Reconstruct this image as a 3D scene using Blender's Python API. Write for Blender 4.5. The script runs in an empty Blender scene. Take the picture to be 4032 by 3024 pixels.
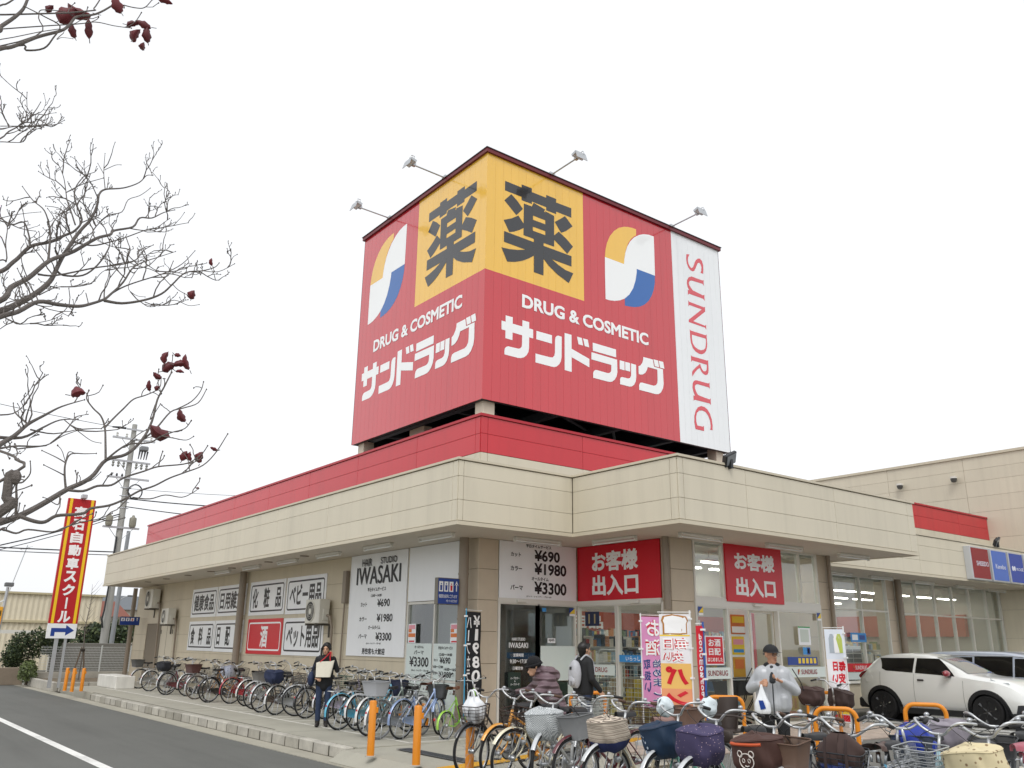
import bpy, bmesh, math, random
from mathutils import Vector, Matrix, noise as mnoise
random.seed(7)
SC=bpy.context.scene; COL=SC.collection
rad=math.radians; sin=math.sin; cos=math.cos; PI=math.pi
# ---------------------------------------------------------------- camera
CAM_H=1.65
yaw,pitch,roll=rad(52.393),rad(16.934),rad(-0.716)
_f=Vector((cos(pitch)*cos(yaw),cos(pitch)*sin(yaw),sin(pitch))); _r=Vector((sin(yaw),-cos(yaw),0)); _d=_f.cross(_r)
_r2=cos(roll)*_r+sin(roll)*_d; _d2=-sin(roll)*_r+cos(roll)*_d
cam=bpy.data.cameras.new('camera'); camo=bpy.data.objects.new('camera',cam); COL.objects.link(camo)
cam.sensor_width=36; cam.lens=30.135; cam.clip_start=0.05; cam.clip_end=3000
m=Matrix((( _r2.x,-_d2.x,-_f.x,0),(_r2.y,-_d2.y,-_f.y,0),(_r2.z,-_d2.z,-_f.z,CAM_H),(0,0,0,1)))
camo.matrix_world=m; SC.camera=camo
# ---------------------------------------------------------------- sky and sun: bright overcast
SUN_EL,SUN_AZ=rad(52),rad(228)          # direction the light comes from (azimuth in the xy plane)
W=bpy.data.worlds.new('World'); SC.world=W; W.use_nodes=True
nt=W.node_tree; bg=nt.nodes['Background']
sky=nt.nodes.new('ShaderNodeTexSky'); sky.sky_type='NISHITA'; sky.sun_disc=False; sky.sun_elevation=SUN_EL; sky.sun_rotation=PI/2-SUN_AZ
sky.air_density=1.0; sky.dust_density=5.0; sky.ozone_density=1.0
hs=nt.nodes.new('ShaderNodeHueSaturation'); hs.inputs['Saturation'].default_value=0.12
mx=nt.nodes.new('ShaderNodeMix'); mx.data_type='RGBA'; mx.inputs[0].default_value=0.75; mx.inputs[7].default_value=(8.6,8.75,9.0,1)   # even cloud layer over the clear sky
nt.links.new(sky.outputs[0],hs.inputs['Color']); nt.links.new(hs.outputs[0],mx.inputs[6]); nt.links.new(mx.outputs[2],bg.inputs['Color'])
bg.inputs['Strength'].default_value=0.15
sl=bpy.data.lights.new('sun','SUN'); sl.energy=0.9; sl.angle=rad(22); sl.color=(1,0.97,0.93)
so=bpy.data.objects.new('sun',sl); COL.objects.link(so); so.location=(0,0,40)
so.rotation_euler=Vector((cos(SUN_AZ)*cos(SUN_EL),sin(SUN_AZ)*cos(SUN_EL),sin(SUN_EL))).to_track_quat('Z','Y').to_euler()
VS=SC.view_settings; VS.view_transform='Standard'; VS.look='None'; VS.gamma=1.0; VS.exposure=-0.06; VS.use_curve_mapping=False
SC.cycles.max_bounces=8; SC.cycles.transparent_max_bounces=16; SC.cycles.use_denoising=True
# ---------------------------------------------------------------- materials
def lin(c): return c/12.92 if c<=0.04045 else ((c+0.055)/1.055)**2.4
def hx(s):
    s=s.lstrip('#'); return tuple(lin(int(s[i:i+2],16)/255) for i in (0,2,4))
MATS={}
def M(name,col='#808080',rough=0.6,metal=0.0,var=0.0,scale=4.0,bump=0.0,bscale=None,spec=0.5,coat=0.0,stretch=(1,1,1),emit=None,estr=0.0,fine=0.0,streak=0.0,smap=(2.6,2.6,.13),rnd=0.0):
    if name in MATS: return MATS[name]
    c=hx(col) if isinstance(col,str) else col
    mt=bpy.data.materials.new(name); MATS[name]=mt; mt.use_nodes=True; t=mt.node_tree; b=t.nodes['Principled BSDF']
    b.inputs['Base Color'].default_value=(*c,1); b.inputs['Roughness'].default_value=rough; b.inputs['Metallic'].default_value=metal
    b.inputs['Specular IOR Level'].default_value=spec; b.inputs['Coat Weight'].default_value=coat; b.inputs['Coat Roughness'].default_value=0.06; b.inputs['Coat IOR'].default_value=1.75
    if emit: b.inputs['Emission Color'].default_value=(*hx(emit),1); b.inputs['Emission Strength'].default_value=estr
    if (streak or rnd) and not var: var=0.001
    if var or bump or fine:
        g=t.nodes.new('ShaderNodeNewGeometry'); mp=t.nodes.new('ShaderNodeMapping'); mp.inputs['Scale'].default_value=stretch
        t.links.new(g.outputs['Position'],mp.inputs['Vector'])
    if var or fine:
        n=t.nodes.new('ShaderNodeTexNoise'); n.inputs['Scale'].default_value=scale; n.inputs['Detail'].default_value=6; n.inputs['Roughness'].default_value=0.62
        t.links.new(mp.outputs[0],n.inputs['Vector'])
        r=t.nodes.new('ShaderNodeMapRange'); r.inputs[1].default_value=0.3; r.inputs[2].default_value=0.7; r.inputs[3].default_value=1-var; r.inputs[4].default_value=1+var
        t.links.new(n.outputs['Fac'],r.inputs[0]); last=r.outputs[0]
        if fine:
            n2=t.nodes.new('ShaderNodeTexNoise'); n2.inputs['Scale'].default_value=90; n2.inputs['Detail'].default_value=3; t.links.new(g.outputs['Position'],n2.inputs['Vector'])
            r2=t.nodes.new('ShaderNodeMapRange'); r2.inputs[1].default_value=0.3; r2.inputs[2].default_value=0.7; r2.inputs[3].default_value=1-fine; r2.inputs[4].default_value=1+fine
            t.links.new(n2.outputs['Fac'],r2.inputs[0]); mu=t.nodes.new('ShaderNodeMath'); mu.operation='MULTIPLY'; t.links.new(last,mu.inputs[0]); t.links.new(r2.outputs[0],mu.inputs[1]); last=mu.outputs[0]
        if streak:
            m4=t.nodes.new('ShaderNodeMapping'); m4.inputs['Scale'].default_value=smap; t.links.new(g.outputs['Position'],m4.inputs['Vector']); n4=t.nodes.new('ShaderNodeTexNoise'); n4.inputs['Scale'].default_value=1.0; n4.inputs['Detail'].default_value=5; n4.inputs['Roughness'].default_value=.65; t.links.new(m4.outputs[0],n4.inputs['Vector'])
            r4=t.nodes.new('ShaderNodeMapRange'); r4.inputs[1].default_value=.5; r4.inputs[2].default_value=.74; r4.inputs[3].default_value=1.0; r4.inputs[4].default_value=1-streak; t.links.new(n4.outputs['Fac'],r4.inputs[0]); m5=t.nodes.new('ShaderNodeMath'); m5.operation='MULTIPLY'; t.links.new(last,m5.inputs[0]); t.links.new(r4.outputs[0],m5.inputs[1]); last=m5.outputs[0]
        if rnd:
            oi=t.nodes.new('ShaderNodeObjectInfo'); r6=t.nodes.new('ShaderNodeMapRange'); r6.inputs[3].default_value=1-rnd; r6.inputs[4].default_value=1+rnd; t.links.new(oi.outputs['Random'],r6.inputs[0]); m6=t.nodes.new('ShaderNodeMath'); m6.operation='MULTIPLY'; t.links.new(last,m6.inputs[0]); t.links.new(r6.outputs[0],m6.inputs[1]); last=m6.outputs[0]
        v=t.nodes.new('ShaderNodeVectorMath'); v.operation='SCALE'; v.inputs[0].default_value=c; t.links.new(last,v.inputs['Scale']); t.links.new(v.outputs[0],b.inputs['Base Color'])
    if bump:
        n3=t.nodes.new('ShaderNodeTexNoise'); n3.inputs['Scale'].default_value=bscale or scale*8; n3.inputs['Detail'].default_value=4; t.links.new(mp.outputs[0],n3.inputs['Vector'])
        bp=t.nodes.new('ShaderNodeBump'); bp.inputs['Strength'].default_value=bump; bp.inputs['Distance'].default_value=0.02; t.links.new(n3.outputs['Fac'],bp.inputs['Height']); t.links.new(bp.outputs[0],b.inputs['Normal'])
    return mt
def nodes_of(mt): return mt.node_tree, mt.node_tree.nodes['Principled BSDF']
def glass(name,tint=(0.93,0.96,0.95),refl=0.0,dark=1.0):
    if name in MATS: return MATS[name]
    mt=bpy.data.materials.new(name); MATS[name]=mt; mt.use_nodes=True; t=mt.node_tree; t.nodes.remove(t.nodes['Principled BSDF'])
    tr=t.nodes.new('ShaderNodeBsdfTransparent'); tr.inputs[0].default_value=(tint[0]*dark,tint[1]*dark,tint[2]*dark,1)
    gl=t.nodes.new('ShaderNodeBsdfGlossy'); gl.inputs['Roughness'].default_value=0.015; gl.inputs[0].default_value=(0.92,0.95,0.96,1)
    fr=t.nodes.new('ShaderNodeFresnel'); fr.inputs[0].default_value=1.52
    ad=t.nodes.new('ShaderNodeMath'); ad.operation='MULTIPLY_ADD'; ad.inputs[1].default_value=1.7; ad.inputs[2].default_value=refl; ad.use_clamp=True
    ge=t.nodes.new('ShaderNodeNewGeometry'); nb=t.nodes.new('ShaderNodeMath'); nb.operation='SUBTRACT'; nb.inputs[0].default_value=1.0; t.links.new(ge.outputs['Backfacing'],nb.inputs[1])
    fm=t.nodes.new('ShaderNodeMath'); fm.operation='MULTIPLY'; t.links.new(ad.outputs[0],fm.inputs[0]); t.links.new(nb.outputs[0],fm.inputs[1])
    t.links.new(fr.outputs[0],ad.inputs[0]); mi=t.nodes.new('ShaderNodeMixShader'); t.links.new(fm.outputs[0],mi.inputs[0]); t.links.new(tr.outputs[0],mi.inputs[1]); t.links.new(gl.outputs[0],mi.inputs[2])
    t.links.new(mi.outputs[0],t.nodes['Material Output'].inputs[0]); return mt
def frost(name,col,alpha):
    if name in MATS: return MATS[name]
    mt=M(name,col,0.5); _,b=nodes_of(mt); b.inputs['Alpha'].default_value=alpha; return mt
# ---------------------------------------------------------------- mesh builder
class MB:
    def __init__(s): s.v=[]; s.f=[]; s.m=[]; s.cur=0
    def add(s,vs,fs):
        o=len(s.v); s.v+= [tuple(p) for p in vs]; s.f+=[tuple(i+o for i in f) for f in fs]; s.m+=[s.cur]*len(fs); return s
    def box(s,x0,x1,y0,y1,z0,z1):
        return s.add([(x0,y0,z0),(x1,y0,z0),(x1,y1,z0),(x0,y1,z0),(x0,y0,z1),(x1,y0,z1),(x1,y1,z1),(x0,y1,z1)],[(0,3,2,1),(4,5,6,7),(0,1,5,4),(1,2,6,5),(2,3,7,6),(3,0,4,7)])
    def bev(s,x0,x1,y0,y1,z0,z1,b=0.01):      # box with chamfered edges
        P=[]
        for (a,c,d) in ((0,b,b),(b,0,b),(b,b,0)):
            for X in (x0+a,x1-a):
                for Y in (y0+c,y1-c):
                    for Z in (z0+d,z1-d): P.append(Vector((X,Y,Z)))
        bm=bmesh.new(); [bm.verts.new(p) for p in P]; bmesh.ops.convex_hull(bm,input=bm.verts[:]); bm.verts.index_update()
        s.add([v.co[:] for v in bm.verts],[[v.index for v in f.verts] for f in bm.faces]); bm.free(); return s
    def tube(s,path,r,n=8,cap=True,closed=False):
        pts=[Vector(p) for p in path]; k=len(pts); rs=r if isinstance(r,(list,tuple)) else [r]*k
        up=None; rings=[]
        for i,p in enumerate(pts):
            if closed: t=(pts[(i+1)%k]-pts[i-1])
            else: t=(pts[min(i+1,k-1)]-pts[max(i-1,0)])
            if t.length<1e-9: t=Vector((0,0,1))
            t.normalize()
            if up is None: up=Vector((0,0,1)) if abs(t.z)<0.9 else Vector((1,0,0))
            a=t.cross(up)
            if a.length<1e-6: a=t.orthogonal()
            a.normalize(); b=a.cross(t).normalized(); up=b
            rings.append([p+rs[i]*(cos(2*PI*j/n)*a+sin(2*PI*j/n)*b) for j in range(n)])
        vs=[q for rg in rings for q in rg]; fs=[]
        for i in range(k if closed else k-1):
            i2=(i+1)%k
            for j in range(n): fs.append((i*n+j,i*n+(j+1)%n,i2*n+(j+1)%n,i2*n+j))
        if cap and not closed: fs.append(tuple(range(n-1,-1,-1))); fs.append(tuple((k-1)*n+j for j in range(n)))
        return s.add(vs,fs)
    def lathe(s,prof,c=(0,0,0),axis='z',n=16):   # prof: [(r,h)]
        vs=[];fs=[]; c=Vector(c)
        for r,h in prof:
            for j in range(n):
                a=2*PI*j/n; p=(r*cos(a),r*sin(a),h)
                if axis=='y': p=(p[0],p[2],p[1])
                elif axis=='x': p=(p[2],p[0],p[1])
                vs.append(c+Vector(p))
        for i in range(len(prof)-1):
            for j in range(n): fs.append((i*n+j,i*n+(j+1)%n,(i+1)*n+(j+1)%n,(i+1)*n+j))
        fs.append(tuple(range(n-1,-1,-1))); fs.append(tuple((len(prof)-1)*n+j for j in range(n)))
        return s.add(vs,fs)
    def grid(s,nu,nv,fn):
        vs=[fn(i/(nu-1),j/(nv-1)) for i in range(nu) for j in range(nv)]
        return s.add(vs,[(i*nv+j,(i+1)*nv+j,(i+1)*nv+j+1,i*nv+j+1) for i in range(nu-1) for j in range(nv-1)])
    def ell(s,c,r,n=10,mm=8):
        c=Vector(c); vs=[]; fs=[]
        for i in range(mm+1):
            th=PI*i/mm
            for j in range(n):
                a=2*PI*j/n; vs.append(c+Vector((r[0]*sin(th)*cos(a),r[1]*sin(th)*sin(a),r[2]*cos(th))))
        for i in range(mm):
            for j in range(n): fs.append((i*n+j,(i+1)*n+j,(i+1)*n+(j+1)%n,i*n+(j+1)%n))
        return s.add(vs,fs)
    def xf(s,mat):
        s.v=[tuple(mat@Vector(p)) for p in s.v]; return s
    def mesh(s,name,off=(0,0,0)):
        me=bpy.data.meshes.new(name)
        me.from_pydata([(p[0]-off[0],p[1]-off[1],p[2]-off[2]) for p in s.v],[],s.f)
        if any(s.m): me.polygons.foreach_set('material_index',s.m)
        me.update(); return me
def root_loc(p):
    while p.parent is not None: p=p.parent
    return p.location
def link(name,me,mat=None,parent=None,smooth=False):
    o=bpy.data.objects.new(name,me); COL.objects.link(o)
    if mat is not None and me is not None:
        for q in (mat if isinstance(mat,(list,tuple)) else [mat]): me.materials.append(q)
    if parent is not None: o.parent=parent
    if smooth and me is not None: me.polygons.foreach_set('use_smooth',[True]*len(me.polygons))
    return o
def sharp(o,ang=35):
    me=o.data; me.polygons.foreach_set('use_smooth',[True]*len(me.polygons))
    try: me.set_sharp_from_angle(angle=rad(ang))
    except Exception: pass
    return o
def obj(name,mb,mat=None,parent=None,smooth=False,kind=None):     # mesh given in world coordinates
    off=root_loc(parent) if parent is not None else (0,0,0)
    o=link(name,mb.mesh(name,off),mat,parent)
    if smooth: sharp(o)
    if kind: o['kind']=kind
    return o
def tag(o,label,cat,group=None):
    o['label']=label; o['category']=cat
    if group: o['group']=group
    return o
def thing(name,loc,label,cat,group=None):
    o=bpy.data.objects.new(name,None); COL.objects.link(o); o.location=loc; o.empty_display_size=0.2
    return tag(o,label,cat,group)
def struct(o): o['kind']='structure'; return o
def solo(name,mb,mat,label,cat,group=None,smooth=False):           # a thing that is one mesh, origin at its base
    xs=[p[0] for p in mb.v]; ys=[p[1] for p in mb.v]; zs=[p[2] for p in mb.v]
    off=((min(xs)+max(xs))/2,(min(ys)+max(ys))/2,min(zs)); o=link(name,mb.mesh(name,off),mat); o.location=off
    if smooth: sharp(o)
    return tag(o,label,cat,group)
# ---------------------------------------------------------------- lettering
_TC={}
def text_geo(s,bold=0.0):
    k=(s,bold)
    if k in _TC: return _TC[k]
    cu=bpy.data.curves.new('t','FONT'); cu.body=s; cu.size=1; cu.resolution_u=3
    if bold: cu.bevel_depth=bold; cu.bevel_resolution=0
    o=bpy.data.objects.new('t',cu); COL.objects.link(o); dg=bpy.context.evaluated_depsgraph_get()
    me=bpy.data.meshes.new_from_object(o.evaluated_get(dg)); bpy.data.objects.remove(o); bpy.data.curves.remove(cu)
    V=[v.co[:] for v in me.vertices]; Fc=[tuple(p.vertices) for p in me.polygons]; bpy.data.meshes.remove(me)
    x0=min(p[0] for p in V); x1=max(p[0] for p in V); y0=min(p[1] for p in V); y1=max(p[1] for p in V); zm=max(abs(p[2]) for p in V) or 1
    V=[((p[0]-x0)/(x1-x0),(p[1]-y0)/(y1-y0),p[2]/zm) for p in V]; _TC[k]=(V,Fc); return _TC[k]
def pp(plane,v,u,z,out=0.0):            # point on a wall plane: 'x' faces -x (u is y), 'y' faces -y (u is x)
    return (v-out,u,z) if plane=='x' else (u,v-out,z)
def text(s,plane,v,u0,u1,zt,zb,mat,parent,out=0.004,bold=0.02,rot=False,name='lettering'):
    V,Fc=text_geo(s,bold); mb=MB()
    def f(p):
        a,b=p[0],p[1]
        if rot: a,b=b,1-a
        return pp(plane,v,u0+(u1-u0)*a,zb+(zt-zb)*b,out+0.0015*p[2])
    mb.add([f(p) for p in V],Fc); o=obj(name,mb,mat,parent)
    return o
def slab(mb,plane,v,u0,u1,z0,z1,t,back=0.0):
    a,b=min(u0,u1),max(u0,u1)
    return mb.box(v-t,v+back,a,b,z0,z1) if plane=='x' else mb.box(a,b,v-t,v+back,z0,z1)
def polys(mb,plane,v,L,out=0.004,step=0.0008):
    for i,q in enumerate(L): mb.add([pp(plane,v,u,z,out+step*i) for u,z in q],[tuple(range(len(q)))])
    return mb
def smooth_path(P,n=5):
    P=[Vector(p) for p in P]; out=[]
    for i in range(len(P)-1):
        a,b,c,d=P[max(i-1,0)],P[i],P[i+1],P[min(i+2,len(P)-1)]
        for k in range(n):
            t=k/n; out.append(.5*((2*b)+(c-a)*t+(2*a-5*b+4*c-d)*t*t+(3*b-a-3*c+d)*t*t*t))
    return out+[P[-1]]
YAKU=[[[0.542,5.629],[1.058,5.631],[1.057,5.718],[1.386,5.724],[1.386,5.621],[1.851,5.625],[1.851,5.706],[2.185,5.708],[2.184,5.608],[2.701,5.618],[2.698,5.345],[2.183,5.347],[2.183,5.274],[1.851,5.27],[1.851,5.358],[1.388,5.354],[1.388,5.288],[1.059,5.278],[1.058,5.369],[0.541,5.367]],[[0.739,5.334],[0.529,5.09],[0.708,4.958],[0.901,4.813],[1.107,5.054],[0.933,5.211]],[[0.514,4.558],[0.755,4.68],[0.966,4.828],[1.14,4.654],[1.141,4.549],[0.999,4.446],[0.845,4.354],[0.691,4.29],[0.611,4.418]],[[1.132,5.214],[1.427,5.22],[1.421,4.35],[1.129,4.352]],[[1.821,5.236],[2.115,5.201],[2.113,4.343],[1.822,4.338]],[[1.383,5.217],[1.444,5.341],[1.821,5.28],[1.779,5.209],[1.821,5.198],[1.821,4.98],[1.423,4.982]],[[1.424,4.865],[1.821,4.87],[1.821,4.679],[1.419,4.675]],[[1.42,4.565],[1.821,4.568],[1.822,4.338],[1.421,4.35]],[[2.481,5.319],[2.734,5.112],[2.518,4.912],[2.347,4.802],[2.133,5.037],[2.318,5.184]],[[2.267,4.812],[2.516,4.691],[2.743,4.54],[2.547,4.277],[2.329,4.415],[2.107,4.536],[2.108,4.651]],[[0.536,4.269],[1.456,4.262],[1.458,3.977],[0.535,3.988]],[[1.456,4.361],[1.768,4.354],[1.764,3.459],[1.461,3.463]],[[1.768,4.259],[2.69,4.256],[2.686,3.97],[1.769,3.979]],[[0.464,3.817],[0.698,3.843],[0.949,3.898],[1.204,3.981],[1.464,4.011],[1.453,3.897],[1.292,3.775],[1.094,3.655],[0.87,3.56],[0.641,3.501]],[[1.769,3.905],[1.935,3.768],[2.204,3.622],[2.589,3.489],[2.743,3.796],[2.478,3.813],[2.235,3.888],[2.03,3.976],[1.816,4.043],[1.757,4.001]]]
SAN=[[[0.504,1.968],[1.448,1.969],[1.449,1.746],[0.509,1.752]],[[0.623,2.125],[0.83,2.131],[0.829,1.56],[0.622,1.562]],[[1.121,2.126],[1.326,2.128],[1.326,1.49],[1.308,1.376],[1.255,1.285],[1.172,1.213],[1.076,1.172],[0.993,1.162],[0.603,1.161],[0.602,1.249],[0.615,1.31],[0.649,1.353],[0.707,1.38],[1.014,1.39],[1.066,1.412],[1.104,1.46],[1.113,1.522]],[[1.549,1.961],[2.035,1.963],[2.034,1.748],[1.545,1.748]],[[2.132,1.857],[2.145,1.933],[2.189,1.984],[2.24,2.001],[2.346,1.998],[2.338,1.47],[2.314,1.362],[2.262,1.274],[2.185,1.202],[2.096,1.167],[2.02,1.162],[1.524,1.163],[1.522,1.383],[1.983,1.387],[2.059,1.403],[2.11,1.461],[2.128,1.547]],[[2.441,2.119],[2.667,2.122],[2.662,1.16],[2.436,1.163]],[[2.663,1.76],[3.255,1.621],[3.251,1.401],[2.666,1.541]],[[2.848,2.118],[3.007,2.119],[3.049,1.927],[2.896,1.928]],[[3.05,2.12],[3.21,2.121],[3.256,1.926],[3.104,1.928]],[[3.377,2.082],[4.192,2.08],[4.191,1.866],[3.375,1.866]],[[3.327,1.817],[4.223,1.81],[4.221,1.468],[4.188,1.354],[4.12,1.254],[4.033,1.188],[3.948,1.161],[3.85,1.154],[3.373,1.154],[3.376,1.274],[3.399,1.331],[3.455,1.374],[3.523,1.382],[3.884,1.377],[3.955,1.403],[3.999,1.454],[4.009,1.532],[4.012,1.623],[3.323,1.627]],[[4.313,1.814],[4.489,1.815],[4.483,1.576],[4.307,1.579]],[[4.51,1.815],[4.691,1.816],[4.685,1.583],[4.507,1.585]],[[4.726,1.817],[4.907,1.816],[4.904,1.477],[4.875,1.351],[4.812,1.251],[4.722,1.19],[4.634,1.171],[4.305,1.171],[4.309,1.303],[4.337,1.358],[4.395,1.378],[4.598,1.38],[4.672,1.408],[4.713,1.482]],[[5.193,2.095],[5.554,2.101],[5.596,1.907],[5.935,1.906],[5.94,1.505],[5.907,1.365],[5.822,1.237],[5.726,1.174],[5.618,1.154],[5.0,1.153],[4.999,1.277],[5.038,1.35],[5.114,1.372],[5.553,1.371],[5.637,1.401],[5.697,1.48],[5.711,1.572],[5.714,1.851],[5.351,1.849],[5.313,1.759],[5.248,1.668],[5.155,1.604],[5.064,1.581],[4.998,1.583],[4.998,1.793],[5.075,1.838],[5.148,1.925],[5.183,2.021]],[[5.582,2.114],[5.756,2.115],[5.793,1.93],[5.622,1.931]],[[5.781,2.116],[5.957,2.12],[5.996,1.932],[5.824,1.932]]]
EMB={"yellow":[[5.083,5.788],[4.935,5.784],[4.772,5.758],[4.609,5.71],[4.413,5.614],[4.235,5.468],[4.072,5.261],[3.957,5.027],[3.899,4.813],[3.868,4.589],[4.577,4.592],[4.608,4.831],[4.664,5.048],[4.752,5.25],[4.872,5.427],[4.991,5.541],[5.078,5.602]],"white":[[5.787,5.794],[5.583,5.783],[5.379,5.734],[5.193,5.651],[4.989,5.507],[4.836,5.34],[4.716,5.151],[4.638,4.94],[4.592,4.727],[4.577,4.592],[3.868,4.589],[3.861,4.076],[3.863,3.393],[4.002,3.396],[4.186,3.428],[4.388,3.496],[4.563,3.592],[4.742,3.753],[4.894,3.977],[4.994,4.226],[5.049,4.464],[5.061,4.592],[5.774,4.593],[5.783,5.262]],"blue":[[5.061,4.592],[5.774,4.593],[5.755,4.363],[5.701,4.148],[5.607,3.948],[5.483,3.767],[5.312,3.612],[5.13,3.508],[4.935,3.444],[4.744,3.411],[4.565,3.394],[4.569,3.594],[4.742,3.753],[4.894,3.977],[4.994,4.226],[5.049,4.464]]}
SUN=[[[7.143,5.663],[7.28,5.694],[7.218,5.589],[7.193,5.489],[7.221,5.377],[7.271,5.312],[7.33,5.276],[7.399,5.323],[7.441,5.389],[7.486,5.495],[7.549,5.594],[7.647,5.675],[7.742,5.698],[7.825,5.649],[7.868,5.541],[7.873,5.407],[7.844,5.238],[7.725,5.241],[7.769,5.323],[7.785,5.435],[7.754,5.513],[7.694,5.551],[7.636,5.526],[7.573,5.427],[7.516,5.317],[7.446,5.217],[7.371,5.182],[7.281,5.196],[7.195,5.263],[7.14,5.367],[7.121,5.507]],[[7.321,5.009],[7.8,5.017],[7.848,5.051],[7.843,4.856],[7.791,4.908],[7.312,4.88],[7.237,4.848],[7.189,4.788],[7.198,4.712],[7.259,4.65],[7.344,4.582],[7.788,4.544],[7.847,4.587],[7.842,4.382],[7.78,4.437],[7.171,4.431],[7.121,4.379],[7.125,4.541],[7.186,4.539],[7.124,4.626],[7.096,4.736],[7.118,4.847],[7.198,4.953]],[[7.12,4.216],[7.164,4.183],[7.796,4.176],[7.843,4.209],[7.837,4.051],[7.291,3.625],[7.797,3.608],[7.846,3.659],[7.843,3.498],[7.789,3.547],[7.09,3.55],[7.102,3.625],[7.689,4.081],[7.164,4.085],[7.117,4.027]],[[7.117,3.342],[7.161,3.309],[7.792,3.317],[7.842,3.354],[7.843,3.213],[7.783,3.212],[7.199,3.197],[7.128,3.191]],[[7.844,3.229],[7.845,3.068],[7.832,2.97],[7.784,2.845],[7.702,2.755],[7.594,2.698],[7.461,2.685],[7.317,2.721],[7.208,2.799],[7.145,2.927],[7.121,3.103],[7.128,3.199],[7.199,3.201],[7.195,3.063],[7.218,2.944],[7.299,2.86],[7.426,2.813],[7.558,2.812],[7.68,2.853],[7.752,2.921],[7.783,3.022],[7.801,3.16],[7.783,3.215]],[[7.113,2.574],[7.145,2.545],[7.804,2.554],[7.845,2.58],[7.842,2.435],[7.77,2.424],[7.165,2.423],[7.113,2.372]],[[7.845,2.477],[7.843,2.312],[7.826,2.206],[7.775,2.131],[7.693,2.102],[7.615,2.112],[7.536,2.157],[7.489,2.218],[7.463,2.27],[7.488,2.395],[7.519,2.306],[7.558,2.243],[7.628,2.202],[7.702,2.218],[7.75,2.262],[7.77,2.358],[7.77,2.43]],[[7.488,2.395],[7.519,2.306],[7.472,2.272],[7.365,2.203],[7.241,2.086],[7.121,1.942],[7.124,2.062],[7.151,2.118],[7.312,2.262]],[[7.311,1.87],[7.792,1.874],[7.846,1.913],[7.845,1.727],[7.798,1.764],[7.331,1.764],[7.258,1.739],[7.211,1.691],[7.214,1.622],[7.256,1.53],[7.322,1.454],[7.379,1.444],[7.803,1.41],[7.854,1.453],[7.852,1.252],[7.793,1.292],[7.181,1.289],[7.13,1.25],[7.127,1.401],[7.198,1.405],[7.14,1.508],[7.109,1.621],[7.124,1.743],[7.178,1.823],[7.238,1.859]],[[7.747,0.533],[7.86,0.534],[7.875,0.672],[7.852,0.845],[7.792,0.993],[7.698,1.096],[7.572,1.153],[7.428,1.153],[7.294,1.093],[7.191,0.977],[7.126,0.82],[7.112,0.643],[7.146,0.452],[7.498,0.452],[7.505,0.611],[7.462,0.571],[7.231,0.566],[7.191,0.676],[7.196,0.812],[7.244,0.928],[7.33,1.002],[7.447,1.032],[7.59,1.018],[7.699,0.938],[7.77,0.812],[7.792,0.658],[7.78,0.577]]]
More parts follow.
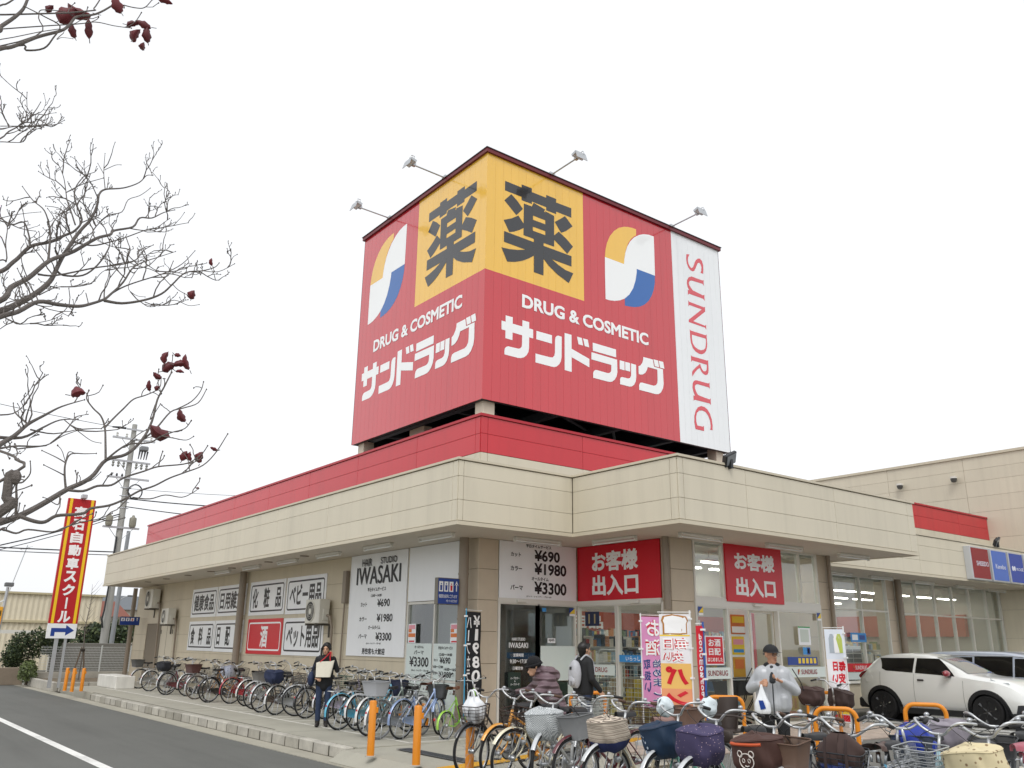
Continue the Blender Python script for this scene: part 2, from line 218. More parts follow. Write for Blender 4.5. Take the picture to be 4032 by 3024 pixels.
BRANCHES=[["a",[[0.51,4.37,2.12],[0.54,4.41,2.14],[0.61,4.44,2.18],[0.69,4.46,2.24],[0.79,4.48,2.32],[0.87,4.51,2.37],[0.92,4.54,2.42],[0.97,4.57,2.51],[1.06,4.59,2.56],[1.13,4.61,2.65],[1.17,4.64,2.76],[1.19,4.67,2.89],[1.23,4.7,2.98],[1.27,4.73,3.07]],0.0172,0.0035],["a",[[0.96,4.53,2.5],[0.95,4.56,2.6],[0.94,4.59,2.68],[0.92,4.62,2.74],[0.89,4.66,2.78],[0.86,4.69,2.83],[0.87,4.72,2.88]],0.0066,0.0029],["a",[[0.94,4.6,2.68],[0.98,4.64,2.74],[1.03,4.67,2.81],[1.08,4.71,2.88],[1.14,4.74,2.92],[1.2,4.76,2.96],[1.24,4.8,3.0],[1.25,4.84,3.06]],0.0054,0.0025],["a",[[1.13,4.61,2.65],[1.2,4.65,2.73],[1.27,4.68,2.84],[1.34,4.71,2.88],[1.43,4.74,2.93],[1.48,4.78,3.02]],0.0059,0.0025],["a",[[1.31,4.72,2.87],[1.39,4.73,2.93],[1.44,4.75,3.0],[1.46,4.78,3.06]],0.0039,0.0026],["a",[[0.79,4.48,2.32],[0.86,4.46,2.32],[0.92,4.45,2.35],[0.98,4.43,2.36],[1.03,4.41,2.4],[1.11,4.39,2.44],[1.17,4.37,2.47],[1.27,4.33,2.49],[1.31,4.31,2.51],[1.35,4.3,2.55],[1.37,4.29,2.59]],0.0073,0.0024],["a",[[0.6,4.36,2.17],[0.66,4.34,2.15],[0.7,4.33,2.15],[0.74,4.32,2.18],[0.81,4.3,2.19],[0.85,4.28,2.2],[0.87,4.27,2.22],[0.94,4.25,2.24],[0.99,4.23,2.27],[1.05,4.21,2.32],[1.11,4.19,2.35],[1.17,4.17,2.39],[1.23,4.14,2.42],[1.3,4.11,2.46],[1.35,4.09,2.53],[1.39,4.07,2.62]],0.0094,0.0023],["a",[[1.03,4.23,2.29],[1.1,4.2,2.29],[1.16,4.17,2.31],[1.23,4.14,2.3],[1.27,4.12,2.32],[1.29,4.1,2.34]],0.0035,0.0019],["a",[[0.5,4.27,2.07],[0.54,4.27,2.09],[0.59,4.26,2.08],[0.63,4.25,2.1],[0.72,4.24,2.1],[0.76,4.23,2.12],[0.83,4.22,2.15],[0.9,4.21,2.17],[0.95,4.19,2.2]],0.0061,0.0019],["a",[[0.79,4.48,2.32],[0.78,4.49,2.39],[0.78,4.5,2.45],[0.8,4.51,2.5],[0.86,4.51,2.51],[0.91,4.51,2.52]],0.0065,0.002],["a",[[0.78,4.5,2.39],[0.74,4.47,2.4],[0.68,4.45,2.42]],0.0037,0.002],["a",[[0.78,4.5,2.45],[0.74,4.53,2.48],[0.68,4.55,2.51]],0.0037,0.002],["a",[[0.78,4.5,2.45],[0.79,4.52,2.51],[0.82,4.53,2.51]],0.0032,0.002],["a",[[0.97,4.55,2.51],[1.01,4.52,2.56],[1.05,4.49,2.59],[1.13,4.45,2.6],[1.17,4.41,2.63],[1.21,4.38,2.65],[1.26,4.34,2.67],[1.28,4.31,2.71]],0.0058,0.0025],["a",[[1.17,4.4,2.63],[1.22,4.37,2.62],[1.27,4.33,2.61],[1.3,4.31,2.63]],0.0032,0.002],["a",[[1.17,4.37,2.47],[1.17,4.36,2.51],[1.17,4.34,2.54]],0.0032,0.0024],["a",[[1.24,4.17,2.43],[1.28,4.21,2.49]],0.0031,0.0023],["a",[[1.19,4.7,2.87],[1.18,4.72,2.79],[1.21,4.73,2.85],[1.23,4.74,2.89]],0.003,0.0022],["a",[[0.59,4.36,2.17],[0.58,4.34,2.24],[0.57,4.32,2.3],[0.59,4.3,2.31],[0.61,4.28,2.35],[0.6,4.26,2.4]],0.007,0.002],["a",[[0.46,3.87,2.12],[0.48,3.87,2.18],[0.48,3.87,2.27],[0.5,3.87,2.26]],0.0243,0.0139],["a",[[0.49,3.87,2.27],[0.5,3.94,2.34],[0.49,4.02,2.37],[0.45,4.1,2.4],[0.43,4.18,2.42]],0.0062,0.0055],["a",[[0.76,4.44,2.29],[0.75,4.4,2.24],[0.7,4.38,2.26],[0.68,4.35,2.26]],0.0036,0.0016],["a",[[0.84,4.47,2.35],[0.85,4.49,2.38],[0.85,4.52,2.4]],0.0028,0.0016],["a",[[0.88,4.51,2.37],[0.9,4.46,2.38],[0.92,4.41,2.41]],0.0033,0.0016],["a",[[0.94,4.45,2.35],[0.96,4.42,2.4],[0.97,4.39,2.41]],0.0036,0.0016],["a",[[0.13,4.2,4.29],[0.2,4.23,4.37],[0.29,4.27,4.49],[0.39,4.29,4.59],[0.43,4.33,4.68],[0.46,4.36,4.77],[0.55,4.39,4.85],[0.62,4.42,4.96],[0.65,4.45,5.05]],0.0112,0.004],["a",[[0.12,4.2,4.38],[0.14,4.22,4.44],[0.19,4.25,4.54],[0.22,4.27,4.62],[0.23,4.29,4.71]],0.0119,0.0066],["a",[[0.22,4.29,4.42],[0.26,4.28,4.41],[0.33,4.25,4.44],[0.36,4.23,4.5],[0.38,4.22,4.57],[0.31,4.21,4.58],[0.22,4.19,4.58]],0.0061,0.0027],["a",[[0.45,4.38,4.73],[0.55,4.37,4.79],[0.64,4.35,4.8],[0.72,4.34,4.82]],0.0034,0.0021],["a",[[0.5,4.37,4.83],[0.54,4.42,4.9],[0.57,4.46,5.01]],0.0048,0.0031],["a",[[0.68,4.45,5.02],[0.74,4.46,5.04],[0.79,4.48,5.08],[0.83,4.5,5.17],[0.87,4.52,5.22]],0.0032,0.0025],["a",[[0.29,4.29,4.51],[0.29,4.31,4.63],[0.29,4.33,4.69],[0.32,4.35,4.73],[0.4,4.36,4.77],[0.44,4.38,4.78]],0.0034,0.002],["a",[[0.09,4.0,4.37],[0.14,4.0,4.43],[0.17,4.0,4.48]],0.0044,0.0038],["a",[[0.38,4.28,4.59],[0.38,4.28,4.53],[0.4,4.28,4.55],[0.45,4.28,4.57]],0.0027,0.0013],["b",[[0.51,6.38,3.8],[0.6,6.46,3.97],[0.69,6.53,4.09],[0.81,6.6,4.29],[0.97,6.66,4.43],[1.11,6.73,4.61],[1.22,6.79,4.7],[1.26,6.87,4.78],[1.4,6.93,4.88],[1.46,7.0,5.01],[1.57,7.06,5.07],[1.67,7.12,5.19],[1.77,7.18,5.27]],0.0221,0.003],["b",[[0.53,6.58,3.8],[0.66,6.63,3.91],[0.77,6.69,4.04],[0.86,6.75,4.19],[0.9,6.81,4.32],[0.94,6.87,4.48],[0.99,6.93,4.64],[1.05,6.99,4.78],[1.11,7.05,4.91],[1.15,7.11,5.08],[1.16,7.17,5.21],[1.21,7.23,5.3],[1.35,7.28,5.39],[1.47,7.32,5.5],[1.54,7.37,5.61],[1.61,7.43,5.66]],0.0238,0.0026],["b",[[0.49,5.98,3.56],[0.62,6.03,3.66],[0.73,6.09,3.78],[0.85,6.14,3.81],[0.99,6.19,3.85],[1.08,6.24,3.91],[1.16,6.29,3.98],[1.21,6.35,4.06],[1.29,6.41,4.19],[1.35,6.46,4.33],[1.44,6.51,4.44],[1.55,6.55,4.53],[1.67,6.59,4.62]],0.0188,0.0024],["b",[[1.16,6.29,3.97],[1.27,6.25,3.96],[1.4,6.19,4.0],[1.5,6.14,4.06],[1.56,6.1,4.14],[1.63,6.06,4.24],[1.73,6.01,4.27],[1.8,5.96,4.3],[1.82,5.93,4.33]],0.012,0.0025],["b",[[1.73,6.01,4.27],[1.83,5.95,4.27],[1.92,5.9,4.34]],0.0034,0.0024],["b",[[0.5,6.78,4.15],[0.61,6.83,4.3],[0.7,6.88,4.47],[0.83,6.93,4.57],[0.93,6.98,4.68],[1.01,7.03,4.77],[1.05,7.08,4.9],[0.99,7.15,5.08],[0.98,7.21,5.21],[1.03,7.27,5.36],[1.07,7.32,5.41]],0.0181,0.0027],["b",[[0.75,6.56,4.15],[0.87,6.62,4.2],[1.15,6.66,4.36],[1.39,6.7,4.49],[1.47,6.76,4.63],[1.55,6.83,4.73]],0.0083,0.0026],["b",[[1.22,6.39,4.08],[1.31,6.39,4.16],[1.53,6.37,4.3],[1.68,6.36,4.43],[1.76,6.36,4.56]],0.0071,0.0025],["b",[[0.7,6.86,4.46],[0.69,6.89,4.55],[0.64,6.91,4.66],[0.57,6.94,4.63],[0.49,6.96,4.67],[0.45,6.99,4.67]],0.0076,0.0043],["b",[[0.81,6.65,4.31],[0.81,6.71,4.47],[0.8,6.77,4.61],[0.75,6.84,4.77],[0.67,6.91,4.86],[0.59,6.97,4.98]],0.0095,0.0026],["b",[[0.8,6.8,4.62],[0.84,6.89,4.75],[0.91,6.97,4.9],[1.0,7.04,5.06],[1.1,7.12,5.13]],0.0048,0.0027],["b",[[0.99,6.93,4.64],[0.94,7.04,4.81],[0.9,7.14,4.96],[0.8,7.26,5.01]],0.0049,0.0027],["b",[[0.99,6.93,4.77],[0.93,7.06,4.99],[0.92,7.19,5.13],[0.89,7.32,5.32],[0.85,7.45,5.52]],0.0066,0.0027],["b",[[0.99,6.93,4.63],[1.13,6.94,4.64],[1.26,6.95,4.71],[1.37,6.97,4.79],[1.52,6.97,4.91],[1.61,6.98,4.97],[1.7,7.0,5.09]],0.0077,0.0027],["b",[[1.14,6.91,4.69],[1.13,6.98,4.79],[1.22,7.03,4.97],[1.33,7.08,5.06],[1.37,7.14,5.21],[1.46,7.19,5.31],[1.55,7.24,5.44]],0.0055,0.0027],["b",[[1.35,6.87,4.75],[1.36,6.8,4.67],[1.37,6.73,4.59],[1.35,6.66,4.49],[1.38,6.59,4.43],[1.52,6.49,4.37],[1.62,6.4,4.25]],0.0044,0.0033],["b",[[0.9,6.84,4.33],[0.96,6.85,4.3],[1.09,6.85,4.34],[1.18,6.86,4.46],[1.24,6.87,4.62],[1.24,6.89,4.7]],0.0097,0.0043],["b",[[1.2,7.2,5.28],[1.18,7.26,5.45],[1.17,7.31,5.66]],0.0046,0.0023],["b",[[1.17,7.21,5.42],[1.13,7.31,5.55]],0.0034,0.0023],["b",[[1.17,7.2,5.45],[1.25,7.24,5.55],[1.3,7.28,5.59]],0.0034,0.0023],["b",[[0.92,7.24,5.16],[1.04,7.28,5.3],[1.19,7.3,5.43]],0.0046,0.0029],["b",[[0.78,6.55,3.99],[0.87,6.5,4.06],[0.98,6.45,4.08],[1.08,6.39,4.12],[1.13,6.34,4.2],[1.19,6.29,4.24]],0.0047,0.0021],["b",[[1.07,6.51,4.08],[1.08,6.41,3.97]],0.0036,0.0036],["b",[[1.42,6.24,4.01],[1.5,6.17,3.98],[1.58,6.1,4.02],[1.67,6.02,3.97],[1.73,5.95,3.97]],0.004,0.002],["b",[[1.44,6.54,4.46],[1.35,6.5,4.21],[1.39,6.42,4.12],[1.44,6.34,4.09]],0.0026,0.0021],["b",[[1.56,6.1,4.14],[1.59,6.04,4.08],[1.65,5.98,4.03]],0.0035,0.0025],["b",[[0.47,6.58,4.18],[0.55,6.63,4.22],[0.53,6.68,4.37],[0.53,6.73,4.5],[0.52,6.78,4.56]],0.0072,0.0026],["b",[[0.44,6.79,4.57],[0.56,6.83,4.66],[0.73,6.86,4.76]],0.0043,0.0021],["b",[[0.52,5.98,3.64],[0.59,5.97,3.59],[0.62,5.97,3.56],[0.72,5.96,3.59],[0.81,5.95,3.63],[0.86,5.94,3.67]],0.0047,0.0019],["b",[[0.34,6.99,5.29],[0.44,7.06,5.45],[0.5,7.13,5.56],[0.55,7.2,5.68],[0.62,7.27,5.81]],0.0077,0.0027],["b",[[0.49,7.08,5.53],[0.56,7.13,5.58],[0.65,7.17,5.64]],0.0045,0.0022],["b",[[0.35,6.99,5.28],[0.46,6.98,5.32],[0.54,6.98,5.36],[0.56,6.98,5.43]],0.0055,0.0022],["b",[[0.49,7.08,5.53],[0.51,7.18,5.9]],0.0033,0.0028],["b",[[0.4,7.09,5.47],[0.4,7.14,5.58],[0.35,7.19,5.69]],0.0039,0.0028],["b",[[0.6,5.77,2.68],[0.64,5.83,2.75],[0.71,5.89,2.83],[0.78,5.95,2.93],[0.88,6.0,3.02],[0.97,6.06,3.1],[1.1,6.1,3.18]],0.0206,0.0031],["b",[[0.6,5.87,2.8],[0.76,5.95,2.84],[0.88,6.04,2.94],[0.98,6.12,3.02],[1.1,6.2,3.06]],0.0115,0.0026],["b",[[0.64,5.76,2.72],[0.74,5.85,2.77],[0.9,5.93,2.81],[1.0,6.02,2.9],[1.1,6.1,2.97]],0.0072,0.0026],["b",[[0.78,5.95,2.93],[0.72,6.06,3.01],[0.71,6.16,3.1]],0.0075,0.0027],["b",[[0.8,5.95,2.9],[0.95,6.03,2.91],[1.11,6.1,2.98]],0.0064,0.0027],["b",[[0.59,6.07,2.98],[0.71,6.11,3.02],[0.78,6.15,3.11]],0.0065,0.0027],["b",[[0.98,5.92,2.98],[1.08,5.94,2.92],[1.16,5.96,2.88],[1.22,5.98,2.88]],0.0037,0.0021]]
RED_LEAVES=[["a",[0.79,4.53,2.81],0.072,0.068,20],["a",[1.16,4.45,3.06],0.044,0.073,80],["a",[1.18,4.45,3.01],0.058,0.08,40],["a",[1.26,4.42,3.05],0.044,0.088,110],["a",[1.23,4.43,3.03],0.073,0.044,10],["a",[1.23,4.43,2.99],0.044,0.022,0],["a",[1.21,4.44,3.08],0.033,0.026,0],["a",[1.13,4.46,2.96],0.054,0.036,150],["a",[1.1,4.47,2.9],0.029,0.058,100],["a",[1.14,4.46,2.89],0.033,0.033,60],["a",[1.18,4.45,2.67],0.118,0.082,155],["a",[1.27,4.42,2.76],0.05,0.075,120],["a",[1.3,4.41,2.55],0.043,0.057,70],["a",[1.33,4.4,2.55],0.036,0.053,100],["a",[1.38,4.39,2.55],0.057,0.064,80],["a",[1.43,4.37,2.6],0.039,0.021,160],["a",[1.38,4.39,2.39],0.018,0.013,0],["a",[0.73,4.39,4.88],0.066,0.044,30],["a",[0.78,4.38,4.9],0.081,0.048,170],["a",[0.76,4.39,4.83],0.062,0.081,70],["a",[0.81,4.38,4.85],0.055,0.088,100],["a",[0.8,4.38,4.77],0.044,0.044,90],["a",[0.47,4.43,4.88],0.125,0.081,170],["a",[0.42,4.43,4.81],0.102,0.11,60],["a",[0.46,4.43,4.73],0.044,0.08,110],["a",[0.53,4.42,4.77],0.044,0.109,100],["a",[0.64,4.4,4.97],0.089,0.067,120],["a",[0.87,4.36,5.09],0.075,0.045,0],["a",[0.34,4.44,4.81],0.044,0.051,60],["b",[1.69,6.02,4.07],0.072,0.072,80],["b",[1.79,5.99,4.35],0.064,0.036,100]]
# ================================================================ palette
BEIGE=M('beige_panel','#d2cab6',0.5,streak=.10,rnd=.022,var=0.035,scale=0.9,stretch=(1,1,0.25),fine=0.02)
BEIGE_T=M('beige_trim','#cac1ac',0.5,var=0.03)
WALLB=M('wall_panel_beige','#cabfa8',0.65,streak=.10,rnd=.025,var=0.035,scale=1.2,fine=0.02,stretch=(1,1,.4))
TILEB=M('pillar_tile','#c3b5a0',0.6,streak=.08,rnd=.03,var=0.04,scale=3,fine=0.02)
REDP=M('red_panel','#c6222f',0.40,streak=.10,rnd=.03,coat=.25,var=0.04,scale=0.8,stretch=(1,1,.3))
REDT=M('red_trim','#7d1220',0.45)
SOFF=M('soffit_paint','#cfc6b8',0.7,var=0.02)
JOINT=M('dark_joint','#83796a',0.9)
PIPE=M('pipe_taupe','#8d8172',0.5,var=0.03)
ALU=M('white_aluminium','#d8d6ce',0.4,spec=0.5)
STEELD=M('dark_steel','#24262c',0.6)
COLM=M('column_beige','#cdc4b2',0.5)
WHITE=M('sign_white','#eef0f2',0.3,var=0.012,scale=2,streak=.04)
WHITE2=M('print_white','#f4f4f4',0.4)
BLACKP=M('print_black','#15161a',0.4)
GREYP=M('print_grey','#55565a',0.5)
SIGNRED=M('sign_red','#d01228',0.35)
BLUES=M('sign_blue','#1c3f8f',0.35)
GLASS=glass('window_glass',refl=0.05); GLASSD=glass('dark_door_glass',tint=(.5,.52,.52),refl=0.06)
FROST=frost('frosted_film','#dfeae6',0.9); FROSTG=frost('grey_film','#8b8d8a',0.95)
CONC=M('concrete_slab','#a5a295',0.85,streak=.16,smap=(.9,.9,.9),var=0.10,scale=0.55,fine=0.07,bump=0.12,bscale=60)
CONC2=M('concrete_kerb','#aeaaa0',0.85,var=0.16,scale=2.2,fine=0.09,bump=0.25,bscale=40)
GUT=M('concrete_gutter','#a6a294',0.85,streak=.2,smap=(1.5,.6,1),var=0.10,scale=1.0,fine=0.07)
ASPH=M('asphalt_road','#636460',0.9,streak=.22,smap=(1.1,.07,1),var=0.08,scale=0.35,fine=0.22,bump=0.3,bscale=160)
ASPH2=M('asphalt_lot','#6f6e69',0.9,streak=.2,smap=(.6,.6,.6),var=0.10,scale=0.5,fine=0.18,bump=0.25,bscale=160)
PAVER=M('paver','#b3a497',0.85,rnd=.09,var=0.06,scale=5,fine=0.06)
LINE=M('line_paint','#e4e4e0',0.7,streak=.3,smap=(3,1.2,1),var=0.06,scale=6,fine=0.08)
LINEW=M('worn_line_paint','#d2d0c8',0.8,var=0.14,scale=9,fine=0.12)
YEL=M('tactile_yellow','#d8a52c',0.75,var=0.10,scale=7,fine=0.08)
ORANGE=M('orange_paint','#e08a1a',0.38,var=0.03,scale=6)
# ================================================================ ground
def sheet(name,x0,x1,y0,y1,z,mat,t=0.05): return struct(obj(name,MB().box(x0,x1,y0,y1,z-t,z),mat))
sheet('ground',-1200,1200,-1200,1600,-0.26,M('far_ground','#8a887f',0.95,var=.1,scale=.05))
road=sheet('road',1.2,6.8,-60,46,-0.20,ASPH)
sheet('near_pavement',-6,1.2,-30,60,-0.06,CONC,0.2)
for nm,x0,x1,y0,y1 in (('edge_line',3.72,3.88,-40,46),): obj('road_line',MB().box(x0,x1,y0,y1,-0.199,-0.196),LINE,road)
gut=sheet('gutter',6.8,7.2,-40,46,-0.19,GUT)
mb=MB(); mb.box(7.38,10.62,13.6,42.2,-0.3,0.0); pave=struct(obj('pavement',mb,CONC))
mb=MB(); mb.add([(6.85,-12,-0.17),(7.1,-12,-0.02),(10.4,-12,0),(10.4,13.6,0),(7.1,13.6,-0.02),(6.85,13.6,-0.17),(6.85,-12,-.4),(10.4,-12,-.4),(10.4,13.6,-.4),(6.85,13.6,-.4)],[(0,1,4,5),(1,2,3,4),(0,5,9,6),(2,7,8,3),(3,8,9,5,4),(0,6,7,2,1),(6,9,8,7)])
fore=struct(obj('forecourt',mb,CONC))
sheet('infill_slab',10.4,10.62,9.74,14.8,0.0,CONC,.3)
lot=struct(obj('parking_lot',MB().box(10.404,60,-40,9.7,-0.4,0.0).box(19.86,60,9.7,14.8,-0.4,0.0),ASPH2))
kb=struct(obj('kerb',MB().box(7.206,7.37,13.76,31.2,-0.35,-0.03),M('kerb_joint','#4d493f',.95)))
stones=[]
for i,c_ in enumerate(('#aeaaa0','#a39f94','#b6b2a7','#9a968b')):
    me_=MB().bev(0,0.172,0,0.576,-0.2,0.0,0.02).mesh('kerb_stone'); me_.materials.append(M('concrete_kerb%d'%i,c_,0.85,var=0.2,scale=3.2,fine=0.1,bump=0.25,bscale=40)); stones.append(me_)
y=13.74
while y<31:
    o=bpy.data.objects.new('kerb_stone',random.choice(stones)); COL.objects.link(o); o.parent=kb; o.location=(7.2+random.uniform(-.005,.005),y,random.uniform(-.005,.005)); y+=0.60
for yj in (16.6,19.6,22.6,25.6,28.6,31.6): obj('slab_joint',MB().box(7.5,10.5,yj,yj+.012,0.0,0.0015),M('joint_dirt','#827d70',.9),pave)
obj('slot_drain',MB().box(7.43,7.47,17.2,32,0.0,0.003),M('slot_dark','#5b574d',.9),pave)
# paved apron under the entrance canopy: pavers one by one where they are near, joined further in
apr=struct(obj('entrance_apron',MB().box(10.63,19.84,9.75,14.79,-0.3,0.002),M('paver_joint','#8d8379',.9)))
pv=MB().bev(0,0.294,0,0.144,0.0,0.022,0.004).mesh('paver'); pv.materials.append(PAVER)
n=0; rest=MB()
for j in range(33):
    for i in range(31):
        x=10.64+i*0.30+(0.15 if j%2 else 0); yy=9.76+j*0.15
        if x+0.3>19.84: continue
        if j<9:
            o=bpy.data.objects.new('paver',pv); COL.objects.link(o); o.parent=apr; o.location=(x,yy,random.uniform(-.002,.002)); n+=1
        else: rest.box(x,x+.294,yy,yy+.144,0.0,0.021+random.uniform(-.002,.002))
obj('far_pavers',rest,PAVER,apr,kind='stuff')
# tactile strip, drain grating, painted bays
tx0,ty0,tx1,ty1=7.15,10.72,12.5,12.02; L=math.hypot(tx1-tx0,ty1-ty0); ta=math.atan2(ty1-ty0,tx1-tx0)
tm=MB(); tm.bev(0.006,0.294,-.147,.147,0,0.008,0.003)
for q in range(4): tm.bev(0.02,0.28,-.125+q*.072,-.09+q*.072,0.007,0.013,0.003)
tl=tm.mesh('tactile_tile'); tl.materials.append(YEL)
for i in range(int(L/0.3)):
    x=tx0+cos(ta)*i*.3; yv=ty0+sin(ta)*i*.3
    o=bpy.data.objects.new('tactile_tile',tl); COL.objects.link(o); o.parent=fore if x<10.5 else apr; o.location=(x,yv,0.0 if x<10.3 else 0.022); o.rotation_euler=(0,0,ta)
gr=thing('drain_grating',(7.92,12.1,0),'long grey steel drain grating set in the concrete behind the near orange bollards','drain')
gm=MB().box(7.80,8.04,11.15,13.1,0.0,0.006); obj('frame',gm,M('grate_steel','#75777a',.5,.5),gr)
gm=MB(); 
for i in range(38): gm.box(7.81,8.03,11.17+i*.05,11.195+i*.05,0.006,0.011)
obj('bars',gm,M('grate_bar','#606266',.45,.6),gr,kind='stuff')
mk=[(8.44,8.50,13.8,34.5)]+[(8.52,10.2,13.8+.62*i,13.86+.62*i) for i in range(33)]
for x0,x1,y0,y1 in mk: obj('bay_line',MB().box(x0,x1,y0,y1,0.0,0.003),LINEW,pave)
for x in (20.42,20.66,23.1,23.35,25.85,26.1): obj('bay_line',MB().box(x,x+.1,8.6,13.3,0.0,0.003),LINE,lot)
obj('bay_line',MB().box(19.9,20.0,5.0,12.0,0.0,0.003),LINEW,lot)
# ================================================================ store building
ST=thing('store_building',(10.58,14.8,0),'low beige store with red roof band, deep canopy and glass entrance','building')
def P(name,mb,mat,par=None,**k): return obj(name,mb,mat,par or ST,**k)
def row(name,plane,v,us,zs,t,mat,parent,gap=0.0045,bv=0.004):
    a=[]
    for i in range(len(us)-1):
        for j in range(len(zs)-1):
            u0,u1=sorted((us[i],us[i+1])); mb=MB()
            if plane=='x': mb.bev(v-t,v,u0+gap,u1-gap,zs[j]+gap*.6,zs[j+1]-gap*.6,bv)
            else: mb.bev(u0+gap,u1-gap,v-t,v,zs[j]+gap*.6,zs[j+1]-gap*.6,bv)
            a.append(obj(name,mb,mat,parent))
    return a
# canopy: backing, panels, trims, soffit
S=3.80; T=5.07; ZR=[3.87,4.26,4.71,5.01]
bk=MB(); bk.box(9.03,9.2,13.33,39.5,S+.03,T-.03).box(9.2,11.9,13.33,13.5,S+.03,T-.03).box(11.9,12.07,10.43,13.5,S+.03,T-.03).box(12.07,20.2,10.43,10.6,S+.03,T-.03).box(20.03,20.24,10.6,13.33,S+.03,T-.03).box(20.03,34.38,13.33,13.5,S+.03,T-.03).box(9.2,12,39.33,39.5,S+.03,T-.03)
fas=P('canopy_fascia',bk,JOINT)
jl=[13.33,13.5,15.75]+[18.78+2.98*i for i in range(7)]+[39.5]
row('fascia_panel','x',9.03,jl,ZR,0.03,BEIGE,fas)
row('fascia_panel','y',13.33,[9.01,9.12,11.87],ZR,0.03,BEIGE,fas)
row('fascia_panel','x',11.9,[10.43,10.6,13.29],ZR,0.03,BEIGE,fas)
row('fascia_panel','y',10.43,[11.88,12.02,13.85,16.9,19.95,20.24],ZR,0.03,BEIGE,fas)
row('fascia_panel','y',13.33,[20.25,22.85,25.93,29.0,32.1,34.37],ZR,0.03,BEIGE,fas)
# coping (top) and drip trim (bottom) run along the whole edge
def run(name,z0,z1,o1,o2,mat):
    pts=[(9.0,39.53),(9.0,13.3),(11.87,13.3),(11.87,10.4),(20.27,10.4)]
    mb=MB(); mb.box(9.0-o1,9.0+o2,13.3-o1,39.53,z0,z1).box(9.0+o2,11.87+o2,13.3-o1,13.3+o2,z0,z1).box(11.87-o1,11.87+o2,10.4-o1,13.3-o1,z0,z1).box(11.87+o2,20.27+o1,10.4-o1,10.4+o2,z0,z1).box(20.27-.1,20.27+o1,10.4+o2,13.3-o1,z0,z1).box(20.27-.1,34.4,13.3-o1,13.3+o2,z0,z1)
    return P(name,mb,mat,fas)
run('coping',T-.045,T,.025,.25,BEIGE_T); run('drip_trim',S-.012,S+.06,.018,.03,BEIGE_T)
so_=MB().box(9.03,10.6,13.33,39.5,S,S+.03).box(10.6,11.9,13.33,14.82,S,S+.03).box(11.9,13.37,10.43,14.82,S,S+.03).box(13.37,20.24,10.43,12.02,S,S+.03).box(18.6,20.24,12.02,13.33,S,S+.03).box(18.6,34.38,13.33,14.82,S,S+.03)
P('soffit',so_,SOFF)
P('canopy_roof',MB().box(9.2,10.6,13.5,39.4,T-.2,T-.12).box(10.6,34.3,13.5,14.85,T-.2,T-.12).box(12.07,20.03,10.6,13.5,T-.2,T-.12),M('roof_grey','#8d8c88',.9))
# upper parapet: beige base course and red band
up=P('parapet',MB().box(10.63,10.8,14.88,40.0,T-.1,6.47).box(10.8,34.4,14.88,15.05,T-.1,6.47).box(10.8,12,39.8,40,T-.1,6.47),JOINT)
py=[14.88,15.06,17.5]+[20.5+3.0*i for i in range(6)]+[40.0]; px=[10.61,10.79,13.6,16.6,19.7,22.8,25.9,29.0,32.1,34.4]
row('red_parapet_panel','x',10.63,py,[5.66,6.08,6.46],.03,REDP,up); row('red_parapet_panel','y',14.88,px,[5.66,6.08,6.46],.03,REDP,up)
row('base_panel','x',10.63,py,[5.0,5.655],.03,BEIGE,up); row('base_panel','y',14.88,px,[5.0,5.655],.03,BEIGE,up)
P('red_coping',MB().box(10.57,10.83,14.82,40.03,6.47,6.53).box(10.83,34.4,14.82,15.08,6.47,6.53),M('red_coping','#b01c2c',.4),up)
P('main_roof',MB().box(10.8,34.4,15.05,39.8,5.6,5.7),MATS['roof_grey'])
# walls with panels
zr=[0.05,0.62,1.25,1.88,2.51,3.14,3.80]
wl=P('side_wall',MB().box(10.61,10.8,17.56,39.9,0,3.8),JOINT)
wy=[17.56,20.5,23.55,26.6,29.65,32.7,34.6]; row('wall_panel','x',10.61,wy,zr,.03,WALLB,wl)
row('wall_panel','x',10.61,[34.6,36.2],[2.55,3.14,3.80],.03,WALLB,wl); row('wall_panel','x',10.61,[36.2,38.1],[2.3,3.14,3.80],.03,WALLB,wl); row('wall_panel','x',10.61,[38.1,39.9],zr,.03,WALLB,wl)
P('end_wall',MB().box(10.8,34,39.7,39.9,0,5.0),WALLB)
sd=P('service_door',MB().bev(10.60,10.63,34.62,36.18,0.05,2.53,.01),M('door_cream','#cfc6b2',.45)); 
P('door_leaf_gap',MB().box(10.594,10.6,35.39,35.41,.05,2.5),JOINT,sd); P('door_handle',MB().bev(10.55,10.6,35.25,35.35,1.0,1.12,.01),ALU,sd); P('hinge',MB().box(10.585,10.6,34.66,34.72,1.9,2.05),M('hinge_grey','#77736a',.5,.5),sd); P('hinge',MB().box(10.585,10.6,36.08,36.14,1.9,2.05),MATS['hinge_grey'],sd)
rc=P('doorway_recess',MB().box(10.75,10.79,36.25,38.05,0,2.3).box(10.6,10.76,36.2,36.25,0,2.3).box(10.6,10.76,38.05,38.1,0,2.3),M('recess_shadow_paint','#8d8474',.8))
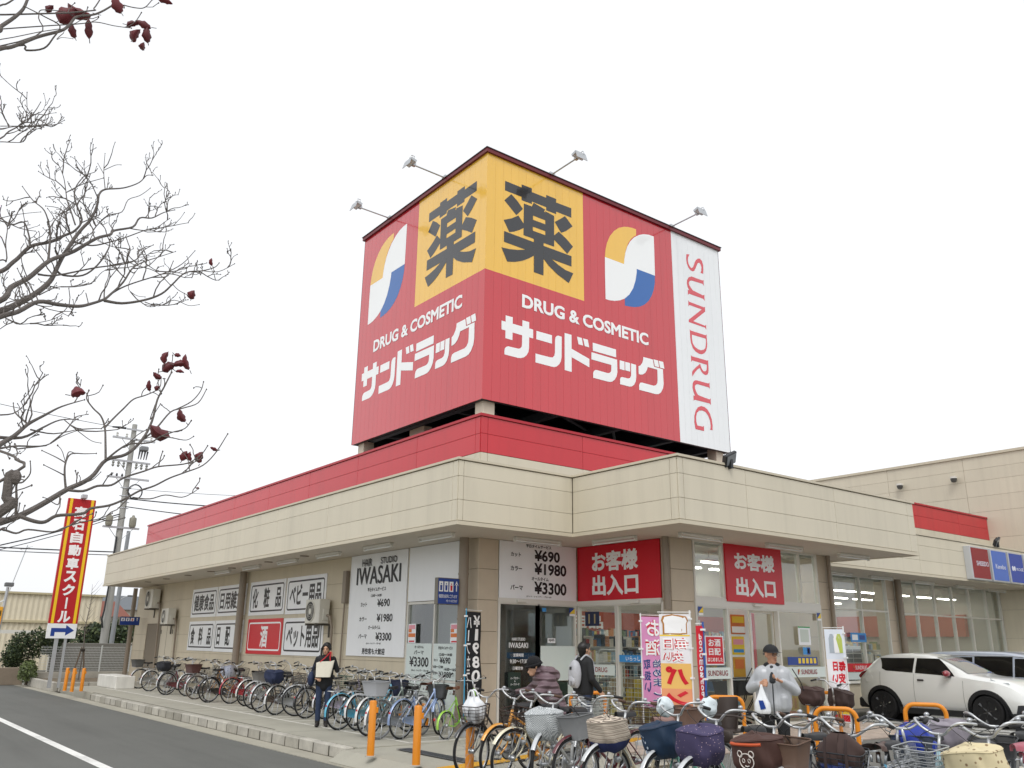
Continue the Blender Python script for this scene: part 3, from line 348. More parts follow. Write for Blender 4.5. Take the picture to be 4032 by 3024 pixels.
# pillars at the salon corner and beside the entrance, tiled
def pillar(x0,x1,y0,y1,rows_=None):
    c=P('tiled_pillar',MB().box(x0+.015,x1-.015,y0+.015,y1-.015,0.02,3.8),JOINT)
    zs=[0.02+0.63*i for i in range(6)]+[3.8]
    for a,b in zip(zs,zs[1:]): P('pillar_tile',MB().bev(x0,x1,y0,y1,a+.004,b-.004,.006),TILEB,c)
pillar(10.58,11.10,14.8,15.34); pillar(13.35,14.03,12.0,12.24+.01); pillar(18.46,19.05,12.0,12.6); P('vestibule_side_wall',MB().box(18.95,19.04,12.6,14.78,0,3.8),WALLB)
pillar(26.46,26.95,14.8,15.2)
P('low_wall',MB().bev(19.05,26.46,14.78,14.95,0,0.72,.01).bev(26.95,34.4,14.78,14.95,0,0.72,.01),WALLB)
P('salon_kick_panel',MB().bev(10.575,10.65,15.34,17.52,0,0.22,.005),BEIGE_T)
# glazing
def glaze(us,zs,plane,v,fw=0.05,dp=0.09,gl=GLASS,skip=(),name='window'):
    us=sorted(us); z0,z1=zs[0],zs[-1]
    fr=obj(name,slab(MB(),plane,v,us[0]-fw/2,us[-1]+fw/2,z0-fw/2,z0+fw/2,0.015,dp-.005),ALU,ST)
    for u in us: obj('mullion',slab(MB(),plane,v,u-fw/2,u+fw/2,z0+fw/2,z1+fw/2,0.02,dp),ALU,fr)
    for z in zs[1:]:
        for a,b in zip(us,us[1:]):
            g=MB(); slab(g,plane,v,a+fw/2,b-fw/2,z-fw/2,z+fw/2,0.015,dp-.005); obj('rail',g,ALU,fr)
    for i,(a,b) in enumerate(zip(us,us[1:])):
        for j,(c,d) in enumerate(zip(zs,zs[1:])):
            if (i,j) in skip: continue
            g=MB(); slab(g,plane,v,a+fw/2,b-fw/2,c+fw/2,d-fw/2,-0.03,0.04); obj('pane',g,gl if not isinstance(gl,dict) else gl.get((i,j),GLASS),fr)
    return fr
glaze([15.36,16.40,17.52],[.24,.9,2.53],'x',10.58)                                    # salon side window
glaze([12.2,13.25],[.1,2.50],'y',14.8); glaze([11.13,12.2],[.1,2.50],'y',14.8,gl={(0,0):GLASSD},name='salon_door')
P('transom_band',MB().box(11.10,13.33,14.76,14.86,2.50,2.60),ALU)
glaze([13.59,14.8],[.1,2.50],'x',13.35); glaze([12.25,13.55],[.1,2.50],'x',13.35,name='sliding_door')
P('transom_band',MB().box(13.3,13.4,12.25,14.78,2.50,2.60),ALU)
glaze([14.06,15.05,16.8,18.44],[.1,2.46],'y',12.0,skip={(1,0)},name='entrance_front')
glaze([14.06,15.0,16.0,17.0,17.75,18.44],[2.64,3.79],'y',12.0)
P('transom_band',MB().box(14.03,18.46,11.97,12.08,2.47,2.63),ALU)
sdoor=P('sliding_door',MB().box(15.95,16.79,12.12,12.16,2.38,2.44),ALU); [P('door_stile',MB().box(a,a+.045,12.12,12.16,.1,2.38),ALU,sdoor) for a in (15.95,16.745)]; P('door_rail',MB().box(15.995,16.745,12.12,12.16,.1,.18),ALU,sdoor); P('pane',MB().box(15.99,16.74,12.13,12.14,.18,2.38),GLASS,sdoor)
glaze([19.1,20.5,22.0,23.5,24.95,26.44],[.74,2.79,3.79],'y',14.8); glaze([26.97,28.3,29.5,30.73,31.95,33.25,34.36],[.74,2.76,3.79],'y',14.8)
P('window_sill',MB().bev(19.06,26.45,14.72,14.8,.69,.73,.008),ALU); P('window_sill',MB().bev(26.96,34.39,14.72,14.8,.69,.73,.008),ALU)
P('over_door_wall',MB().box(13.38,13.44,12.26,14.86,2.6,3.8).box(11.1,13.38,14.83,14.9,2.6,3.8).box(10.62,10.7,15.34,17.56,2.53,3.8),WALLB)
# films and prints on the glass (parts of the store)
def film(pl,v,u0,u1,z0,z1,mat,name='glass_film',t=.004): return P(name,slab(MB(),pl,v,u0,u1,z0,z1,t+.024,-.024),mat)
film('x',10.58,15.4,16.36,.93,1.66,FROST); film('x',10.58,16.44,17.48,.93,1.66,FROST); film('x',10.58,15.4,16.36,.28,.87,FROST); film('x',10.58,16.44,17.48,.28,.87,FROST)
film('y',14.8,12.24,13.22,.93,1.64,FROST); film('y',14.8,12.24,13.22,.15,.90,FROST)
film('x',13.35,13.64,14.78,1.06,1.27,FROST); film('y',12.0,14.10,15.01,1.04,1.26,FROST); film('y',12.0,16.84,18.40,1.04,1.26,FROST)
MAROON=M('print_maroon','#8e2530',.4); GOLD=M('print_gold','#e0a030',.4)
def logo(pl,v,u,z,h,par,o=.032,d=1):
    P('emblem',polys(MB(),pl,v,[[(u,z),(u+d*h*.35,z+h*.1),(u+d*h*.35,z+h),(u,z+h*.9)]],o),MAROON,par); P('emblem',polys(MB(),pl,v,[[(u+d*h*.38,z+h*.35),(u+d*h*.62,z+h*.45),(u+d*h*.62,z+h*1.05),(u+d*h*.38,z+h)]],o),GOLD,par); P('emblem',polys(MB(),pl,v,[[(u,z-h*.05),(u+d*h*.3,z),(u+d*h*.3,z+h*.06),(u,z+.0)]],o),BLUES,par)
for u0,u1,vz in ((14.3,14.92,12.0),(17.47,18.07,12.0)):
    text('SUNDRUG','y',vz,u0,u1,1.205,1.10,MAROON,ST,.034,.012); logo('y',vz,u0-.13,1.10,.115,ST,.034)
text('SUNDRUG','x',13.35,14.5,13.86,1.22,1.12,MAROON,ST,.034,.012)
film('y',14.8,23.55,26.4,1.02,1.25,SIGNRED); film('y',14.8,23.55,26.4,.8,1.0,FROST); film('y',14.8,22.05,23.45,1.02,1.25,SIGNRED)
for u in (24.25,25.75): text('SUNDRUG','y',14.8,u,u+.62,1.19,1.08,WHITE2,ST,.034,.01); logo('y',14.8,u-.13,1.08,.11,ST,.034)
# salon door print
for s_,a,b,c,d in (('HAIR STUDIO',11.46,11.81,1.80,1.74),('IWASAKI',11.38,11.89,1.70,1.59),('営業時間',11.5,11.77,1.485,1.415),('9:30～17:30',11.41,11.88,1.365,1.285),('日曜定休',11.49,11.76,1.225,1.155)): text(s_,'y',14.8,a,b,c,d,WHITE2,ST,.034,.012)
# frosted price prints on the side window
for s_,a,b,c,d in (('オールタイム',17.13,16.76,1.615,1.555),('パーマ',17.15,16.75,1.515,1.425),('¥3300',17.33,16.54,1.38,1.17),('(カット・シャンプー・ブロー)付',17.23,16.53,1.115,1.065),('平日タイムサービス',16.17,15.62,1.605,1.54),('12:00～14:00',16.13,15.63,1.465,1.41),('カット',16.33,16.17,1.35,1.295),('¥690',16.10,15.69,1.39,1.255),('9:30～12:00',16.37,15.96,1.215,1.16),('14:00～16:00',15.92,15.43,1.175,1.115),('カラー',16.34,16.17,1.08,1.02),('¥1980',16.12,15.65,1.10,.975)): text(s_,'x',10.58,a,b,c,d,BLACKP,ST,.034,.018)
# soffit tubes: white strip fittings
def soffit_light(x,y,ax,lab):
    t=thing('strip_light',(x,y,S-.09),lab,'light','strip lights under the canopy'); l=.62
    b=MB(); (b.bev(x-.06,x+.06,y-l,y+l,S-.05,S-.001,.01) if ax=='y' else b.bev(x-l,x+l,y-.06,y+.06,S-.05,S-.001,.01)); obj('housing',b,ALU,t)
    for s_ in (-1,1):
        e=MB(); (e.bev(x-.03,x+.03,y+s_*l-.02,y+s_*l+.02,S-.11,S-.05,.004) if ax=='y' else e.bev(x+s_*l-.02,x+s_*l+.02,y-.03,y+.03,S-.11,S-.05,.004)); obj('end_cap',e,ALU,t)
    obj('tube',MB().tube([(x,y-l,S-.085),(x,y+l,S-.085)] if ax=='y' else [(x-l,y,S-.085),(x+l,y,S-.085)],.016,8),M('tube_white','#f2f4f4',.25),t,smooth=True)
for i,(x,y,ax,lab) in enumerate([(9.64,15.0,'y','strip light under the canopy nearest the salon corner, above the blank white panel'),(9.66,17.45,'y','strip light under the canopy above the hair studio board'),(9.7,20.05,'y','strip light under the canopy between hair studio board and rightmost air conditioner'),(9.72,22.55,'y','strip light under the canopy above the baby goods sign'),(9.75,25.2,'y','strip light under the canopy above the cosmetics category sign'),(9.75,27.6,'y','strip light under the canopy above the daily sundries sign'),
   (11.6,14.1,'x','strip light under the canopy above the white price board'),(12.66,12.9,'y','strip light under the canopy above the side entrance red board'),(13.5,11.3,'x','strip light under the canopy above the tiled entrance pillar'),(16.2,11.27,'x','strip light under the canopy above the front entrance red board'),(19.0,11.33,'x','strip light under the right end of the entrance canopy'),(23.2,14.33,'x','strip light over the windows just right of the entrance block'),(25.4,14.3,'x','second strip light over the windows right of the entrance block'),(28.15,14.4,'x','third strip light over the right windows, just past the window pillar'),(31.05,14.45,'x','fourth strip light over the right windows'),(33.6,14.5,'x','last strip light over the right windows, by the tall wall')]): soffit_light(x,y,ax,lab)
for y in (21.15,23.5,26.3,28.15,30.4,32.8,35.1): P('soffit_vent',MB().lathe([(.11,S-.02),(.12,S-.012),(.12,S+.001)],(9.57,y,0),'z',14),M('vent_brown','#7f7362',.6))
# entrance sensors
for q in ((11.55,11.8,14.7,14.76,2.52,2.58),(15.89,16.17,11.9,11.97,2.51,2.57)): P('door_sensor',MB().bev(*q,.01),ALU)
P('door_sensor',MB().bev(13.24,13.3,12.83,13.08,2.51,2.57,.01),ALU)
# down pipes
def pipe(name,x,y,r,z0,z1,lab,n=14):
    t=thing(name,(x,y,z0),lab,'pipe','rainwater down pipes'); obj('pipe',MB().lathe([(r,z0),(r,z1)],(x,y,0),'z',n),PIPE,t,smooth=True)
    for z in [z0+.9*k+.35 for k in range(4) if z0+.9*k+.35<z1-.1]: obj('bracket',MB().lathe([(r+.008,z-.02),(r+.008,z+.02)],(x,y,0),'z',n),PIPE,t)
pipe('down_pipe',10.36,15.02,.105,0,S,'thick taupe rainwater pipe at the salon corner behind the black banner',18)
pipe('down_pipe',10.42,27.52,.11,0,S,'thick taupe rainwater pipe between the category signs',18)
pipe('down_pipe',10.45,40.02,.09,0,S,'taupe rainwater pipe at the far end of the side wall',14)
pipe('down_pipe',13.22,12.0,.07,2.36,S,'short grey pipe on the tiled entrance pillar beside the red board',14)
pipe('down_pipe',26.98,14.66,.1,0,S,'taupe rainwater pipe on the pillar between the right windows',16)
pipe('down_pipe',18.85,11.92,.05,0,S,'slim taupe pipe at the right corner of the entrance block',12)
# ================================================================ tall neighbour block
TB=thing('tall_hall',(34.4,24,0),'tall windowless beige panelled hall behind the right wing','building')
core=obj('core',MB().box(34.43,60,9.0,60,0,8.95),JOINT,TB)
zt=[0,1.1,2.1,3.1,4.1,5.1,5.75,6.75,7.35,7.95,8.42,8.9]
row('hall_panel','x',34.43,[9.0,12.3,15.45,18.6,21.75,24.9,28.0],zt,.03,BEIGE,TB,gap=.005); row('hall_panel','y',9.03,[34.45,37.5,40.6,43.7],zt,.03,BEIGE,TB)
obj('coping',MB().box(34.34,34.7,8.96,60,8.9,9.0).box(34.7,60,8.96,9.3,8.9,9.0),BEIGE_T,TB)
for y,z in ((18.0,8.16),(15.78,8.14)): obj('camera_dome',MB().lathe([(.02,-.16),(.09,-.14),(.12,-.06),(.12,0)],(34.2,y,z),'z',14),M('dome_dark','#4a4a48',.25),TB,smooth=True); obj('camera_base',MB().lathe([(.13,0),(.13,.07)],(34.2,y,z),'z',14).box(34.2,34.4,y-.05,y+.05,z+.01,z+.06),ALU,TB)
# ================================================================ roof sign tower
TW=thing('roof_sign_tower',(10.62,14.87,6.0),'tall red and yellow box sign on the roof corner with big black character','sign')
TX,TY,TZ,TH=10.62,14.87,6.87,6.2
TRED=M('tower_red','#cb1c2c',0.22,coat=.65,streak=.10,rnd=.02,var=.03,scale=.7,stretch=(1,1,.25)); TYEL=M('tower_yellow','#f5c03c',0.22,coat=.65,streak=.05,rnd=.012,var=.02,scale=.7); TWHT=M('tower_white','#eef1f3',0.22,coat=.6,streak=.05,rnd=.01,var=.012)
TNAV=M('tower_navy','#0d1016',0.24,coat=.45); TBLU=M('tower_blue','#0560b0',0.24,coat=.35); TLET=M('tower_letter_white','#f6f8f8',0.25,coat=.7); TLR=M('tower_letter_red','#d8283c',0.25,coat=.7)
def plank(pl,v,u0,u1,lo,hi):
    mb=MB(); g=.0016
    for z0,z1,k in ((0,3.14,0),(3.14,TH,1)):
        mb.cur=k; slab(mb,pl,v,u0+g,u1-g,TZ+z0,TZ+z1,.02,.0)
    o=obj('cladding_plank',mb,[lo,hi],TW); return o
def planks(pl,v,base,a,b,n,lo,hi):
    for i in range(n): plank(pl,v,base+a+(b-a)*i/n,base+a+(b-a)*(i+1)/n,lo,hi)
planks('y',TY+.02,TX,0.02,3.11,13,TRED,TYEL); planks('y',TY+.02,TX,3.11,6.51,14,TRED,TRED); planks('y',TY+.02,TX,6.51,8.6,9,TWHT,TWHT)
planks('x',TX+.02,TY,0.02,3.11,13,TRED,TYEL); planks('x',TX+.02,TY,3.11,6.15,13,TRED,TRED)
obj('corner_trim',MB().box(TX-.004,TX+.03,TY-.004,TY+.03,TZ,TZ+3.14),TRED,TW); obj('corner_trim',MB().box(TX-.004,TX+.03,TY-.004,TY+.03,TZ+3.14,TZ+TH),TYEL,TW)
ln=MB(); ln.box(TX+.03,TX+8.58,TY+.03,TY+.12,TZ,TZ+TH).box(TX+.03,TX+.12,TY+.12,TY+6.13,TZ,TZ+TH).box(TX+8.5,TX+8.58,TY+.12,TY+6.13,TZ,TZ+TH).box(TX+.12,TX+8.5,TY+6.05,TY+6.13,TZ,TZ+TH).box(TX+.12,TX+8.5,TY+.12,TY+6.05,TZ+TH-.1,TZ+TH)
obj('steel_lining',ln,STEELD,TW)
obj('back_cladding',MB().box(TX+8.58,TX+8.6,TY+.0,TY+6.15,TZ,TZ+TH).box(TX,TX+8.58,TY+6.13,TY+6.15,TZ,TZ+TH),TRED,TW)
cp=MB().box(TX-.06,TX+8.66,TY-.06,TY+.1,TZ+TH,TZ+TH+.1).box(TX-.06,TX+.1,TY+.1,TY+6.2,TZ+TH,TZ+TH+.1).box(TX+8.5,TX+8.66,TY+.1,TY+6.2,TZ+TH,TZ+TH+.1).box(TX+.1,TX+8.5,TY+6.05,TY+6.2,TZ+TH,TZ+TH+.1)
obj('top_coping',cp,M('tower_coping','#6d1420',.4),TW); obj('coping_cap',MB().box(TX-.08,TX+8.68,TY-.08,TY+6.22,TZ+TH+.1,TZ+TH+.12),M('cap_dark','#3b3436',.5),TW)
# frame seen below the sign box
for i,x in enumerate((.35,2.4,4.5,6.5,8.25)):
    b=MB(); b.box(TX+x-.08,TX+x+.08,TY+.13,TY+6.03,TZ+.05,TZ+.25); obj('floor_beam',b,M('beam_steel','#3d434c',.6),TW)
for y in (.5,2.2,4.0,5.7): obj('cross_beam',MB().box(TX+.13,TX+8.48,TY+y-.05,TY+y+.05,TZ+.26,TZ+.4),MATS['beam_steel'],TW)
for a,b in (((.4,.5),(4.4,4)),((4.5,.5),(8.2,4)),((.4,5.5),(4.4,2.2)),((2.4,.3),(6.4,2.2))): obj('brace',MB().tube([(TX+a[0],TY+a[1],TZ+.16),(TX+b[0],TY+b[1],TZ+.16)],.035,6),MATS['beam_steel'],TW)
for cx,cy in ((.30,.30),(8.3,.3),(.30,5.85),(8.3,5.85),(4.4,5.85),(4.4,3)):
    obj('column',MB().bev(TX+cx-.16,TX+cx+.16,TY+cy-.16,TY+cy+.16,5.6,TZ+.1,.01),COLM,TW); obj('base_plate',MB().box(TX+cx-.26,TX+cx+.26,TY+cy-.26,TY+cy+.26,6.48,6.54),COLM,TW)
obj('junction_box',MB().bev(TX+.5,TX+.75,TY+3.2,TY+3.9,6.5,6.95,.01),COLM,TW)
def glyph(nm,L,mat,fR=None,fL=None,out=.002):
    if fR: obj(nm,polys(MB(),'y',TY,[[(TX+fR(u),TZ+z) for u,z in q] for q in L],out,.0003),mat,TW)
    if fL: obj(nm,polys(MB(),'x',TX,[[(TY+fL(u),TZ+z) for u,z in q] for q in L],out,.0003),mat,TW)
ident=lambda u:u
glyph('medicine_character',YAKU,TNAV,ident,lambda u:3.12-u); glyph('store_name_lettering',SAN,TLET,ident,lambda u:6.29-u)
glyph('emblem_yellow',[EMB['yellow']],TYEL,ident,lambda u:9.5-u); glyph('emblem_white',[EMB['white']],TLET,ident,lambda u:9.5-u,.0025); glyph('emblem_blue',[EMB['blue']],TBLU,ident,lambda u:9.5-u)
glyph('vertical_lettering',SUN,TLR,ident)
for w_,a_,b_ in (('DRUG & COSMETIC',1.10,5.41),):
    text(w_,'y',TY,TX+a_,TX+b_,TZ+2.795,TZ+2.45,TLET,TW,.008,.035,name='subtitle_lettering'); text(w_,'x',TX,TY+6.3-a_,TY+6.3-b_,TZ+2.795,TZ+2.45,TLET,TW,.008,.035,name='subtitle_lettering')
# arm floodlights on the coping
GALV=M('galvanised','#b9bcbf',.42,.55,var=.04); LENS=M('lamp_glass','#dfe3e5',.2)
def flood(x,y,dx,dy,lab):
    z=TZ+TH+.11; t=thing('arm_floodlight',(x,y,z),lab,'floodlight','floodlights around the roof sign'); D=Vector((dx,dy,0)); Sd=Vector((-dy,dx,0)); B=Vector((x,y,z))
    obj('arm',MB().tube([B-D*.3,B+D*.98+Vector((0,0,.02))],.02,8),GALV,t,smooth=True); obj('foot',MB().box(x-.08,x+.08,y-.08,y+.08,z-.01,z+.05),GALV,t)
    def bx(a0,a1,s0,s1,h0,h1,tilt=0):
        vs=[]
        for a in (a0,a1):
            for s_ in (s0,s1):
                for h in (h0,h1):
                    q=Vector((a-1.08,0,h)); q=Vector((q.x*cos(tilt)-q.z*sin(tilt),0,q.x*sin(tilt)+q.z*cos(tilt))); vs.append(B+D*(1.08+q.x)+Sd*s_+Vector((0,0,.03+q.z)))
        return MB().add(vs,[(0,1,3,2),(4,6,7,5),(0,4,5,1),(2,3,7,6),(0,2,6,4),(1,5,7,3)])
    obj('lamp_head',bx(1.0,1.16,-.17,.17,.0,.07,.3),GALV,t); obj('lens',bx(1.02,1.14,-.15,.15,-.008,-.001,.3),LENS,t); obj('visor',bx(1.15,1.162,-.17,.17,-.15,.03,.3),GALV,t)
    obj('yoke',MB().tube([B+D*1.02+Sd*.1+Vector((0,0,.08)),B+D*1.02+Sd*.1+Vector((0,0,.2)),B+D*1.12+Sd*.1+Vector((0,0,.2)),B+D*1.16+Sd*.1+Vector((0,0,.1))],.011,6),GALV,t); obj('clamp',bx(.93,1.01,-.045,.045,-.04,.04),GALV,t)
flood(10.6,16.67,-1,0,'arm floodlight on the left edge of the roof sign, nearer its front corner'); flood(10.6,19.5,-1,0,'arm floodlight on the left edge of the roof sign, at its far end')
flood(12.61,14.85,0,-1,'arm floodlight above the yellow part of the right sign face'); flood(17.12,14.85,0,-1,'arm floodlight above the white strip of the right sign face')
def led(x,y,z,lab):
    t=thing('led_floodlight',(x,y,z),lab,'floodlight'); Rm=Matrix.Translation((x,y,z+.17))@Matrix.Scale(.74,4)@Matrix.Rotation(rad(-25),4,'Y')@Matrix.Rotation(rad(28),4,'X')
    BK=M('lamp_black','#26282b',.45); obj('housing',MB().bev(-.24,.24,-.05,.05,-.17,.17,.02).xf(Rm),BK,t); obj('lens',MB().box(-.2,.2,-.056,-.05,-.13,.13).xf(Rm),M('led_lens','#8d9296',.15),t)
    for i in range(6): obj('fin',MB().box(-.2+i*.07,-.19+i*.07,.05,.1,-.14,.14).xf(Rm),BK,t)
    obj('bracket',MB().box(x-.03,x+.03,y-.05,y+.03,z-.02,z+.16),BK,t)
led(13.35,10.36,4.99,'black floodlight on the canopy edge below the tower end'); led(31.1,13.2,5.04,'black floodlight on the canopy above the cosmetics light box')
# ================================================================ wall signs
def board(name,pl,v,u0,u1,z0,z1,mat,lab,cat='sign',t=.03,group=None,back=-.002):
    a,b=min(u0,u1),max(u0,u1); r=thing(name,pp(pl,v,(a+b)/2,z0),lab,cat,group)
    obj('panel',slab(MB(),pl,v,a,b,z0,z1,t,back),mat,r); return r
def rows(L,pl,v,par,mat,out,bold=.032):
    for s_,a,b,c,d in L: text(s_,pl,v,a,b,c,d,mat,par,out,bold)
h=board('hair_studio_board','x',10.58,17.6,20.41,1.35,3.79,WHITE,'large white hair studio price board on the side wall')
def stencil(s_,a,b,c,d,par,v=10.58):     # raised letters with a side shadow
    text(s_,'x',v,a-.016,b-.016,c-.008,d-.008,GREYP,par,.031,.0); text(s_,'x',v,a,b,c,d,BLACKP,par,.045,.0)
stencil('HAIR',19.80,19.31,3.68,3.50,h); stencil('STUDIO',18.86,18.09,3.67,3.52,h); stencil('IWASAKI',20.05,17.89,3.48,3.05,h)
rows([('平日タイムサービス',19.46,18.55,2.965,2.865),('12:00～14:00',19.27,18.75,2.80,2.735),('カット',19.77,19.45,2.62,2.51),('¥690',18.94,18.33,2.68,2.49),('カラー',19.80,19.42,2.27,2.165),('¥1980',18.93,18.17,2.33,2.14),('オールタイム',19.32,18.73,2.065,1.97),('パーマ',19.80,19.37,1.865,1.755),('¥3300',18.94,18.18,1.90,1.71),('(カット・シャンプー・ブロー)付',19.38,18.67,1.67,1.62),('男性客も大歓迎',19.58,18.46,1.54,1.39)],'x',10.58,h,BLACKP,.033)
board('blank_board','x',10.58,15.36,17.52,2.57,3.79,WHITE,'plain white board above the salon side window')
pb=board('salon_price_board','y',14.8,11.11,13.28,2.60,3.79,WHITE,'white price board above the dark salon door')
rows([('平日タイムサービス',11.82,12.54,3.765,3.69),('カット',11.40,11.68,3.565,3.475),('¥690',12.05,12.79,3.655,3.41),('カラー',11.40,11.71,3.275,3.175),('¥1980',12.05,12.98,3.375,3.12),('オールタイム',11.98,12.46,3.075,2.995),('パーマ',11.40,11.74,2.88,2.77),('¥3300',12.05,12.98,2.975,2.71),('(カット・シャンプー・ブロー)付',11.84,12.54,2.675,2.635)],'y',14.8,pb,BLACKP,.033)
ra=board('entrance_board','x',13.35,12.26,14.77,2.59,3.79,SIGNRED,'red customer entrance board above the side entrance doors, next to the white price board')
rows([('お客様',14.29,12.87,3.655,3.215),('出入口',14.29,12.88,3.145,2.695)],'x',13.35,ra,WHITE2,.033,.04)
rb=board('entrance_board','y',12.0,15.02,17.0,2.59,3.81,SIGNRED,'red customer entrance board above the open front doors',t=.06)
rows([('お客様',15.31,16.73,3.645,3.265),('出入口',15.32,16.71,3.115,2.705)],'y',12.0,rb,WHITE2,.063,.04)
def ring(pl,v,u0,u1,z0,z1,w,out,r=.1):
    a,b=min(u0,u1),max(u0,u1)
    def rr(a,b,c,d,r):
        P_=[]
        for cx,cz,t0 in ((b-r,d-r,0),(a+r,d-r,90),(a+r,c+r,180),(b-r,c+r,270)):
            for k in range(5): t=rad(t0+k*22.5); P_.append((cx+r*cos(t),cz+r*sin(t)))
        return P_
    A=rr(a,b,z0,z1,r); B=rr(a+w,b-w,z0+w,z1-w,max(r-w,.01)); n=len(A)
    return MB().add([pp(pl,v,u,z,out) for u,z in A+B],[(i,(i+1)%n,n+(i+1)%n,n+i) for i in range(n)])
cats=[('健康食品',30.14,32.72,2.46,3.45,0,'white category sign for health foods, upper row, leftmost'),('日用雑貨',27.5,30.06,2.46,3.45,0,'white category sign for daily sundries, upper row, left of the pipe'),('化　粧　品',24.47,27.18,2.43,3.45,0,'white category sign for cosmetics, upper row, right of the pipe'),('ベビー用品',21.8,24.38,2.42,3.45,0,'white category sign for baby goods, upper row, rightmost'),
  ('食　料　品',30.1,32.72,1.33,2.32,0,'white category sign for groceries, lower row, leftmost'),('日　配　品',27.5,30.04,1.32,2.32,0,'white category sign for daily deliveries, lower row, left of the pipe'),('酒',24.47,27.1,1.30,2.32,1,'red category sign for alcohol with one white character'),('ペット用品',21.8,24.38,1.30,2.31,0,'white category sign for pet goods, lower row, behind the standing woman')]
for s_,u0,u1,z0,z1,rd,lab in cats:
    b_=board('category_sign','x',10.58,u0,u1,z0,z1,SIGNRED if rd else WHITE,lab,t=.02,group='category signs on the side wall')
    obj('border',ring('x',10.58,u0+.1,u1-.1,z0+.1,z1-.1,.045,.0215),WHITE2 if rd else BLACKP,b_)
    if rd: text(s_,'x',10.58,26.05,25.5,2.13,1.49,WHITE2,b_,.023,.03)
    else: text(s_,'x',10.58,u1-.26,u0+.26,z1-.2,z0+.2,BLACKP,b_,.023,.03)
# projecting restroom signs
def wc(x0,x1,y,z0,z1,lab,small=False):
    t=thing('restroom_sign',((x0+x1)/2,y,z0),lab,'sign'); obj('box',MB().bev(x0,x1,y,y+.12,z0,z1,.008),M('sign_case','#6f6a60',.5),t); obj('face',MB().box(x0+.015,x1-.015,y-.004,y,z0+.015,z1-.015),BLUES,t)
    w=x1-x0; hh=z1-z0
    for i in range(3):
        a=x0+w*(.06+.235*i); obj('pictogram_tile',MB().box(a,a+w*.18,y-.008,y-.004,z0+hh*.48,z0+hh*.86),WHITE2,t)
        c=a+w*.09; mt=(BLUES,BLUES,SIGNRED)[i]
        fig=[(c-.022,z0+hh*.52),(c+.022,z0+hh*.52),(c+.026,z0+hh*.72),(c-.026,z0+hh*.72)]
        obj('pictogram',polys(MB(),'y',y,[fig,[(c+.014*cos(k*PI/4),z0+hh*.77+.016*sin(k*PI/4)) for k in range(8)]],.009),mt,t)
    a=x0+w*.86; obj('arrow',polys(MB(),'y',y,[[(a-.012,z0+hh*.5),(a+.012,z0+hh*.5),(a+.012,z0+hh*.76),(a-.012,z0+hh*.76)],[(a-.05,z0+hh*.7),(a,z0+hh*.9),(a+.05,z0+hh*.7),(a,z0+hh*.8)]],.006),WHITE2,t)
    if not small: text('化粧室は店外にございます','y',y,x0+w*.06,x1-w*.1,z0+hh*.38,z0+hh*.24,WHITE2,t,.006,.01); text('ベビーシートがございます','y',y,x0+w*.4,x1-w*.1,z0+hh*.19,z0+hh*.09,WHITE2,t,.006,.01)
wc(9.72,10.25,15.0,2.42,2.95,'blue restroom direction sign on the salon corner pipe'); wc(9.62,10.4,38.6,2.24,2.58,'small blue restroom sign at the far end of the side wall',True)
# small posters, stickers and boards on the glazing
def poster(pl,v,u0,u1,z0,z1,mat,lab,extra=(),cat='poster'):
    r=thing('poster',pp(pl,v,(u0+u1)/2,z0,.03),lab,cat); obj('sheet',slab(MB(),pl,v,u0,u1,z0,z1,.034,-.03),mat,r)
    for a,b,c,d,mt in extra: obj('print_block',slab(MB(),pl,v,u0+(u1-u0)*a,u0+(u1-u0)*b,z0+(z1-z0)*c,z0+(z1-z0)*d,.036,-.034),mt,r)
    return r
OR_=M('print_orange','#dd7a3a',.5); YE_=M('print_yellow','#f0cf3a',.5); GN_=M('print_green','#2f9a55',.5); CY_=M('print_cyan','#3c8fd0',.5); PK_=M('print_pink','#e79aa8',.5)
pe=[(.08,.9,.72,.94,PK_),(.05,.45,.55,.72,OR_),(.05,.95,.3,.5,OR_),(.1,.9,.16,.27,WHITE2),(.15,.85,.04,.12,SIGNRED)]
poster('x',10.58,17.43,17.11,1.67,2.08,WHITE,'small orange and white flyer on the left pane of the salon window',pe); poster('x',10.58,15.72,15.42,1.67,2.07,WHITE,'small orange and white flyer on the right pane of the salon window',pe)
k=poster('y',12.0,14.25,14.83,1.31,1.88,WHITE,'red and white alcohol notice on the glass left of the front doors',[(.05,.95,.04,.96,SIGNRED)],'sign'); rows([('お酒',14.35,14.73,1.82,1.67),('日配',14.35,14.72,1.635,1.50),('はじめました',14.31,14.77,1.455,1.375)],'y',12.0,k,WHITE2,.0375,.025)
poster('y',12.0,17.47,17.93,1.73,2.13,WHITE,'white notice with green top on the glass right of the front doors',[(0,1,.93,1,GN_),(.15,.85,.15,.85,M('print_palegrey','#c9d2c9',.6))])
poster('y',12.0,17.0,18.12,1.30,1.47,BLUES,'blue welcome strip with yellow figures on the glass right of the front doors',[(.35+.13*i,.43+.13*i,.2,.85,YE_) for i in range(5)])
poster('y',12.0,17.6,17.88,1.52,1.68,CY_,'small blue dog notice on the glass above the welcome strip',[(.55,.95,.05,.95,BLUES),(.62,.85,.2,.8,YE_)])
bs=poster('x',13.35,13.49,12.3,1.34,1.48,CY_,'blue welcome strip across the side entrance door'); text('いらっしゃいませ','x',13.35,13.3,12.45,1.455,1.365,WHITE2,bs,.037,.015)
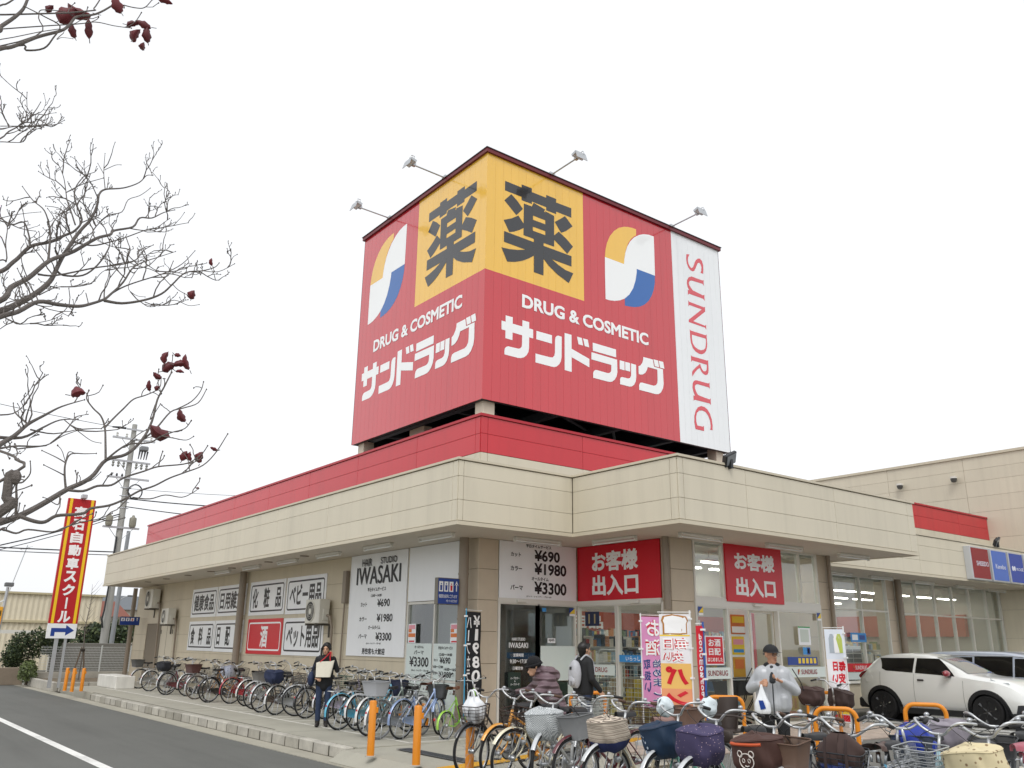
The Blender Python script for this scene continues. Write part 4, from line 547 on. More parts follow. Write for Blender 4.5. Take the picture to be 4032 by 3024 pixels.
for pl,v,u0,u1,lab in (('y',14.8,13.06,13.22,'blue and yellow security sticker on the salon glass'),('y',12.0,14.09,14.24,'blue and yellow security sticker left of the front doors'),('y',12.0,18.26,18.41,'blue and yellow security sticker right of the front doors')):
    q=poster(pl,v,u0,u1,2.28,2.45,BLUES,lab,cat='sticker'); obj('print_block',polys(MB(),pl,v,[[(u0,2.33),(u1,2.33),(u1,2.45)]],.0365),YE_,q); obj('print_block',polys(MB(),pl,v,[[(u0,2.28),(u1,2.28),(u1,2.325),(u0,2.325)]],.0365),WHITE2,q)
poster('y',14.8,12.28,12.39,2.35,2.43,CY_,'tiny blue sticker at the top left of the salon glass',cat='sticker')
q=poster('y',14.8,12.43,12.65,1.70,1.80,WHITE,'small hanging white card reading open on the salon glass',cat='sign'); text('open','y',14.8,12.46,12.62,1.78,1.72,BLACKP,q,.037,.02); obj('cord',MB().tube([(12.45,14.766,1.8),(12.54,14.766,1.92),(12.63,14.766,1.8)],.004,4),GREYP,q)
q=poster('y',14.8,11.37,11.70,.78,1.11,M('menu_dark','#23342c',.4),'small dark green menu board in the salon door','',cat='sign') if False else poster('y',14.8,11.37,11.70,.78,1.11,M('menu_dark','#23342c',.4),'small dark green menu board in the salon door',cat='sign'); rows([('ハーブカラー',11.43,11.66,1.02,.97),('＆',11.53,11.56,.95,.92),('ハーブパーマ',11.43,11.66,.90,.85)],'y',14.8,q,WHITE2,.037,.012)
poster('y',14.8,12.58,13.0,.45,.9,MATS['menu_dark'],'dark chalk menu behind the lower salon glass',cat='sign')
q=poster('x',13.35,14.53,14.08,2.07,2.37,M('panel_navy','#2a3350',.5),'dark navy panel with the number 11 behind the side entrance glass',cat='sign'); text('11','x',13.35,14.42,14.2,2.32,2.12,M('pale_gold','#b9a878',.5),q,.037,.01)
poster('y',14.8,24.15,25.0,1.86,2.12,CY_,'small blue product poster inside the window above the red strip',[(.1,.45,.2,.8,WHITE2),(.55,.9,.25,.75,BLUES)])
# cosmetics light box on the right wing
for i,(nm,u0,u1,col,txt,tc) in enumerate((('red',28.78,30.04,'#8a1626','SHISEIDO',(29.1,29.92,4.44,4.29)),('light blue',30.2,31.36,'#4a6fc4','Kanebo',(30.43,31.16,4.42,4.27)),('blue',31.5,32.6,'#2747a8','KOSÉ',(31.98,32.5,4.41,4.29)),('green',32.74,33.9,'#2e9a72',None,None))):
    b_=thing('light_box',((u0+u1)/2,13.2,3.85),('dark red','light blue','dark blue','green')[i]+' cosmetics light box on the right wing canopy'+(', cut by the picture edge' if i==3 else ''),'sign','cosmetics light boxes')
    obj('case',MB().bev(u0,u1,13.08,13.3,3.84,4.9,.012),M('lightbox_case','#c9ccd0',.35,.4),b_); obj('face',MB().box(u0+.05,u1-.05,13.07,13.08,3.89,4.85),M('box_'+nm,col,.25),b_)
    if txt: text(txt,'y',13.07,tc[0],tc[1],tc[2],tc[3],M('pale_print','#dfe3f2',.4),b_,.004,.008)
    if i==2:
        for cx in (31.7,31.84): obj('emblem',polys(MB(),'y',13.07,[[(cx+.075*cos(k*PI/6),4.35+.085*sin(k*PI/6)) for k in range(12)]],.004),MATS['pale_print'],b_)
# ================================================================ air conditioners
ACW=M('ac_white','#d6d3c8',.5,var=.03); ACG=M('ac_grille','#8f8d86',.6)
def acu(y,z,w,hh,lab,d=.30):
    t=thing('air_conditioner',(10.2,y,z),lab,'air conditioner','outdoor air conditioner units'); x1=10.48; x0=x1-d
    obj('case',MB().bev(x0,x1,y-w/2,y+w/2,z,z+hh,.015),ACW,t)
    cy=y+w*.12; R=hh*.42
    obj('fan_guard',MB().tube([(x0-.012,cy+R*cos(a_*PI/14),z+hh*.5+R*sin(a_*PI/14)) for a_ in range(28)],.014,6,closed=True),ACW,t,smooth=True); obj('fan_dark',MB().lathe([(R-.005,0),(R-.005,.004)],(x0-.006,cy,z+hh*.5),'x',28),M('fan_shadow','#3f3e3b',.7),t)
    for q in range(4): a_=q*PI/2+.4; obj('fan_blade',MB().add([(x0-.009,cy+rr*cos(a_+o_),z+hh*.5+rr*sin(a_+o_)) for rr,o_ in ((R*.2,0),(R*.85,.05),(R*.85,.75),(R*.2,.7))],[(0,1,2,3)]),M('fan_blade_grey','#6c6b66',.5),t)
    obj('fan_hub',MB().lathe([(R*.28,0),(R*.28,.01)],(x0-.02,cy,z+hh*.5),'x',14),ACW,t)
    for k in range(1,5): obj('guard_ring',MB().tube([(x0-.018,cy+(R-.03)*k/5*cos(a*PI/8),z+hh*.5+(R-.03)*k/5*sin(a*PI/8)) for a in range(16)],.004,4,closed=True),ACW,t)
    obj('side_cover',MB().bev(x0+.1,x1-.03,y-w/2-.03,y-w/2,z+.08,z+hh*.6,.01),ACW,t)
    for s_ in (-1,1): obj('bracket',MB().box(x0-.03,10.58,y+s_*w*.35-.02,y+s_*w*.35+.02,z-.05,z).box(10.54,10.58,y+s_*w*.35-.02,y+s_*w*.35+.02,z-.35,z-.05),M('bracket_dark','#5d5a54',.5,.4),t)
    obj('hose',MB().tube([(x1-.08,y-w/2-.03,z+.2),(x1-.05,y-w/2-.14,z+.18),(x1+.0,y-w/2-.18,z-.1),(x1+.04,y-w/2-.18,.2)],.035,8),PIPE,t,smooth=True)
acu(21.75,2.13,.84,.62,'white air conditioner unit on the wall between pet goods sign and hair studio board'); acu(36.9,2.88,.95,.74,'larger white air conditioner unit high up near the far end of the side wall'); acu(34.55,2.24,.8,.58,'smaller white air conditioner unit left of the groceries sign')
pc=thing('pipe_cover',(10.53,20.6,1.1),'taupe pipe duct on the wall beside the hair studio board','pipe'); obj('duct',MB().bev(10.46,10.58,20.5,20.68,2.62,3.44,.012),PIPE,pc); obj('conduit',MB().tube([(10.52,20.6,2.62),(10.52,20.62,1.8),(10.52,20.66,.0)],.022,8),PIPE,pc,smooth=True)
# ================================================================ banners on poles (nobori)
def nobori(lab,A,B,z0,z1,poleside,base,poled,polemat,build,sway=.03,seed=0):
    A=Vector(A); B=Vector(B); dv=(B-A); nrm=Vector((dv.y,-dv.x)).normalized()
    if nrm.dot(A)>0: nrm=-nrm
    pl=A if poleside=='L' else B
    t=thing('banner',(pl.x,pl.y,base),lab,'banner','banners on poles')
    def fn(a,b,o=0):
        w=sway*(sin(6*a+4*b+seed)+.6*sin(11*b+3*a+seed*2))*(1-b*.7)
        q=A+dv*a+nrm*(w+o); return (q.x,q.y,z0+(z1-z0)*b)
    top=z1+.03
    obj('pole',MB().tube([(pl.x,pl.y,base),(pl.x,pl.y,top+.03)],poled,8),polemat,t,smooth=True)
    e=(A-dv*.05,B+dv*.05); obj('cross_bar',MB().tube([(e[0].x,e[0].y,top),(e[1].x,e[1].y,top)],.007,6),M('pole_white','#e8e8e6',.4),t)
    for k in range(4):
        b=.02+k*.31; q=fn(0 if poleside=='L' else 1,b); obj('loop',MB().box(min(q[0],pl.x)-.025,max(q[0],pl.x)+.025,min(q[1],pl.y)-.02,max(q[1],pl.y)+.02,q[2]-.015,q[2]+.015),M('loop_white','#eef0f0',.6),t)
    obj('pole_base',MB().lathe([(.16,base),(.16,base+.05),(.03,base+.09)],(pl.x,pl.y,0),'z',12),M('base_grey','#b9bbbb',.6),t)
    build(t,fn); return t
def cloth(t,fn,b0,b1,mat,name='cloth',n=14):
    k=max(4,int(n*(b1-b0))*2); o=obj(name,MB().grid(10,k,lambda i,j:fn(i,b0+(b1-b0)*j)),mat,t,smooth=True); return o
def ctext(t,fn,s_,a0,a1,b0,b1,mat,mirror=True,bold=.03,o=.004,name='lettering'):
    V,Fc=text_geo(s_,bold); mb=MB()
    mb.add([fn(a1+(a0-a1)*p[0] if mirror else a0+(a1-a0)*p[0],b0+(b1-b0)*p[1],o+.0012*p[2]) for p in V],Fc); return obj(name,mb,mat,t)
def stack(t,fn,s_,a0,a1,bt,bb,mat,**k):
    n=len(s_); h_=(bt-bb)/n
    for i,ch in enumerate(s_):
        if ch in 'ー～': c_=(a0+a1)/2; ctext(t,fn,'|',c_-.03,c_+.03,bt-h_*(i+.92),bt-h_*(i+.08),mat,**k)
        else:
            f_=.4 if ch in '1l' else (.8 if ch.isascii() else 1.0); c_=(a0+a1)/2; w_=(a1-a0)/2*f_; ctext(t,fn,ch,c_-w_,c_+w_,bt-h_*(i+.92),bt-h_*(i+.06),mat,**k)
BKC=M('banner_black','#1c1d22',.8,var=.05); PKC=M('banner_pink','#d992c0',.8,var=.06,scale=3); WHC=M('banner_white','#e9e7ea',.8); RDC=M('banner_red','#cf2335',.8); BLC=M('banner_pale_blue','#a9c2e4',.8); NVY=M('print_navy','#31457f',.6)
ORC=M('banner_orange','#e59a70',.8); YEC=M('banner_yellow','#ecbd6a',.8)
def b_black(t,fn):
    cloth(t,fn,0,1,BKC); stack(t,fn,'¥1980～',.42,.92,.97,.1,WHITE2,bold=.03); stack(t,fn,'ハーフカラー',.1,.36,.95,.12,WHITE2,bold=.02)
nobori('black salon banner with mirrored white 1980 price at the corner pipe',(9.94,14.28),(10.42,14.44),.5,2.27,'L',0,.012,M('pole_cyan','#3f9cc4',.4),b_black,.035,1)
def b_pink(t,fn):
    cloth(t,fn,0,1,PKC); stack(t,fn,'お酒',.2,.9,.98,.55,SIGNRED,bold=.07); stack(t,fn,'お酒',.2,.9,.98,.55,WHITE2,bold=.02,o=.007); stack(t,fn,'始めました',.5,.92,.53,.02,WHITE2,bold=.06,o=.004); stack(t,fn,'始めました',.5,.92,.53,.02,NVY,bold=.02,o=.007); stack(t,fn,'取扱い',.1,.42,.53,.16,NVY,bold=.03)
nobori('pink alcohol banner with mirrored lettering left of the bread banner',(11.68,11.27),(12.1,11.16),.62,2.17,'L',0.02,.011,MATS['pole_white'],b_pink,.03,2)
def b_bread(t,fn):
    cloth(t,fn,0,.22,ORC,'cloth_lower'); cloth(t,fn,.22,.48,YEC,'cloth_middle'); cloth(t,fn,.48,1,WHC,'cloth_upper'); cloth(t,lambda a,b,o=0:fn(a,b,.002+o),.765,.78,YE_,'stripe')
    BR=M('print_crust','#b0762c',.6); 
    sl=lambda dx,s_,mt,o,nm:obj(nm,MB().add([fn(.5+dx+s_*x,.885+s_*z*.5,o) for x,z in ((-.26,-.17),(.26,-.17),(.26,.02),(.3,.08),(.25,.16),(0,.19),(-.25,.16),(-.3,.08),(-.26,.02))],[tuple(range(9))]),mt,t)
    sl(.1,1.12,BR,.003,'bread_back_crust'); sl(.1,1.0,WHITE2,.005,'bread_back'); sl(-.08,1.2,BR,.008,'bread_front_crust'); sl(-.06,1.05,WHITE2,.010,'bread_front')
    for s_,a0,a1,bt,bb in (('毎日',.1,.93,.75,.62),('安い',.05,.75,.61,.49)):
        for bo,mt,o in ((.07,SIGNRED,.004),(.015,WHITE2,.007)): ctext(t,fn,s_,a0,a1,bb,bt,mt,True,bo,o)
    ctext(t,fn,'パ',.15,.88,.26,.45,SIGNRED,True,.05); ctext(t,fn,'ン',.15,.88,.05,.2,SIGNRED,True,.05)
nobori('orange and white bread banner with mirrored red lettering and bread picture',(10.72,9.93),(11.02,9.54),.7,2.16,'R',0,.014,MATS['pole_white'],b_bread,.02,3)
def b_red(t,fn): cloth(t,fn,0,1,RDC); cloth(t,lambda a,b,o=0:fn(a,b,.003+o),0,.06,WHC,'hem'); stack(t,fn,'docomoshop',.3,.8,.9,.1,WHITE2,bold=.03)
nobori('narrow red phone shop banner on a blue pole, seen almost edge on',(11.03,9.435),(11.09,9.34),.78,1.98,'R',0,.018,M('pole_blue','#2a56a0',.4),b_red,.05,4)
def b_milk(t,fn):
    cloth(t,fn,0,.24,BLC,'cloth_lower'); cloth(t,fn,.24,.62,WHC,'cloth_middle'); cloth(t,fn,.62,1,M('banner_pale_white','#dfe6f0',.8),'cloth_upper')
    for a,mt in ((.2,M('carton_grey','#aab4bd',.6)),(.45,WHITE2),(.58,M('carton_green','#b9c860',.6))):
        obj('carton',MB().add([fn(a+x,.7+z,.004+a*.004) for x,z in ((0,0),(.3,0),(.3,.18),(.22,.24),(.08,.24),(0,.18))],[tuple(range(6))]),mt,t)
    ctext(t,fn,'毎日',.3,.95,.47,.6,SIGNRED,True,.05); ctext(t,fn,'安い',.2,.9,.32,.45,SIGNRED,True,.05)
nobori('white and pale blue milk banner with mirrored red lettering beyond the brown bicycle',(15.54,10.06),(15.76,9.78),.55,2.02,'R',0,.014,MATS['pole_white'],b_milk,.03,5)
# leaning price board by the right corner
pbd=thing('price_board',(18.0,11.4,0),'small red and yellow price board on legs at the right corner of the entrance','sign')
fnb=lambda a,b,o=0:(18.02-.02*a-o*.9+.18*b*0, 11.62-.46*a-o*.3, .12+.78*b)
obj('panel',MB().add([fnb(a,b,o) for o in (0,-.02) for a,b in ((0,0),(1,0),(1,1),(0,1))],[(0,1,2,3),(7,6,5,4),(0,4,5,1),(1,5,6,2),(2,6,7,3),(3,7,4,0)]),WHITE,pbd)
for a0,a1,b0,b1,mt in ((.04,.96,.03,.2,SIGNRED),(.04,.96,.22,.62,YE_),(.04,.96,.64,.97,WHITE2)): obj('print_block',MB().add([fnb(a,b,.003) for a,b in ((a0,b0),(a1,b0),(a1,b1),(a0,b1))],[(0,1,2,3)]),mt,pbd)
ctext(pbd,fnb,'10',.2,.7,.27,.58,SIGNRED,False,.05,.006); ctext(pbd,fnb,'倍',.72,.93,.28,.42,SIGNRED,False,.03,.006); ctext(pbd,fnb,'生',.3,.8,.68,.93,OR_,False,.05,.006)
for a in (.06,.94): q=fnb(a,0); obj('leg',MB().tube([(q[0],q[1],0),(q[0],q[1],.9)],.014,6),MATS['pole_white'],pbd); obj('weight',MB().bev(q[0]-.02,q[0]+.12,q[1]-.06,q[1]+.06,0,.1,.02),WHITE,pbd)
# ================================================================ shop interior behind the glass
IN=thing('shop_interior',(20,18,0),'lit shop interior behind the glass front','interior')
IWALL=M('inner_wall','#c9c6bd',.7); IFLR=M('inner_floor','#bdbab0',.35,var=.03); ICEIL=M('inner_ceiling','#bdbbb3',.8)
obj('floor',MB().box(13.45,34.3,14.9,30,-.02,.03).box(13.45,18.4,12.1,14.9,-.02,.03),IFLR,IN); obj('ceiling',MB().box(13.3,34.35,14.95,30,3.72,3.78).box(13.45,18.45,12.1,14.95,3.72,3.78),ICEIL,IN)
obj('back_wall',MB().box(13.3,34.3,26,26.1,0,3.72),IWALL,IN); obj('partition',MB().box(13.28,13.34,14.95,26,0,3.72),IWALL,IN)
obj('right_wall',MB().box(34.2,34.3,15,26,0,3.72),IWALL,IN)
obj('upper_bulkhead',MB().box(13.46,18.44,14.7,14.8,2.7,3.72),IWALL,IN)
bd=obj('header_band',MB().box(18.8,34.1,25.8,25.98,2.15,2.95),M('band_terracotta','#b5563c',.5),IN); obj('header_band',MB().box(33.95,34.18,16,25.8,2.15,2.95),MATS['band_terracotta'],IN)
text('飲料','y',25.8,28.6,30.6,2.8,2.3,WHITE2,IN,.01,.03); text('日用品','y',25.8,22.2,24.6,2.8,2.3,WHITE2,IN,.01,.03)
obj('notice_rail',MB().box(14.1,15.0,13.6,13.65,2.72,2.86),SIGNRED,IN); text('お知らせ','y',13.6,14.5,14.98,2.84,2.74,WHITE2,IN,.01,.02)
TUBE=M('lit_tube','#ffffff',.4,emit='#fffaf0',estr=14.0)
lights=[(x,y) for y in (16.2,18.6,21.0,23.4) for x in (19.6,21.3,23.0,24.7,26.4,28.1,29.8,31.5,33.2)]+[(x,y) for y in (12.8,13.9) for x in (14.3,15.9,17.5)]+[(15,17),(16.8,17),(15,19.4),(16.8,19.4)]
for i,(x,y) in enumerate(lights):
    t=tag(link('ceiling_tube_light',MB().bev(-.62,.62,-.09,.09,.0,.05,.01).mesh('fixture'),ALU),'lit white tube light on the shop ceiling','light','lit tube lights on the shop ceiling'); t.location=(x,y,3.5)
    for s_ in (-.045,.045): o=link('tube',MB().tube([(-.6,s_,-.02),(.6,s_,-.02)],.017,6).mesh('tube'),TUBE,t)
    link('hanger',MB().box(-.4,-.38,-.01,.01,.05,.22).box(.38,.4,-.01,.01,.05,.22).mesh('hanger'),ALU,t)
GOODS=[M('goods_%d'%i,c,.5) for i,c in enumerate(('#d8d8d4','#3f4a55','#a83a36','#c9b35a','#48729c','#e9e4d8','#6d7f5a','#2b2c30','#c98a5a','#8fb0c4'))]
def shelf(x0,x1,y,zt,lab,fac=-1,dense=True):
    t=thing('shelf_unit',((x0+x1)/2,y,.03),lab,'shelf','shop shelves'); SH=M('shelf_white','#dcdbd5',.5)
    obj('back_panel',MB().box(x0,x1,y,y+.03,.03,zt),SH,t); zs=[.12+.38*k for k in range(int((zt-.1)/.38)+1)]
    for z in zs: obj('shelf_board',MB().box(x0,x1,y-.38,y,z-.02,z),SH,t)
    g=MB()
    for z in zs:
        x=x0+.03
        while x<x1-.14:
            w=random.uniform(.07,.16); hh=random.uniform(.16,.31); g.cur=random.randrange(10); g.box(x,x+w-.01,y-.34,y-.04-random.uniform(0,.12),z+.001,z+hh); x+=w
    obj('goods',g,GOODS,t,kind='stuff')
for x0,x1,y,zt,lab in ((19.6,22.6,16.6,1.6,'shelf of goods behind the window right of the entrance block'),(22.9,26.2,16.5,1.55,'shelf of goods behind the red window strip'),(27.2,30.2,16.3,1.5,'shelf of goods behind the windows above the white car'),(30.5,33.6,16.3,1.5,'shelf of goods behind the last right windows'),(20,26,19.5,1.7,'long shelf of goods in the middle of the shop, left run'),(27,33.5,19.5,1.7,'long shelf of goods in the middle of the shop, right run'),(19,33.8,25.6,2.05,'tall wall shelf of goods at the back of the shop'),(13.7,18.2,17.5,1.9,'shelf of goods seen through the entrance')): shelf(x0,x1,y,zt,lab)
fz=thing('display_cooler',(24.3,15.6,.03),'white display cooler with dark wire front behind the red window strip','cooler'); obj('case',MB().bev(23.7,25.9,15.5,16.0,.03,1.75,.02),M('cooler_white','#dddedb',.4),fz)
for i in range(3): obj('door_front',MB().box(24.45+.48*i,24.88+.48*i,15.485,15.5,.3,1.65),M('cooler_dark','#4a4d4f',.4),fz)
for i in range(9): obj('wire_shelf',MB().box(24.45,25.84,15.475,15.485,.4+.14*i,.415+.14*i),ALU,fz)
# stands just inside the entrance
wk=thing('wire_rack',(14.05,13.4,.03),'white wire rack with yellow boxes inside the side entrance doors','rack'); WR=M('wire_white','#d9d9d6',.4)
for y in (12.5,13.2,13.9,14.6): obj('upright',MB().tube([(13.7,y,.03),(13.7,y,1.55)],.014,6),WR,wk)
obj('wires',(lambda g:[g.tube([(13.7,12.5,.1+.09*k),(13.7,14.6,.1+.09*k)],.005,4) for k in range(16)] and [g.tube([(13.7,12.55+.1*k,.08),(13.7,12.55+.1*k,1.5)],.005,4) for k in range(21)] and g)(MB()),WR,wk,kind='stuff')
obj('rack_hoop',MB().tube([(13.66,14.5,.9),(13.66,14.5,1.5),(13.66,14.4,1.58),(13.66,13.8,1.58),(13.66,13.7,1.5),(13.66,13.7,.9)],.016,6),WR,wk)
bxs=MB(); random.seed(3)
for k in range(9):
    for j in range(5):
        if random.random()<.85: bxs.cur=random.choice((0,0,1)); yy=12.45+k*.24; bxs.box(13.85,14.15,yy,yy+.21,.05+j*.19,.05+j*.19+.17)
obj('boxes',bxs,[M('pack_yellow','#d9bd4e',.5),M('carton_brown','#a58a63',.7)],wk,kind='stuff')
DX=1.28; vb=thing('poster_wall',(15.5+DX,13.0,.03),'white wall of flyers with red edge just inside the open front doors','poster wall'); obj('panel',MB().box(15.0+DX,15.92+DX,13.0,13.06,.95,2.5),WHITE,vb); obj('red_edge',MB().bev(15.90+DX,15.97+DX,12.96,13.08,.95,2.5,.01),SIGNRED,vb)
for x0,x1,z0,z1,mt in ((15.12,15.62,1.95,2.38,OR_),(15.16,15.58,2.2,2.34,YE_),(15.14,15.6,1.98,2.12,WHITE2),(15.12,15.56,1.5,1.9,YE_),(15.16,15.52,1.72,1.84,PK_),(15.16,15.52,1.55,1.62,CY_),(15.12,15.55,1.02,1.45,M('print_gold2','#d9a33a',.5)),(15.18,15.5,1.2,1.4,OR_)): obj('flyer',MB().box(x0+DX,x1+DX,12.99,12.998,z0,z1) if (z1-z0)>.3 else MB().box(x0+DX,x1+DX,12.980,12.984,z0,z1),mt,vb)
BLK=M('cart_black','#202124',.5)
for i in range(5):
    x=15.15+.0*i; y=12.75+.22*i*0; X=15.75+i*.3
    t=thing('shopping_cart',(X,12.75,.03),('first','second','third','fourth','fifth')[i]+' black shopping cart of the nested row in the open doorway','cart','nested shopping carts')
    obj('basket',MB().add([(X-.2,12.5,.95),(X+.2,12.5,.95),(X+.2,12.92,.95),(X-.2,12.92,.95),(X-.16,12.55,.66),(X+.16,12.55,.66),(X+.16,12.88,.66),(X-.16,12.88,.66)],[(0,1,5,4),(1,2,6,5),(2,3,7,6),(3,0,4,7),(4,5,6,7)]),BLK,t)
    for sx in (-.18,.18): obj('leg',MB().tube([(X+sx,12.52,.95),(X+sx,12.56,.6),(X+sx,12.85,.2),(X+sx,12.5,.12)],.013,6),BLK,t); obj('wheel',MB().lathe([(.045,-.012),(.045,.012)],(X+sx,12.5,.085),'x',10),BLK,t)
    obj('handle',MB().tube([(X-.2,12.95,1.0),(X+.2,12.95,1.0)],.014,6),BLK,t); obj('shelf',MB().box(X-.17,X+.17,12.5,12.9,.26,.28),BLK,t)
# salon room
SA=thing('salon_interior',(12,17,0),'plain pale salon room behind the side window and dark door','interior')
obj('floor',MB().box(10.85,13.2,14.95,19,-.02,.03),IFLR,SA); obj('ceiling',MB().box(10.8,13.28,14.95,19,3.0,3.05),ICEIL,SA); obj('back_wall',MB().box(10.85,13.25,19,19.1,0,3),IWALL,SA); obj('blind',MB().box(11.7,11.75,15.1,18.6,0,3),M('pale_partition','#c4c8c6',.6),SA)
# ================================================================ bollards and hoops
def bollard(x,y,lab,h=.8):
    t=thing('bollard',(x,y,0),lab,'bollard','orange bollards'); r=.057
    obj('post',MB().lathe([(r,0),(r,h-.02),(r-.012,h),(.0,h+.004)],(x,y,0),'z',20),ORANGE,t,smooth=True); obj('collar',MB().lathe([(r+.03,0),(r+.03,.008),(r+.0005,.012)],(x,y,0),'z',18),CONC2,t); obj('lock_lug',MB().bev(x+.03,x+.075,y-.05,y-.01,h-.18,h-.1,.006),ORANGE,t)
bollard(6.99,12.5,'leftmost of the three near orange bollards, beside the end of the kerb'); bollard(7.02,11.23,'middle one of the three near orange bollards'); bollard(7.04,9.95,'near orange bollard in front of the bagged bicycle, cut by the bottom edge')
for i,(x,y,l) in enumerate(((6.82,33.1,'leftmost'),(6.89,32.4,'middle'),(7.22,32.6,'rightmost'))): bollard(x,y,l+' of three far orange bollards below the driving school sign',.74)
def hoop(x0,y0,x1,y1,h,lab,bar=True,z=0):
    t=thing('hoop_barrier',((x0+x1)/2,(y0+y1)/2,z),lab,'barrier','orange hoop barriers'); A=Vector((x0,y0)); B=Vector((x1,y1)); d=(B-A); L_=d.length; d.normalize(); rr=.14; pts=[(A.x,A.y,z)]
    for k in range(7): a=k/6*PI/2; q=A+d*(rr-rr*cos(a)); pts.append((q.x,q.y,z+h-rr+rr*sin(a)))
    for k in range(7): a=k/6*PI/2; q=A+d*(L_-rr+rr*sin(a)); pts.append((q.x,q.y,z+h-rr+rr*cos(a)))
    pts.append((B.x,B.y,z)); obj('hoop',MB().tube(pts,.034,12),ORANGE,t,smooth=True)
    if bar: obj('cross_bar',MB().tube([(x0,y0,z+.28),(x1,y1,z+.28)],.022,10),ORANGE,t,smooth=True)
    for x,y in ((x0,y0),(x1,y1)): obj('foot',MB().lathe([(.07,z),(.07,z+.006)],(x,y,0),'z',12),ORANGE,t)
hoop(11.72,7.86,12.02,7.38,.82,'orange hoop barrier with cross bar in front of the brown parked bicycle'); hoop(13.8,7.62,14.1,7.12,.83,'orange hoop barrier with cross bar in front of the white car')
hoop(12.55,10.58,12.98,10.12,.8,'orange hoop barrier left of the man in the silver jacket',False,.02); hoop(11.25,12.7,11.75,12.3,.8,'orange hoop barrier behind the man with the backpack',False,.02); hoop(15.75,10.7,16.2,10.3,.8,'orange hoop barrier behind the brown parked bicycle',False,.02)
hoop(10.35,16.2,10.35,17.3,.42,'low orange hoop rail at the salon window behind the blue bicycles',False)
wsb=MB().bev(21.3,21.9,13.15,13.3,0,.12,.03); solo('wheel_stop',wsb,CONC2,'concrete wheel stop behind the rear wheel of the white car','wheel stop')
# ================================================================ far end of the pavement
solo('concrete_block',MB().bev(8.55,9.2,33.7,36.3,0,.43,.02),M('white_block','#d5d3cc',.7,var=.12,scale=3,stretch=(1,1,.3)),'low white concrete block at the far end of the bicycle row','block')
bedk=struct(obj('planting_bed',MB().box(7.3,10.4,36.6,42.4,-.2,.06),M('bed_soil','#6e6250',.95,var=.2,scale=4)))
for i in range(4): obj('bed_edging',MB().bev(7.12,7.3,36.6+i*1.4,37.96+i*1.4,-.2,.14,.02),CONC2,bedk)
for i in range(3): obj('bed_edging',MB().bev(7.3+i*1.02,8.3+i*1.02,36.45,36.6,-.2,.14,.02),CONC2,bedk)
# driving school sign
rs=thing('street_sign',(6.9,35.4,0),'tall red driving school sign with yellow edge stripes and blue arrow panel','sign')
X0,X1,YS_,Z0,Z1=6.42,7.38,35.4,1.68,6.72; DS=M('school_red','#b7141f',.4,var=.03); SY=M('school_yellow','#f2c81e',.4)
obj('panel',MB().bev(X0,X1,YS_,YS_+.14,Z0+.52,Z1,.01),DS,rs)
for a in (.07,.83): obj('stripe',MB().box(X0+(X1-X0)*a,X0+(X1-X0)*(a+.1),YS_-.004,YS_,Z0+.52,Z1),SY,rs)
obj('arrow_panel',MB().bev(X0,X1,YS_-.002,YS_+.14,Z0,Z0+.515,.006),WHITE,rs)
obj('arrow',polys(MB(),'y',YS_-.002,[[(X0+.12,Z0+.08),(X0+.25,Z0+.08),(X0+.25,Z0+.22),(X0+.62,Z0+.22),(X0+.62,Z0+.36),(X0+.12,Z0+.36)],[(X0+.6,Z0+.1),(X0+.88,Z0+.28),(X0+.6,Z0+.47)]],.004),BLUES,rs)
for i,ch in enumerate('高石自動車スクール'):
    zt_=Z1-.28-i*.475; 
    if ch=='ー': text('|','y',YS_,X0+.45,X0+.51,zt_,zt_-.40,WHITE2,rs,.006,.05)
    else: text(ch,'y',YS_,X0+.27,X0+.69,zt_,zt_-.41,WHITE2,rs,.006,.045)
obj('post',MB().box(X0+.3,X0+.42,YS_+.03,YS_+.12,0,Z0),GALV,rs); obj('post',MB().box(X0+.62,X0+.7,YS_+.03,YS_+.12,0,Z0),GALV,rs); obj('top_lamp',MB().bev(X0+.4,X0+.6,YS_-.22,YS_+.02,Z1+.0,Z1+.16,.02),GALV,rs)
# utility pole with cross arms
CP=M('pole_concrete','#a3a39e',.8,var=.06,scale=2,fine=.05); BKI=M('insulator_black','#23252a',.4); PORC=M('insulator_white','#d9d9d4',.35)
up_=thing('utility_pole',(10.75,45.5,0),'concrete utility pole with cross arms, transformers and coiled cable','utility pole')
obj('shaft',MB().lathe([(.2,0),(.12,12.2)],(10.75,45.5,0),'z',16),CP,up_,smooth=True)
def arm(z,x0,x1,dz=0):
    obj('cross_arm',MB().box(x0,x1,45.28,45.38,z,z+.09),GALV,up_)
    for s_ in (-1,1): obj('arm_brace',MB().tube([(10.75+s_*.55,45.33,z),(10.75+s_*.12,45.4,z-.5)],.015,6),GALV,up_)
for z,x0,x1 in ((11.35,9.75,11.8),(10.2,9.85,11.7),(9.35,9.75,11.75),(6.9,9.9,11.6)): arm(z,x0,x1)
obj('top_arm',MB().box(10.35,11.15,45.3,45.36,11.85,11.93),GALV,up_)
for x in (9.95,10.4,11.2,11.6): obj('insulator',MB().lathe([(.03,11.44),(.07,11.5),(.03,11.55),(.07,11.6),(.025,11.66)],(x,45.33,0),'z',10),PORC,up_,smooth=True)
for x in (9.95,10.2,10.45,11.05,11.3,11.55): obj('insulator',MB().lathe([(.03,10.2),(.075,10.12),(.04,10.05),(.075,9.98),(.03,9.9)],(x,45.33,0),'z',10),M('insulator_grey','#8f908c',.4),up_,smooth=True)
for x in (9.95,10.2,10.45): obj('insulator',MB().lathe([(.03,9.44),(.06,9.5),(.025,9.6)],(x,45.33,0),'z',8),BKI,up_)
